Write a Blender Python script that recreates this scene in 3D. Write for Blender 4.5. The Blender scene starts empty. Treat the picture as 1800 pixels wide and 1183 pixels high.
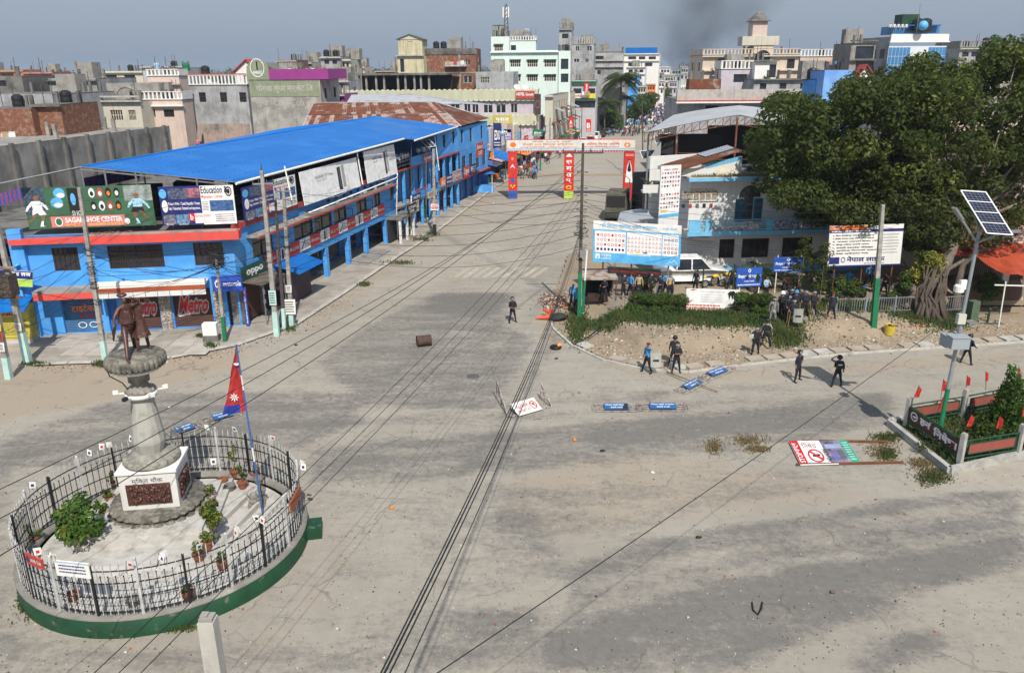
import bpy,bmesh,math,random
import numpy as np
from mathutils import Vector,Matrix
V3=Vector

random.seed(7);np.random.seed(7)
R=math.radians
sc=bpy.context.scene
COL=sc.collection

# ------------------------------------------------------------------ camera, sky, sun, exposure
FPX=1406.0;TH=R(18.5);ROLL=R(0.5);CAMH=16.0
cam_d=bpy.data.cameras.new('camera');cam=bpy.data.objects.new('camera',cam_d);COL.objects.link(cam)
cam_d.sensor_width=36;cam_d.lens=36*FPX/1800;cam_d.clip_start=0.2;cam_d.clip_end=12000
Uv=V3((0,math.sin(TH),math.cos(TH)));Fv=V3((0,math.cos(TH),-math.sin(TH)));Xv=V3((1,0,0))
cr,sr=math.cos(ROLL),math.sin(ROLL)
rv=Xv*cr-Uv*sr;uv_=Xv*sr+Uv*cr;bk=-Fv
cam.matrix_world=Matrix(((rv.x,uv_.x,bk.x,0),(rv.y,uv_.y,bk.y,0),(rv.z,uv_.z,bk.z,CAMH),(0,0,0,1)))
sc.camera=cam

SUN_EL=49.0
sun_dir=V3((0.215,-0.975,0)).normalized()*math.cos(R(SUN_EL))+V3((0,0,math.sin(R(SUN_EL))))
w=bpy.data.worlds.new('World');sc.world=w;w.use_nodes=True
nt=w.node_tree;nt.nodes.clear()
sky=nt.nodes.new('ShaderNodeTexSky');sky.sky_type= 'NISHITA';sky.sun_disc=False
sky.sun_elevation=R(SUN_EL);sky.sun_rotation=math.atan2(sun_dir.x,sun_dir.y)
sky.air_density=1.6;sky.dust_density=3.0;sky.ozone_density=2.0;sky.altitude=0
mixs=nt.nodes.new('ShaderNodeMix');mixs.data_type= 'RGBA';mixs.inputs[0].default_value=0.7
mixs.inputs['B'].default_value=(3.25,4.2,5.7,1)
bgn=nt.nodes.new('ShaderNodeBackground');bgn.inputs[1].default_value=0.1
out=nt.nodes.new('ShaderNodeOutputWorld')
nt.links.new(sky.outputs[0],mixs.inputs['A']);nt.links.new(mixs.outputs['Result'],bgn.inputs[0]);nt.links.new(bgn.outputs[0],out.inputs[0])
sl=bpy.data.lights.new('sun', 'SUN');sl.energy=4.8;sl.angle=R(0.5);sl.color=(1.0,0.94,0.85)
so=bpy.data.objects.new('sun',sl);COL.objects.link(so)
so.rotation_euler=sun_dir.to_track_quat('Z', 'Y').to_euler();so.location=(20,-60,80)
sc.view_settings.view_transform= 'Standard';sc.view_settings.look= 'None'
sc.view_settings.exposure=0.08;sc.view_settings.gamma=1.0;sc.view_settings.use_curve_mapping=False
sc.cycles.max_bounces=5;sc.cycles.diffuse_bounces=3;sc.cycles.volume_bounces=0
sc.cycles.transparent_max_bounces=12;sc.cycles.use_adaptive_sampling=True

# ------------------------------------------------------------------ surveying helpers (photo ray -> point in the place)
def ray(u,v):
    x=(u-900)/FPX;y=(591.5-v)/FPX
    x,y=x*cr+y*sr,-x*sr+y*cr
    return x,math.cos(TH)+y*math.sin(TH),-math.sin(TH)+y*math.cos(TH)
def G(u,v,z=0.0):
    a,b,c=ray(u,v);t=(z-CAMH)/c
    return V3((a*t,b*t,z))
def D(u,v,y):
    a,b,c=ray(u,v);t=y/b
    return V3((a*t,y,CAMH+c*t))
def H2(p,v):  # height above plan point p that shows at row v
    u=900
    for _ in range(4):
        a,b,c=ray(u,v);t=p[1]/b
        u+=(p[0]-a*t)/t*FPX*0.98
    return CAMH+c*t

class Wall:
    """vertical wall plane seen from outside, p0 at its left end and p1 at its right end"""
    def __init__(s,p0,p1,z0=0.0):
        s.o=V3((p0[0],p0[1],0));e=V3((p1[0]-p0[0],p1[1]-p0[1],0));s.L=e.length
        s.d=e.normalized();s.n=V3((s.d.y,-s.d.x,0));s.z0=z0
    def P(s,a,z,o=0.0):return s.o+s.d*a+s.n*o+V3((0,0,z))
    def px(s,u,v,o=0.0):
        a,b,c=ray(u,v);r=V3((a,b,c));q=s.o+s.n*o-V3((0,0,CAMH))
        t=s.n.dot(q)/s.n.dot(r);h=r*t-q
        return h.dot(s.d),CAMH+c*t
    def rect(s,u0,v0,u1,v1,o=0.0):  # top-left px, bottom-right px
        a0,zt=s.px(u0,v0,o);a1,zb=s.px(u1,v1,o);return a0,a1,zb,zt

# ------------------------------------------------------------------ mesh builder
class MB:
    def __init__(s):s.v=[];s.f=[];s.m=[];s.sm=[]
    def add(s,vs,fs,m=0,sm=False):
        b=len(s.v);s.v+=[tuple(x) for x in vs];s.f+=[tuple(b+i for i in f) for f in fs];s.m+=[m]*len(fs);s.sm+=[sm]*len(fs);return s
    def poly(s,pts,m=0):return s.add(pts,[tuple(range(len(pts)))],m)
    def hexa(s,p,m=0):return s.add(p,[(3,2,1,0),(4,5,6,7),(0,1,5,4),(1,2,6,5),(2,3,7,6),(3,0,4,7)],m)
    def box(s,x0,x1,y0,y1,z0,z1,m=0):
        return s.hexa([(x0,y0,z0),(x1,y0,z0),(x1,y1,z0),(x0,y1,z0),(x0,y0,z1),(x1,y0,z1),(x1,y1,z1),(x0,y1,z1)],m)
    def obox(s,c,sx,sy,sz,rz=0,m=0):  # c = centre of the bottom
        c=Vector(c);k,q=math.cos(rz),math.sin(rz);p=[]
        for z in(0,sz):
            for x,y in((-sx/2,-sy/2),(sx/2,-sy/2),(sx/2,sy/2),(-sx/2,sy/2)):
                p.append((c.x+x*k-y*q,c.y+x*q+y*k,c.z+z))
        return s.hexa(p,m)
    def wbox(s,W,a0,a1,z0,z1,o0,o1,m=0):  # box in a wall's frame
        return s.hexa([W.P(a0,z0,o1),W.P(a1,z0,o1),W.P(a1,z0,o0),W.P(a0,z0,o0),W.P(a0,z1,o1),W.P(a1,z1,o1),W.P(a1,z1,o0),W.P(a0,z1,o0)],m)
    def beam(s,p,q,w,h=None,m=0,up=None):
        p=Vector(p);q=Vector(q);h=h or w;d=(q-p).normalized()
        up=Vector(up) if up else(V3((0,0,1)) if abs(d.z)<0.95 else V3((0,1,0)))
        sd=d.cross(up).normalized()*w/2;u2=sd.cross(d).normalized()*h/2
        return s.hexa([p-sd-u2,p+sd-u2,q+sd-u2,q-sd-u2,p-sd+u2,p+sd+u2,q+sd+u2,q-sd+u2],m)
    def cyl(s,p,q,r0,r1=None,n=8,m=0,caps=True):
        r1=r0 if r1 is None else r1;p=Vector(p);q=Vector(q);d=(q-p).normalized()
        a=d.orthogonal().normalized();b=d.cross(a);vs=[]
        for c,r in((p,r0),(q,r1)):
            for i in range(n):
                t=2*math.pi*i/n;vs.append(c+(a*math.cos(t)+b*math.sin(t))*r)
        s.add(vs,[(i,(i+1)%n,n+(i+1)%n,n+i) for i in range(n)],m,n>6)
        if caps:s.add(vs[:n][::-1],[tuple(range(n))],m);s.add(vs[n:],[tuple(range(n))],m)
        return s
    def tube(s,pts,r,n=5,m=0):
        pts=[Vector(p) for p in pts];vs=[];N=len(pts);prev=None
        for k,p in enumerate(pts):
            d=(pts[min(k+1,N-1)]-pts[max(k-1,0)]).normalized()
            a=prev-d*prev.dot(d) if prev is not None else d.orthogonal()
            a.normalize();prev=a;b=d.cross(a);rr=r[k] if isinstance(r,(list,tuple)) else r
            for i in range(n):
                t=2*math.pi*i/n;vs.append(p+(a*math.cos(t)+b*math.sin(t))*rr)
        fs=[(k*n+i,k*n+(i+1)%n,(k+1)*n+(i+1)%n,(k+1)*n+i) for k in range(N-1) for i in range(n)]
        fs+=[tuple(range(n))[::-1],tuple((N-1)*n+i for i in range(n))]
        return s.add(vs,fs,m,n>4)
    def lathe(s,prof,c=(0,0,0),n=24,m=0,wob=0,caps=True):
        c=Vector(c);vs=[]
        for r,z in prof:
            for i in range(n):
                t=2*math.pi*i/n;k=r*(1+wob*(i%2));vs.append((c.x+k*math.cos(t),c.y+k*math.sin(t),c.z+z))
        K=len(prof)
        fs=[(k*n+i,k*n+(i+1)%n,(k+1)*n+(i+1)%n,(k+1)*n+i) for k in range(K-1) for i in range(n)]
        if caps and prof[0][0]>1e-4:fs.append(tuple(range(n))[::-1])
        if caps and prof[-1][0]>1e-4:fs.append(tuple((K-1)*n+i for i in range(n)))
        return s.add(vs,fs,m,n>14)
    def ell(s,c,rx,ry,rz,n=10,k=7,m=0,j=0):
        c=Vector(c);vs=[(c.x,c.y,c.z-rz)]
        for a in range(1,k):
            ph=-math.pi/2+math.pi*a/k
            for i in range(n):
                t=2*math.pi*i/n;q=1+j*(random.random()-.5)
                vs.append((c.x+rx*q*math.cos(ph)*math.cos(t),c.y+ry*q*math.cos(ph)*math.sin(t),c.z+rz*q*math.sin(ph)))
        vs.append((c.x,c.y,c.z+rz));L=len(vs)-1
        fs=[(0,1+(i+1)%n,1+i) for i in range(n)]
        fs+=[(1+a*n+i,1+a*n+(i+1)%n,1+(a+1)*n+(i+1)%n,1+(a+1)*n+i) for a in range(k-2) for i in range(n)]
        fs+=[(1+(k-2)*n+i,1+(k-2)*n+(i+1)%n,L) for i in range(n)]
        return s.add(vs,fs,m,True)
    def prism(s,pts,z0,z1,m=0):
        n=len(pts);vs=[(p[0],p[1],z0) for p in pts]+[(p[0],p[1],z1) for p in pts]
        return s.add(vs,[tuple(range(n))[::-1],tuple(range(n,2*n))]+[(i,(i+1)%n,n+(i+1)%n,n+i) for i in range(n)],m)
    def walls(s,W,a0,a1,z0,z1,holes,t=0.15,m=0,rm=None,o=0.0):
        """front face of a wall with true openings and their reveals"""
        rm=m if rm is None else rm
        hs=[(max(a0,h[0]),min(a1,h[1]),max(z0,h[2]),min(z1,h[3])) for h in holes]
        hs=[h for h in hs if h[1]-h[0]>.02 and h[3]-h[2]>.02]
        A=sorted({a0,a1,*[x for h in hs for x in h[:2]]});Z=sorted({z0,z1,*[x for h in hs for x in h[2:]]})
        for i in range(len(A)-1):
            for j in range(len(Z)-1):
                ca,cz=(A[i]+A[i+1])/2,(Z[j]+Z[j+1])/2
                if not any(h[0]<ca<h[1] and h[2]<cz<h[3] for h in hs):
                    s.poly([W.P(A[i],Z[j],o),W.P(A[i+1],Z[j],o),W.P(A[i+1],Z[j+1],o),W.P(A[i],Z[j+1],o)],m)
        for b0,b1,y0,y1 in hs:
            c=[(b0,y0),(b1,y0),(b1,y1),(b0,y1)]
            for k in range(4):
                p,q=c[k],c[(k+1)%4]
                s.poly([W.P(*p,o),W.P(*p,o-t),W.P(*q,o-t),W.P(*q,o)],rm)
        return s
    def mesh(s,name,mats):
        me=bpy.data.meshes.new(name);me.from_pydata(s.v,[],s.f)
        for x in(mats if isinstance(mats,(list,tuple)) else[mats]):me.materials.append(x)
        me.polygons.foreach_set('material_index',s.m);me.polygons.foreach_set('use_smooth',s.sm);me.update();return me
    def build(s,name,mats,parent=None,label=None,cat=None,group=None,kind=None,loc=None):
        me=s.mesh(name,mats)
        return link(name,me,parent,label,cat,group,kind,loc)

def tag(o,label=None,cat=None,group=None,kind=None):
    if label:o['label']=label
    if cat:o['category']=cat
    if group:o['group']=group
    if kind:o['kind']=kind
    return o
def wloc(o):
    p=V3((0,0,0))
    while o is not None:p=p+o.location;o=o.parent
    return p
def link(name,me,parent=None,label=None,cat=None,group=None,kind=None,loc=None):
    """mesh data is in place coordinates; loc (or a parent's base) becomes the origin"""
    o=bpy.data.objects.new(name,me);COL.objects.link(o)
    if parent is not None:
        o.parent=parent;sh=wloc(parent)
    else:
        sh=Vector(loc) if loc is not None else V3((0,0,0));o.location=sh
    if sh.length>1e-6 and me is not None:me.transform(Matrix.Translation(-sh))
    return tag(o,label,cat,group,kind)
def thing(name,label,cat,loc=(0,0,0),group=None):
    o=bpy.data.objects.new(name,None);COL.objects.link(o);o.location=Vector(loc);o.empty_display_size=0.3
    return tag(o,label,cat,group)
def piece(name,me,parent,loc=(0,0,0),rz=0):  # a child that shares mesh data, loc relative to its parent
    o=bpy.data.objects.new(name,me);COL.objects.link(o);o.parent=parent;o.location=loc;o.rotation_euler.z=rz;return o
def dup(root,loc,rz=None,label=None,scale=None,group=None):
    def cp(o,par):
        c=o.copy();COL.objects.link(c);c.parent=par
        for ch in list(o.children):cp(ch,c)
        return c
    r=cp(root,None);r.location=loc
    if rz is not None:r.rotation_euler.z=rz
    if scale is not None:r.scale=(scale,)*3 if not isinstance(scale,tuple) else scale
    if label:r['label']=label
    if group:r['group']=group
    return r

# ------------------------------------------------------------------ materials
MC={}
def mat(name,col,rough=0.8,var=0.12,scale=1.5,metal=0.0,bump=0.0,bscale=30.0,col2=None,mask=(0.45,0.6),mscale=0.6,streak=0.0,grime=None,spec=0.4,wave=None):
    """colour with cloudy variation; col2 = patches of a second colour; streak = vertical run marks"""
    if name in MC:return MC[name]
    m=bpy.data.materials.new(name);MC[name]=m;m.use_nodes=True;n=m.node_tree.nodes;l=m.node_tree.links
    b=n['Principled BSDF'];b.inputs['Roughness'].default_value=rough;b.inputs['Metallic'].default_value=metal;b.inputs['Specular IOR Level'].default_value=spec
    geo=n.new('ShaderNodeNewGeometry');pos=geo.outputs['Position']
    def nz(sc_,det=5,rg=0.6,vec=None):
        t=n.new('ShaderNodeTexNoise');t.inputs['Scale'].default_value=sc_;t.inputs['Detail'].default_value=det;t.inputs['Roughness'].default_value=rg
        l.new(vec or pos,t.inputs['Vector']);return t.outputs['Fac']
    def mix(f,a,c,blend='MIX'):
        x=n.new('ShaderNodeMix');x.data_type= 'RGBA';x.blend_type=blend
        for k,val in(('A',a),('B',c)):
            if isinstance(val,tuple):x.inputs[k].default_value=(*val[:3],1)
            else:l.new(val,x.inputs[k])
        if isinstance(f,float):x.inputs[0].default_value=f
        else:l.new(f,x.inputs[0])
        return x.outputs['Result']
    def mr(f,a,c,lo=0.0,hi=1.0):
        x=n.new('ShaderNodeMapRange');x.inputs[1].default_value=a;x.inputs[2].default_value=c;x.inputs[3].default_value=lo;x.inputs[4].default_value=hi
        l.new(f,x.inputs[0]);return x.outputs[0]
    c=tuple(col)
    dark=tuple(x*(1-var) for x in c);lite=tuple(min(1,x*(1+var)) for x in c)
    r=mix(mr(nz(scale),0.3,0.7),dark,lite)
    if col2:r=mix(mr(nz(mscale,8,0.65),*mask),r,tuple(col2))
    if streak or grime:
        mp=n.new('ShaderNodeMapping');mp.inputs['Scale'].default_value=(2.2,2.2,0.18);l.new(pos,mp.inputs['Vector'])
        r=mix(mr(nz(1.0,6,0.7,mp.outputs[0]),0.5,0.78,0,streak or 0.5),r,grime or(0.06,0.055,0.05))
    l.new(r,b.inputs['Base Color'])
    if bump:
        bp=n.new('ShaderNodeBump');bp.inputs['Strength'].default_value=bump;bp.inputs['Distance'].default_value=0.02
        l.new(nz(bscale,4),bp.inputs['Height']);l.new(bp.outputs[0],b.inputs['Normal'])
    return m
def plain(name,col,rough=0.7,metal=0.0,spec=0.4):return mat(name,col,rough,0.16,2.2,metal,spec=spec)

M_blue=mat('blue wall paint',(0.065,0.31,0.74),0.8,0.14,0.8,col2=(0.12,0.38,0.74),mscale=0.5,mask=(.5,.66),streak=0.35,grime=(.12,.2,.33),bump=.2)
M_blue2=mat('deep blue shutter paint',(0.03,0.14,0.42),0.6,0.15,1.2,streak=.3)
M_red=mat('red band paint',(0.66,0.075,0.06),0.7,0.12,1.0,col2=(.5,.1,.08),mscale=.7,mask=(.55,.62),streak=.3)
M_redline=mat('dull red paint',(0.45,0.06,0.05),0.75,0.2,1.5,streak=.4)
M_roofblue=mat('blue sheet metal',(0.0,0.125,0.45),0.38,0.06,0.25,metal=0.0,col2=(0.012,0.16,0.50),mscale=.3,mask=(.48,.62))
M_roofedge=plain('white gutter',(0.75,0.76,0.76),.5)
M_conc=mat('weathered concrete',(0.30,0.285,0.26),0.9,0.18,1.0,col2=(.16,.15,.14),mscale=.8,mask=(.5,.68),streak=.6,bump=.4)
M_conc_d=mat('dark stained concrete',(0.17,0.165,0.155),0.92,0.25,0.6,col2=(.07,.068,.062),mscale=.35,mask=(.48,.62),streak=.7,bump=.4)
M_conc_l=mat('light concrete',(0.45,0.43,0.39),0.9,0.12,2.0,col2=(.28,.27,.25),mscale=1.2,mask=(.52,.7),streak=.4,bump=.3)
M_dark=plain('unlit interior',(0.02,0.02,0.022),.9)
M_glass=mat('dark window glass',(0.025,0.03,0.04),0.15,0.4,.9,spec=0.6)
M_wood=mat('dark wood frame',(0.045,0.025,0.018),0.6,0.3,6)
M_steel=mat('grey steel',(0.30,0.31,0.32),0.45,.15,4,metal=.5)
M_white=mat('white paint',(0.74,0.73,0.70),0.7,0.05,1.5,streak=.25,grime=(.3,.28,.25))
M_whiteb=plain('white print',(0.78,0.78,0.78),.55)
M_black=plain('black print',(0.015,0.015,0.016),.55)
M_rubber=plain('black cable',(0.012,0.012,0.013),.6)
M_grass=mat('grass blade',(0.035,0.068,0.014),.8,.4,3,col2=(.075,.09,.022),mscale=.8)
M_redprint=plain('red print',(0.60,0.02,0.02),.5)
M_navy=plain('navy print',(0.02,0.025,0.16),.5)
M_green=mat('green paint',(0.01,0.16,0.07),.6,.15,3,streak=.3)
M_dkgreen=mat('dark green enamel',(0.008,0.055,0.024),.55,.25,1.5,col2=(.11,.115,.09),mscale=3.2,mask=(.60,.66),streak=.35)
M_yellow=plain('yellow print',(0.75,0.55,0.05),.5)
M_skyprint=plain('sky blue print',(0.10,0.42,0.75),.5)
M_orange=plain('orange print',(0.78,0.20,0.02),.5)
M_gp=plain('grey print',(.4,.4,.4));M_skin=plain('skin',(0.23,0.11,0.06),.6)
M_rust=mat('rusted sheet iron',(0.17,0.058,0.026),0.8,.3,1.2,col2=(.32,.25,.22),mscale=.5,mask=(.56,.64),metal=.1)
M_tin=mat('grey corrugated tin',(0.42,0.44,0.47),0.5,.12,1.0,col2=(.30,.26,.24),mscale=.5,mask=(.6,.7),metal=.3)
M_brick=mat('brick masonry',(0.20,0.08,0.045),.9,.35,5,col2=(.33,.26,.21),mscale=2.0,mask=(.5,.7),streak=.3)
M_pink=mat('pink plaster',(0.58,0.46,0.40),.85,.08,1,streak=.35)
M_mint=mat('mint plaster',(0.63,0.73,0.69),.8,.05,1,streak=.15,grime=(.25,.33,.3))
M_cream=mat('cream plaster',(0.54,0.51,0.42),.85,.08,1,streak=.35)
M_grayp=mat('grey plaster',(0.38,0.39,0.40),.85,.15,.6,col2=(.24,.24,.25),mscale=.4,streak=.5)
M_lilac=mat('lilac plaster',(0.50,0.45,0.50),.85,.1,1,streak=.3)

# ------------------------------------------------------------------ flat print: lettering from outline text
TC={}
def text2d(s,bold=0.0):
    import re
    s=re.sub('([\u0915-\u0939](?:\u094d[\u0915-\u0939])*)\u093f', '\u093f\\1',s)
    k=(s,bold)
    if k in TC:return TC[k]
    cu=bpy.data.curves.new('t', 'FONT');cu.body=s;cu.resolution_u=2;cu.offset=bold;cu.fill_mode= 'FRONT'
    o=bpy.data.objects.new('t',cu);COL.objects.link(o)
    dg=bpy.context.evaluated_depsgraph_get();me=bpy.data.meshes.new_from_object(o.evaluated_get(dg))
    vs=[(p.co.x,p.co.y) for p in me.vertices];fs=[tuple(p.vertices) for p in me.polygons]
    bpy.data.objects.remove(o);bpy.data.curves.remove(cu);bpy.data.meshes.remove(me)
    if vs:
        x0=min(p[0] for p in vs);x1=max(p[0] for p in vs);y0=min(p[1] for p in vs);y1=max(p[1] for p in vs)
        vs=[((p[0]-x0)/max(1e-6,x1-x0),(p[1]-y0)/max(1e-6,y1-y0)) for p in vs]
    TC[k]=(vs,fs);return TC[k]
class Board:
    """a flat panel: origin = its lower left corner, right and up edge vectors; all print is laid on it in 0..1 coordinates"""
    def __init__(s,bl,br,tl,th=0.06):
        s.o=Vector(bl);s.r=Vector(br)-s.o;s.u=Vector(tl)-s.o;s.n=s.r.cross(s.u).normalized();s.mb={};s.k=0;s.th=th
    def P(s,x,y,e=0.0):return s.o+s.r*x+s.u*y+s.n*e
    def get(s,m):
        if m.name not in s.mb:s.mb[m.name]=(MB(),m)
        return s.mb[m.name][0]
    def lay(s,lv):return 0.004+0.004*lv
    def rect(s,x0,y0,x1,y1,m,lv=0):s.get(m).poly([s.P(x0,y0,s.lay(lv)),s.P(x1,y0,s.lay(lv)),s.P(x1,y1,s.lay(lv)),s.P(x0,y1,s.lay(lv))]);return s
    def pg(s,pts,m,lv=1):s.get(m).poly([s.P(x,y,s.lay(lv)) for x,y in pts]);return s
    def disc(s,x,y,rx,ry,m,lv=1,n=12):return s.pg([(x+rx*math.cos(2*math.pi*i/n),y+ry*math.sin(2*math.pi*i/n)) for i in range(n)],m,lv)
    def ring(s,x,y,rx,ry,m,t=.75,lv=1,n=14):
        mb=s.get(m)
        for i in range(n):
            a,b=2*math.pi*i/n,2*math.pi*(i+1)/n
            mb.poly([s.P(x+rx*k*math.cos(c),y+ry*k*math.sin(c),s.lay(lv)) for k,c in((1,a),(1,b),(t,b),(t,a))])
        return s
    def text(s,str_,x0,y0,x1,y1,m,lv=2,bold=0.0,vert=False,sl=0.0):
        vs,fs=text2d(str_,bold)
        if not vs:return s
        if vert:pts=[s.P(x1-(x1-x0)*q,y0+(y1-y0)*p,s.lay(lv)) for p,q in vs]
        else:pts=[s.P(x0+(x1-x0)*(p+sl*q),y0+(y1-y0)*q,s.lay(lv)) for p,q in vs]
        s.get(m).add(pts,fs);return s
    def lines(s,x0,y0,x1,y1,k,m,lv=1,h=.45,seed=0):
        rnd=random.Random(seed);dy=(y1-y0)/k
        for i in range(k):
            x=x0
            while x<x1-.01:
                wd=(x1-x0)*rnd.uniform(.03,.10);
                if x+wd>x1:break
                s.rect(x,y0+dy*i+dy*(1-h)/2,x+wd,y0+dy*i+dy*(1+h)/2,m,lv);x+=wd+(x1-x0)*.015
        return s
    def panel(s,name,m,parent=None,label=None,cat=None,group=None,edge=None):
        mb=MB();a=s.n*-s.th
        c=[s.P(0,0),s.P(1,0),s.P(1,1),s.P(0,1)]
        mb.hexa([c[0]+a,c[1]+a,c[1],c[0],c[3]+a,c[2]+a,c[2],c[3]])
        if parent is None:
            root=thing(name,label,cat,s.P(.5,0),group)
            mb.build('panel',m,root);s.printing(root);return root
        p=mb.build(name,m,parent);s.printing(p);return p
    def printing(s,parent):
        allm=MB();ms=[]
        for mb,m in s.mb.values():
            i=len(ms);ms.append(m);allm.add(mb.v,mb.f,i)
        if ms:allm.build('surface_print',ms,parent)
def WBoard(W,u0,v0,u1,v1,o,th=0.06):
    a0,a1,z0,z1=W.rect(u0,v0,u1,v1,o);return Board(W.P(a0,z0,o),W.P(a1,z0,o),W.P(a0,z1,o),th)
def ABoard(W,a0,a1,z0,z1,o,th=0.06):return Board(W.P(a0,z0,o),W.P(a1,z0,o),W.P(a0,z1,o),th)
# ------------------------------------------------------------------ ground, roads, verge, pavements
def smooth(a,b,x):t=np.clip((x-a)/(b-a),0,1);return t*t*(3-2*t)
def inpoly(X,Y,pg):
    r=np.zeros(X.shape,bool);n=len(pg)
    for i in range(n):
        x0,y0=pg[i];x1,y1=pg[(i+1)%n]
        c=((y0>Y)!=(y1>Y))&(X<(x1-x0)*(Y-y0)/(y1-y0+1e-12)+x0);r^=c
    return r
def dseg(X,Y,pl):
    d=np.full(X.shape,1e9)
    for(x0,y0),(x1,y1) in zip(pl[:-1],pl[1:]):
        dx,dy=x1-x0,y1-y0;t=np.clip(((X-x0)*dx+(Y-y0)*dy)/(dx*dx+dy*dy),0,1)
        d=np.minimum(d,np.hypot(X-x0-t*dx,Y-y0-t*dy))
    return d
def gp(pts,z=0):return[tuple(G(u,v,z)[:2]) for u,v in pts]
def grid(name,x0,x1,y0,y1,st,zf,m,attrs=None,keep=None,**kw):
    xs=np.arange(x0,x1+st/2,st);ys=np.arange(y0,y1+st/2,st);X,Y=np.meshgrid(xs,ys);Z=zf(X,Y)
    nx,ny=len(xs),len(ys);co=np.stack([X,Y,Z],-1).reshape(-1,3)
    i=np.arange(nx*ny).reshape(ny,nx);q=np.stack([i[:-1,:-1],i[:-1,1:],i[1:,1:],i[1:,:-1]],-1).reshape(-1,4)
    if keep is not None:
        k=keep(X,Y).reshape(-1);q=q[k[q].all(1)]
    me=bpy.data.meshes.new(name);me.vertices.add(len(co));me.vertices.foreach_set('co',co.ravel())
    me.loops.add(len(q)*4);me.loops.foreach_set('vertex_index',q.ravel().astype(np.int32))
    me.polygons.add(len(q));me.polygons.foreach_set('loop_start',np.arange(0,len(q)*4,4,dtype=np.int32));me.polygons.foreach_set('use_smooth',np.ones(len(q),bool))
    me.update();me.materials.append(m)
    for an,fn in(attrs or{}).items():
        a=me.attributes.new(an, 'FLOAT', 'POINT');a.data.foreach_set('value',fn(X,Y).astype(np.float32).ravel())
    return link(name,me,**kw)

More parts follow.
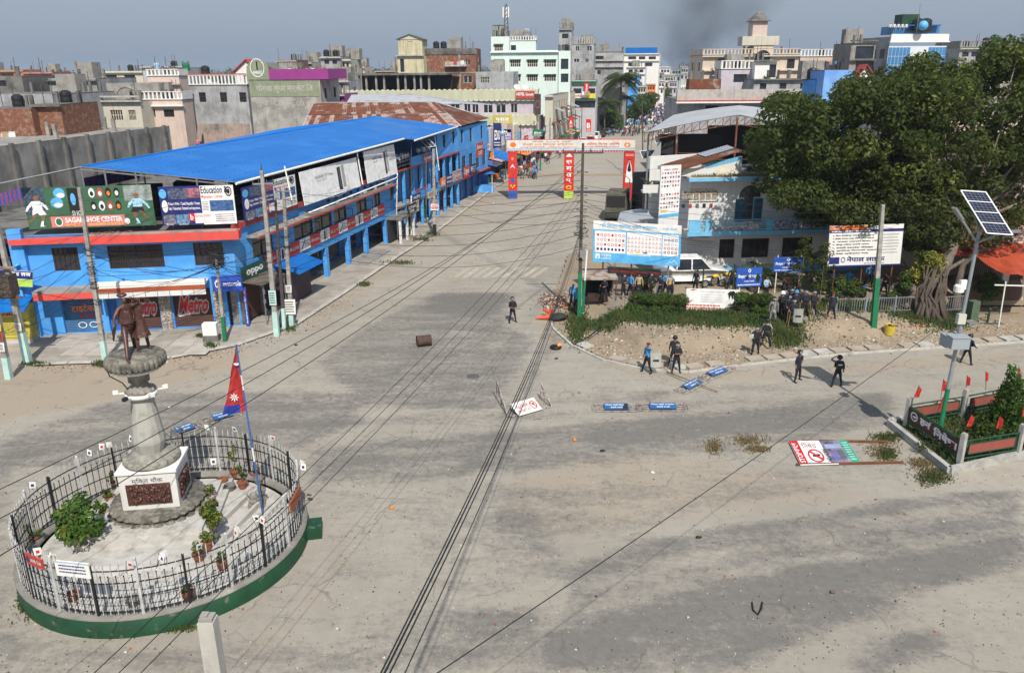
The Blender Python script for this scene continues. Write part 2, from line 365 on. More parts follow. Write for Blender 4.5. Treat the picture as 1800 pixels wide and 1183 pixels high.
def ground_mat(name,dust,dust2,asph,grav=0.25,attr=True,base=0.5):
    m=bpy.data.materials.new(name);m.use_nodes=True;n=m.node_tree.nodes;l=m.node_tree.links;b=n['Principled BSDF']
    b.inputs['Roughness'].default_value=0.95;b.inputs['Specular IOR Level'].default_value=0.15
    pos=n.new('ShaderNodeNewGeometry').outputs['Position']
    def nz(s,det=6,rg=.6,vec=None,dis=0.0):
        t=n.new('ShaderNodeTexNoise');t.inputs['Scale'].default_value=s;t.inputs['Detail'].default_value=det;t.inputs['Roughness'].default_value=rg;t.inputs['Distortion'].default_value=dis
        l.new(vec or pos,t.inputs['Vector']);return t.outputs['Fac']
    def mth(op,a,c):
        x=n.new('ShaderNodeMath');x.operation=op
        for i,q in enumerate((a,c)):
            if isinstance(q,float):x.inputs[i].default_value=q
            else:l.new(q,x.inputs[i])
        return x.outputs[0]
    def mr(f,a,c,lo=0.,hi=1.):
        x=n.new('ShaderNodeMapRange');x.inputs[1].default_value=a;x.inputs[2].default_value=c;x.inputs[3].default_value=lo;x.inputs[4].default_value=hi;l.new(f,x.inputs[0]);return x.outputs[0]
    def mix(f,a,c):
        x=n.new('ShaderNodeMix');x.data_type= 'RGBA'
        for k,q in(('A',a),('B',c)):
            if isinstance(q,tuple):x.inputs[k].default_value=(*q,1)
            else:l.new(q,x.inputs[k])
        if isinstance(f,float):x.inputs[0].default_value=f
        else:l.new(f,x.inputs[0])
        return x.outputs['Result']
    mp=n.new('ShaderNodeMapping');mp.inputs['Rotation'].default_value=(0,0,R(12));mp.inputs['Scale'].default_value=(.35,1.1,1);l.new(pos,mp.inputs['Vector'])
    d=mix(mr(nz(.12,6,.62),.3,.7),dust,dust2)
    d=mix(mr(nz(1.3,8,.75),.38,.68,0,.42),d,tuple(x*.58 for x in dust))
    if attr:
        a=n.new('ShaderNodeAttribute');a.attribute_name= 'wear';aw=a.outputs['Fac']
        ea=n.new('ShaderNodeAttribute');ea.attribute_name= 'earth';d=mix(mr(mth('ADD',ea.outputs['Fac'],mth('MULTIPLY',mth('SUBTRACT',nz(.9,6,.7),.5),.8)),.2,.8,0,.85),d,(.36,.295,.22))
        k=mth('ADD',mth('MULTIPLY',aw,0.85),mth('MULTIPLY',mth('SUBTRACT',nz(.8,8,.72,mp.outputs[0],.6),0.5),1.25))
        k=mth('ADD',k,mth('MULTIPLY',mth('SUBTRACT',nz(3.2,9,.85),0.5),1.7))
        f=mr(k,.2,.66,0,.85)
    else:f=mr(nz(.5,8,.7),.55,.75,0,.5)
    ac=mix(mr(nz(3,5,.7),.35,.65),asph,tuple(x*1.35 for x in asph))
    c=mix(f,d,ac)
    cv=n.new('ShaderNodeTexVoronoi');cv.feature= 'DISTANCE_TO_EDGE';cv.inputs['Scale'].default_value=.42;dv=n.new('ShaderNodeVectorMath');dv.operation= 'ADD';l.new(pos,dv.inputs[0]);cn=n.new('ShaderNodeTexNoise');cn.inputs['Scale'].default_value=.9;cn.inputs['Detail'].default_value=6;l.new(pos,cn.inputs['Vector']);l.new(cn.outputs['Color'],dv.inputs[1]);l.new(dv.outputs[0],cv.inputs['Vector'])
    c=mix(mth('MULTIPLY',mr(cv.outputs['Distance'],.022,.0),mr(nz(.3,3),.5,.62,0,.55)),c,(.09,.085,.08))
    # loose chips and specks
    vo=n.new('ShaderNodeTexVoronoi');vo.inputs['Scale'].default_value=14;l.new(pos,vo.inputs['Vector'])
    ch=mth('MULTIPLY',mr(vo.outputs['Distance'],.14,.08),mr(nz(2.2,3),.52,.6))
    hs=n.new('ShaderNodeSeparateColor');l.new(vo.outputs['Color'],hs.inputs[0])
    c=mix(mth('MULTIPLY',ch,.75),c,mix(mr(hs.outputs[0],.35,.65),(.10,.085,.07),(.55,.52,.47)))
    gr=nz(38,3,.8);c=mix(mr(gr,.35,.68,0,grav),c,(.10,.09,.075));c=mix(mr(nz(61,2,.8),.56,.75,0,grav),c,(.6,.56,.5))
    l.new(c,b.inputs['Base Color'])
    bp=n.new('ShaderNodeBump');bp.inputs['Strength'].default_value=.75;bp.inputs['Distance'].default_value=.02
    l.new(mth('ADD',gr,nz(6,6,.7)),bp.inputs['Height']);l.new(bp.outputs[0],b.inputs['Normal'])
    return m
M_road=ground_mat('dusty asphalt',(.42,.382,.322),(.325,.295,.25),(.125,.119,.112))
M_dirt=ground_mat('bare earth',(.40,.32,.225),(.30,.235,.165),(.16,.13,.09),.4,False)
M_far=mat('far fields',(.07,.10,.04),.95,.3,.004,col2=(.16,.15,.09),mscale=.003)

far=MB().box(-6000,6000,-150,9000,-1.0,-0.03).build('ground',M_far,kind='structure')

WEAR=[([(640,575),(770,515),(895,515),(880,560),(940,600),(870,720),(640,712),(560,640)],.42),
        ([(770,514),(905,518),(850,560),(745,545)],.35),
        ([(0,775),(240,690),(620,690),(640,740),(520,790),(0,830)],.38),
        ([(540,790),(1050,742),(1310,720),(1560,690),(1580,745),(1300,790),(900,830),(540,860)],.40),
        ([(1040,745),(1560,690),(1575,730),(1300,765),(1050,790)],.2),
        ([(1000,1010),(1110,950),(1250,925),(1420,905),(1560,870),(1800,860),(1800,985),(1640,1040),(1420,1120),(1290,1183),(960,1183)],.62),
        ([(0,1120),(200,1150),(620,1120),(960,1050),(1000,1183),(0,1183)],.36),
        ([(560,870),(900,850),(1000,1000),(900,1183),(560,1100)],.14),
        ([(870,860),(1380,830),(1500,850),(1250,900),(1000,960),(860,980)],.2),
        ([(1520,1120),(1640,1095),(1660,1140),(1560,1183),(1500,1183)],.55),
        ([(1100,690),(1170,685),(1180,700),(1110,708)],.35),([(1050,695),(1080,697),(1080,706),(1050,706)],.3),
        ([(930,425),(1000,400),(1010,500),(960,560),(930,540)],.1),
        ([(-100,1183),(-100,800),(20,800),(20,1183)],.3)]
CLEAN=[([(0,700),(130,660),(420,610),(440,640),(200,700),(0,760)],.4),([(1000,1000),(1230,900),(1560,850),(1800,815),(1800,850),(1420,900),(1120,945)],.5),
         ([(560,900),(700,880),(840,1183),(520,1183)],.1)]
STREET_L=gp([(415,606),(520,572),(600,520),(700,452),(760,414),(870,330),(990,268)])+[(24,214),(52,330),(84,470),(140,720)]
KERB=gp([(962,540),(972,578),(1005,608),(1060,634),(1130,650),(1210,655),(1320,641),(1500,622),(1650,612),(1800,602),(2100,585)])
EARTH=[([(-80,640),(180,632),(420,604),(430,640),(250,690),(60,730),(-80,760)],.9),([(1000,800),(1180,790),(1400,835),(1560,868),(1240,910),(1010,950),(900,930),(880,850)],.55),([(1060,625),(1300,650),(1800,612),(1800,640),(1300,672),(1080,660)],.6),([(520,572),(700,452),(870,330),(990,268),(1000,280),(880,345),(740,440),(560,580)],.6),([(0,1125),(420,1120),(560,1000),(600,900),(640,960),(560,1100),(420,1183),(0,1183)],.35),([(940,540),(1000,520),(1010,560),(985,620),(950,600)],.8)]
def earth(X,Y):
    a=np.zeros(X.shape)
    for pg,k in EARTH:a+=k*inpoly(X,Y,gp(pg))
    for _ in range(8):
        p=np.pad(a,1,mode='edge');a=(p[1:-1,1:-1]+p[:-2,1:-1]+p[2:,1:-1]+p[1:-1,:-2]+p[1:-1,2:])/5
    return a
def wear(X,Y):
    a=np.full(X.shape,.2);rw=random.Random(31)
    for i in range(16):y0=rw.uniform(690,780);s_=rw.uniform(-30,10);a+=rw.uniform(-.22,.22)*(1-smooth(.08,.3,dseg(X,Y,gp([(rw.uniform(-50,500),y0+45+s_),(900,y0+12),(1300+rw.uniform(0,300),y0-30-s_*.3)]))))
    for i in range(14):y0=rw.uniform(0,230);a+=rw.uniform(-.35,.2)*(1-smooth(.1,.32,dseg(X,Y,gp([(940+y0*.2,1030+y0*.7),(1300,940+y0*.8),(1800,868+y0*.75)]))))
    for i in range(10):x0=rw.uniform(-60,90);a+=rw.uniform(-.15,.25)*(1-smooth(.08,.3,dseg(X,Y,gp([(640+x0*3,800),(830+x0*1.6,600),(960+x0*.6,400),(1060+x0*.2,280)]))))
    for pg,k in WEAR:a+=k*inpoly(X,Y,gp(pg))
    for pg,k in CLEAN:a-=k*inpoly(X,Y,gp(pg))
    # long tyre lines and dusty seams that follow the roads
    for pl,wd,k in(([(0,800),(600,740),(1100,725),(1560,690)],.5,.25),([(900,1060),(1250,975),(1800,880)],.35,-.5),([(1170,925),(1300,1010),(1480,1183)],.12,-.5),
                      ([(1500,880),(1640,985)],.15,-.5),([(1060,1010),(1180,1183)],.14,-.5),([(960,620),(900,720),(790,860)],.14,.7),([(880,760),(930,900),(1010,1060)],.15,.35),([(1000,560),(960,620)],.4,.5)):
        a+=k*(1-smooth(wd*.4,wd,dseg(X,Y,gp(pl))))
    for _ in range(3):
        p=np.pad(a,1,mode='edge');a=(p[1:-1,1:-1]*2+p[:-2,1:-1]+p[2:,1:-1]+p[1:-1,:-2]+p[1:-1,2:])/6
    return a
grid('crossroads',-50,50,-4,126,.28,lambda X,Y:0*X+.004*np.sin(X*.3)*np.cos(Y*.23),M_road,{'wear':wear, 'earth':earth},kind='structure')
st=MB();sl_=[(-9,129),(8,164),(22,214),(52,330),(84,470),(140,720),(300,1400)];sr_=[(26,129),(32,164),(42,214),(72,330),(104,470),(158,720),(320,1400)]
for i in range(len(sl_)-1):st.poly([(*sl_[i],-.008),(*sr_[i],-.008),(*sr_[i+1],-.008),(*sl_[i+1],-.008)])
st.build('main_street',M_road,kind='structure')
# town ground beside the roads
MB().box(-400,500,20,900,-.6,-.018).build('town_ground',M_dirt,kind='structure')

def verge_h(X,Y):
    d=dseg(X,Y,KERB);ins=inpoly(X,Y,KERB+[(120,60),(120,90),(8,90)])
    bank=.62*smooth(2.6,4.2,d+.35*np.sin(X*1.7)+.2*np.sin(X*4.1+Y))+.03*np.sin(X*5.3+2*Y)*np.sin(Y*4.7)
    k=np.where(X>24,np.clip(1-(X-24)/6,.15,1),1)*smooth(3.6,7.0,X)
    return np.where(ins,.05+bank*k*smooth(.0,.8,d),-.05)
def vh(x,y):return float(verge_h(np.array([[x]]),np.array([[y]]))[0,0])
def GV(u,v):  # point of the verge surface that shows at a pixel
    z=.3
    for _ in range(8):p=G(u,v,z);z=z*.5+.5*vh(p.x,p.y)
    return G(u,v,z)
grid('dirt_verge',1.5,60,38,70,.25,verge_h,M_dirt,keep=lambda X,Y:verge_h(X,Y)>-.01,kind='structure')
# concrete kerb with drain slabs along the verge, each slab a piece
ker=MB()
KP=[V3((x,y,0)) for x,y in KERB]
def along(pts,step):
    res=[];
    for a,b in zip(pts[:-1],pts[1:]):
        L=(b-a).length;n=max(1,int(L/step))
        for i in range(n):res.append((a+(b-a)*(i/n),a+(b-a)*((i+1)/n)))
    return res
for a,b in along(KP,2.2):ker.beam(a+V3((0,0,.04)),b+V3((0,0,.04)),.16,.12)
kerb=ker.build('kerb',M_conc_l,kind='structure')
drain=MB().beam(KP[2]+V3((.2,.5,0)),KP[3]+V3((.2,.5,0)),.9,.05)
for i in range(3,len(KP)-1):drain.beam(KP[i]+V3((.1,.55,0)),KP[i+1]+V3((.1,.55,0)),.9,.05)
drain=drain.build('drain_channel',M_dark,kind='structure')
rnd=random.Random(3)
sm_=[MB().obox((0,0,0),.93,.72,.1).mesh('slab',M_conc_l),MB().obox((0,0,0),.93,.66,.1).mesh('slab',mat('sandy slab',(.36,.31,.25),.9,.15,2,bump=.4))]
for a,b in along(KP[2:],1.0):
    if rnd.random()<.1 or a.x>45:continue
    d=(b-a).normalized();nrm=V3((-d.y,d.x,0));c=(a+b)/2+nrm*.58
    o=piece('slab',rnd.choice(sm_),drain,c+V3((0,0,.035+rnd.uniform(0,.03))),math.atan2(d.y,d.x)+rnd.uniform(-.05,.05))
    o.rotation_euler.x=rnd.uniform(-.04,.04)

# pavement before the blue market and along the street
pv=MB()
PV=gp([(-60,660),(60,640),(180,636),(300,628),(415,606)],.1)+STREET_L[1:]
inn=[(-40,50),(-30,50.2),(-25,50.3),(-21,50.3),(-17.6,50.4),(-16.3,56),(-14.8,65),(-12.5,77),(-9.5,90),(-5.5,107),(3.5,150),(17,214),(46,330),(78,470),(134,720)]
for i in range(min(len(PV),len(inn))-1):
    a,b,c,d=PV[i],PV[i+1],inn[i+1],inn[i]
    pv.poly([(*a,.1),(*b,.1),(*c,.13),(*d,.13)]);pv.poly([(*a,-.05),(*b,-.05),(*b,.1),(*a,.1)])
M_pave=mat('worn paving',(.35,.32,.275),.9,.12,1.2,col2=(.27,.24,.205),mscale=.7,bump=.4,bscale=12)
pave=pv.build('pavement',M_pave,kind='structure')
sm2=MB().obox((0,0,0),1.35,.34,.05).mesh('kerb_stone',M_conc_l)
P3=[V3((x,y,.1)) for x,y in PV[1:12]]
for a,b in along(P3,1.4):
    d=b-a;o=piece('kerb_stone',sm2,pave,(a+b)/2+V3((0,0,rnd.uniform(-.02,.01))),math.atan2(d.y,d.x)+rnd.uniform(-.03,.03));o.scale.x=d.length/1.4
# paving slabs in the open court before the shops
sm3=[MB().obox((0,0,0),1.42,1.42,.03).mesh('slab',mm) for mm in(M_pave,mat('pale paving',(.40,.37,.33),.9,.15,1.5,bump=.3))]
for i in range(8):
    for j in range(3):
        x=-29+i*1.45+j*.03;y=45.2+j*1.45
        if i>7 and j==0:continue
        piece('slab',rnd.choice(sm3),pave,(x,y+.1,.112+rnd.uniform(0,.012)),rnd.uniform(-.01,.01))

# painted crossing, manhole
M_worn=mat('worn white road paint',(.45,.42,.37),.9,.1,3,col2=(.36,.325,.27),mscale=2,mask=(.36,.56))
M_worny=mat('worn yellow road paint',(.42,.345,.21),.9,.1,3,col2=(.36,.325,.27),mscale=2,mask=(.36,.56))
cw=thing('zebra_crossing', 'worn white and yellow zebra crossing stripes across the dusty street', 'road marking',G(850,480))
for i in range(9):
    u=795+i*17
    MB().poly([G(u,488,.012),G(u+9,488,.012),G(u+36,470,.012),G(u+27,470,.012)]).build('stripe',M_worn if i%2 else M_worny,cw)
mh=thing('manhole_cover', 'round iron manhole cover set in the junction', 'manhole cover',G(831,662))
c=G(831,662);MB().cyl(c+V3((0,0,.006)),c+V3((0,0,.022)),.46,.46,20).build('rim',mat('manhole concrete',(.2,.19,.18),.9,.2,5),mh)
mm=MB().cyl(c+V3((0,0,.022)),c+V3((0,0,.034)),.36,.36,20)
for i in range(-3,4):mm.beam(c+V3((-.3,i*.09,.036)),c+V3((.3,i*.09,.036)),.03,.01)
mm.build('lid',mat('cast iron',(.10,.095,.09),.7,.3,20),mh)

# stones, chips and grass nobody could count
def scatter_stones(name,n,fn,s0,s1,ms,seed):
    r=random.Random(seed);mb=MB()
    for _ in range(n):
        p=fn(r);
        if p is None:continue
        s=r.uniform(s0,s1)*(r.random()<.06 and 1.8 or 1);a=r.random()*6.3
        b=[(math.cos(a+k*2.1)*s*r.uniform(.6,1),math.sin(a+k*2.1)*s*r.uniform(.6,1)) for k in range(3)]
        vs=[(p[0]+x,p[1]+y,p[2]) for x,y in b]+[(p[0]+x*.6,p[1]+y*.6,p[2]+s*.6) for x,y in b]
        mb.add(vs,[(3,4,5),(0,1,4,3),(1,2,5,4),(2,0,3,5)],r.randrange(len(ms)))
    return mb.build(name,ms,kind='stuff')
M_st=[plain('pale chip',(.5,.47,.42)),plain('brown stone',(.16,.12,.09)),plain('brick chip',(.30,.11,.06)),plain('dark chip',(.06,.055,.05))]
def f_open(r):
    u,v=r.uniform(0,1800),400+783*r.random()**1.3;return G(u,v,.01)
scatter_stones('loose_stones',5200,f_open,.012,.042,M_st,5)
def f_verge(r):
    p=G(r.uniform(1000,1800),r.uniform(560,650),.2);z=vh(p.x,p.y);return(p.x,p.y,z) if z>0 else None
scatter_stones('verge_rubble',4800,f_verge,.02,.085,[M_st[0],M_st[0],M_st[1],M_st[2],M_grass],6)
def f_kl(r):
    i=r.randrange(1,6);a,b=PV[i],PV[i+1];t=r.random();return(a[0]+(b[0]-a[0])*t+r.gauss(.5,.5),a[1]+(b[1]-a[1])*t+r.gauss(-.2,.5),.01)
scatter_stones('kerb_litter',700,f_kl,.02,.07,M_st,8)
tag(scatter_stones('rubble_heap',420,lambda r:(lambda g:(g[0]+r.gauss(0,.55),g[1]+r.gauss(0,1.0),max(.03,.35-abs(r.gauss(0,.2)))))(G(975,535)),.05,.13,[M_st[0],M_st[2],M_st[2],M_st[3]],9), 'heap of broken brick rubble beside the cones at the verge corner', 'rubble')
tag(scatter_stones('rubble_heap',260,lambda r:(lambda g:(g[0]+r.gauss(0,.5),g[1]+r.gauss(0,.35),max(.05,.5-abs(r.gauss(0,.25)))))(G(740,424)),.05,.14,[M_st[1],M_st[1],M_st[0],M_grass],10), 'small heap of brown debris on the kerb before the black shop', 'rubble')

def blades(name,n,fn,h0,h1,m,seed,wd=.05,**kw):
    r=np.random.RandomState(seed);P=np.array([q for q in(fn(r) for _ in range(n)) if q is not None]);n=len(P)
    h=r.uniform(h0,h1,n);a=r.uniform(0,6.28,n);l=r.uniform(0,.5,n)*h;w_=wd*r.uniform(.6,1.3,n);b=r.uniform(0,6.28,n)
    s=np.stack([np.cos(a)*w_,np.sin(a)*w_,0*a],1);t=np.stack([np.cos(b)*l,np.sin(b)*l,h],1)
    co=np.stack([P-s,P+s,P+t],1).reshape(-1,3);me=bpy.data.meshes.new(name)
    me.from_pydata(co.tolist(),[],np.arange(n*3).reshape(-1,3).tolist());me.materials.append(m);me.update()
    return link(name,me,kind=kw.pop('kind', 'stuff'),**kw)
def patch(pts,zf=vh,z=None):
    def f(r):
        i=r.randint(len(pts));u,v,su,sv=pts[i];p=G(u+r.normal()*su*.55,v+r.normal()*sv*.5,.3 if z is None else z)
        return(p.x,p.y,(zf(p.x,p.y) if z is None else z))
    return f
blades('verge_grass',30000,patch([(1080,566,60,11),(1180,570,60,12),(1270,573,60,13),(1350,574,60,12),(1240,562,150,6),(1015,560,14,34),(1420,545,40,10),(1500,548,50,10),(1620,560,50,10),(1660,560,40,14),(1380,590,30,12)]),.08,.3,M_grass,11)
blades('kerb_weeds',2600,patch([(700,462,26,3),(640,500,10,3),(760,412,10,3),(370,608,10,5),(352,592,8,3),(505,575,14,6),(178,640,12,4),(60,640,20,3)],z=.1),.05,.22,M_grass,12)
M_drygrass=mat('dry grass',(.17,.13,.06),.9,.3,4)
blades('dry_tufts',3500,patch([(1255,785,14,14),(1315,775,26,10),(1550,790,30,20),(1640,835,28,16),(1620,815,20,10),(1330,790,20,6)],z=0),.03,.14,M_drygrass,13,.03)
blades('green_weeds',4200,patch([(1560,770,24,8),(1640,838,26,14),(1560,800,14,10),(110,1085,60,14),(45,1060,12,14),(200,1112,50,8),(300,1105,40,6)],z=0),.04,.18,M_grass,14,.03)
# ------------------------------------------------------------------ blue market building at the corner
F=Wall((-30.2,48.45),(-17.74,50.26));S1=Wall((-17.74,50.26),(-11.35,78.6));S2=Wall((-11.35,78.6),(-6.2,99.3));S3=Wall((-6.2,99.3),(-3.1,111.6))
TOP=6.55
blue=thing('market_building', 'long blue two-storey market building with red bands under a big blue metal roof', 'building',(-18,60,0))
def shutter(W,a0,a1,z0,z1,o,m,parent,name='roller_shutter'):
    mb=MB();n=int((z1-z0)/.11)
    for i in range(n):
        z=z0+(z1-z0)*i/n;h=(z1-z0)/n
        mb.poly([W.P(a0,z,o+.0),W.P(a1,z,o),W.P(a1,z+h*.75,o+.035),W.P(a0,z+h*.75,o+.035)]);mb.poly([W.P(a0,z+h*.75,o+.035),W.P(a1,z+h*.75,o+.035),W.P(a1,z+h,o),W.P(a0,z+h,o)])
    return mb.build(name,m,parent)
def window(W,a0,a1,z0,z1,o,parent,m=M_wood,bars=0,mull=1,hor=1,sill=None,open_=False,fw=.07):
    """frame standing in its opening, pane behind, bars before"""
    t=.08;fr=MB()
    for x in[a0+fw/2,a1-fw/2]+[a0+(a1-a0)*(i+1)/(mull+1) for i in range(mull)]:fr.wbox(W,x-fw/2,x+fw/2,z0,z1,o-t,o)
    for z in[z0+fw/2,z1-fw/2]+[z0+(z1-z0)*(.68 if hor==1 else(i+1)/(hor+1)) for i in range(hor)]:fr.wbox(W,a0+.003,a1-.003,z-fw/2,z+fw/2,o-t+.004,o-.004)
    f=fr.build('window_frame',m,parent)
    MB().poly([W.P(a0,z0,o-t*.7),W.P(a1,z0,o-t*.7),W.P(a1,z1,o-t*.7),W.P(a0,z1,o-t*.7)]).build('pane',M_glass,f)
    if bars:
        b=MB()
        for i in range(bars):x=a0+(a1-a0)*(i+.5)/bars;b.wbox(W,x-.014,x+.014,z0,z1,o+.005,o+.033)
        for k in(.3,.7):z=z0+(z1-z0)*k;b.wbox(W,a0,a1,z-.015,z+.015,o+.034,o+.05)
        b.build('grille',m,f)
    if open_:
        s=MB();q=W.P(a1+.02,z0+.05,o);e=W.n*.55+W.d*.15
        for a,b_ in((0,0),(1,0),(0,1),(1,1)):pass
        p=[q,q+e,q+e+V3((0,0,(z1-z0)*.6)),q+V3((0,0,(z1-z0)*.6))]
        for i in range(4):s.beam(p[i],p[(i+1)%4],.05,.05)
        s.build('open_sash',m,f)
    return f
# front: holes from the photograph
holesF={}
for k,r in dict(w1=(88,428,141,467),w2=(187,432,291,472),w3=(338,424,395,463),sh1=(103,520,181,583),dr=(184,520,214,583),m1=(216,515,286,579),m2=(300,513,378,577),pur=(396,505,423,571)).items():
    a0,a1,z0,z1=F.rect(*r);holesF[k]=(a0,a1,z0,z1)
for k in('sh1', 'dr', 'm1', 'm2', 'pur'):h=holesF[k];holesF[k]=(h[0],h[1],.14,2.75)
for k in('w1', 'w2', 'w3'):h=holesF[k];holesF[k]=(h[0],h[1],4.25,5.72)
MB().walls(F,0,F.L,.05,3.35,[holesF[k] for k in('sh1', 'dr', 'm1', 'm2', 'pur')],.35,0).walls(F,0,F.L,3.35,TOP,[holesF[k] for k in('w1', 'w2', 'w3')],.18).build('front_wall',M_blue,blue)
for k,mul in(('w1',4),('w2',9),('w3',4)):h=holesF[k];window(F,*h,-.05,blue,M_wood,0 if k!= 'w2' else 22,mul if k!= 'w2' else 3)
h=holesF['sh1'];s=shutter(F,*h,-.3,mat('faded blue shutter',(.05,.15,.30),.6,.2,2,streak=.4),blue)
b=ABoard(F,*h,-.255);b.text('टाइटेक',.22,.5,.85,.72,M_orange,1,.02).text('का पल',.4,.34,.8,.46,M_redline,1,.02).ring(.45,.18,.12,.08,M_whiteb,.8,1).ring(.75,.18,.12,.08,M_whiteb,.8,1);b.printing(s)
h=holesF['dr'];MB().wbox(F,h[0],h[1],h[2],h[3],-.34,-.3).wbox(F,(h[0]+h[1])/2-.04,(h[0]+h[1])/2+.04,h[2],h[3],-.3,-.26).build('door_panel',M_blue2,blue)
M_metro=mat('brown shutter paint',(.10,.045,.035),.6,.15,1.5,streak=.3)
for k in('m1', 'm2'):
    h=holesF[k];s=shutter(F,*h,-.3,M_metro,blue);b=ABoard(F,*h,-.255)
    [b.text('Metro',.10+dx,.36+dy,.84+dx,.78+dy,M_whiteb,1,.03,sl=.14) for dx,dy in((-.02,0),(.02,0),(0,.045),(0,-.045),(.015,.03),(-.015,-.03),(.015,-.03),(-.015,.03))];b.text('Metro',.10,.36,.84,.78,M_redprint,2,.03,sl=.14).pg([(.05,.33),(.1,.27),(.5,.33),(.5,.37),(.1,.32)],M_whiteb);b.printing(s)
shutter(F,*holesF['pur'],-.3,mat('plum shutter paint',(.05,.03,.05),.6,.2,2),blue)
# stone pillars
M_stone=mat('speckled stone',(.40,.36,.32),.85,.45,14,col2=(.16,.13,.11),mscale=9,mask=(.5,.56),bump=.5,bscale=18)
for u0,u1 in((281,302),(377,395)):
    a0=F.px(u0,540)[0];a1=F.px(u1,540)[0]
    pp=MB().wbox(F,a0+.02,a1-.02,.1,2.8,.003,.1).build('stone_pillar',M_conc,blue)
    for i in range(9):
        for j in range(2):
            w_=(a1-a0-.04)/2;MB().wbox(F,a0+.03+j*w_,a0+.01+(j+1)*w_,.14+i*.29,.14+i*.29+.26,.1,.12+rnd.random()*.05).build('stone',M_stone,pp)
# canopies on the front
a0,a1=F.px(72,512)[0],F.px(178,512)[0]
MB().wbox(F,a0,a1,3.12,3.3,0,1.25).build('canopy_slab',M_conc,blue);MB().wbox(F,a0,a1,2.72,3.12,1.15,1.25).build('red_fascia',M_red,blue)
b0,b1=F.px(179,500)[0],F.px(368,492)[0]
MB().wbox(F,b0,b1,3.32,3.42,0,1.3).build('canopy_slab',M_white,blue);MB().wbox(F,b0,b1,3.44,3.66,.9,1.3).build('white_roll',M_white,blue)
MB().wbox(F,b0,b1,3.02,3.32,1.2,1.3).build('brown_fascia',mat('terracotta sheet',(.34,.08,.03),.6),blue)
for i in range(9):
    x0=b0+(b1-b0)*i/9;MB().wbox(F,x0+.015,x0+(b1-b0)/9-.015,2.68,3.01,1.22,1.29).build('fascia_panel',mat('grey white sheet',(.62,.62,.62),.5),blue)
# parapet bands
c0=F.px(165,430)[0]
MB().wbox(F,c0,F.L+.6,6.02,6.55,.0,.95).build('red_parapet',M_red,blue);MB().wbox(F,c0+.05,F.L+.5,6.553,6.62,.5,.93).build('parapet_coping',M_conc,blue)
MB().wbox(F,-.3,c0-.01,6.1,6.4,0,.7).build('red_band',M_red,blue)
ch=MB()
for i in range(26):ch.obox(F.P(c0+.1+i*.09,6.56,rnd.uniform(.3,.8)),rnd.uniform(.08,.22),.14,rnd.uniform(.05,.14),rnd.random())
ch.build('broken_masonry',M_brick,blue,kind='stuff')
MB().wbox(F,-.45,.35,.1,7.0,.02,.4).build('corner_pillar',M_blue,blue)
MB().tube([F.P(.0,4.9,.55),F.P(-.25,4.8,.6),F.P(-.2,3.2,.6),F.P(.1,.1,.6)],.1,8).build('drain_pipe',M_skyprint,blue)
MB().wbox(F,-7,F.L,6.40,6.5,-6,.0).wbox(S1,0,S1.L,6.395,6.505,-12,0).wbox(S2,0,S2.L,6.39,6.51,-12,.02).build('roof_deck',M_conc_d,blue)
# street front, south part: openings between posts, verandah behind
def px_holes(W,lst,z0=None,z1=None):
    r=[]
    for q in lst:
        a0,a1,y0,y1=W.rect(*q);r.append((a0,a1,y0 if z0 is None else z0,y1 if z1 is None else z1))
    return r
wl=[(452,412,472,448),(522,358,542,410),(543,354,556,400),(558,363,577,400),(590,345,604,376),(629,335,641,365),(658,327,666,350),(686,318,694,340)]
wh=[]
for u0,v0,u1,v1 in wl:
    a0,a1=S1.px(u0,400)[0],S1.px(u1,400-(u1-u0)*.4)[0];a=(S1.px((u0+u1)/2,(v0+v1)/2)[0]);wd=(u1-u0)*.062*(1+a/40)
    wh.append((a-wd,a+wd,4.05,5.45))
wh.sort();w2=[]
for h in wh:
    if not w2 or h[0]>w2[-1][1]+.2:w2.append(h)
MB().walls(S1,0,S1.L,3.1,TOP,w2,.2).build('street_wall',M_blue,blue)
for i,h in enumerate(w2):window(S1,*h,-.06,blue,M_wood,0,1,1,open_=i in(1,3,4))
# ground floor: recessed wall, posts, shop shutters
bk_h=[(a,a+2.3,.14,2.5) for a in(.5,3.3,7.4,11.0,14.6,18.2,22,25.5)]
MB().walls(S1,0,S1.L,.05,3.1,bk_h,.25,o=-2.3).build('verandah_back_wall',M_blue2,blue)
for i,h in enumerate(bk_h):shutter(S1,*h,-2.5,[M_metro,mat('brown shutter',(.09,.05,.03),.6,.2,2),M_conc_d][i%3],blue)
MB().wbox(S1,.2,S1.L,3.0,3.09,-2.3,-.002).build('verandah_ceiling',M_blue,blue)
MB().wbox(S1,4.5,S1.L,2.55,3.14,-.28,.02).build('verandah_beam',M_blue,blue)
for u,v in((545,525),(581,481),(619,460),(650,444),(684,424)):
    a=S1.px(u-3,v)[0];MB().wbox(S1,a-.22,a+.22,.08,2.56,-.32,.03).build('post',M_blue,blue)
MB().wbox(S1,.05,.4,.05,3.1,-2.3,0).build('corner_pier',M_conc,blue);MB().wbox(S1,2.9,3.1,.05,3.1,-2.3,0).build('corner_pier',M_conc,blue)
shutter(S1,.45,2.8,.14,2.7,-.2,M_metro,blue);shutter(S1,3.15,4.6,.14,2.7,-.2,mat('plum shutter paint',(.05,.03,.05)),blue)
ps=MB()
for i in range(8):ps.wbox(S1,2.88,3.14,.1+i*.33,.1+i*.33+.3,.01,.06,i%2)
ps.build('striped_post',[M_white,M_dkgreen],blue)
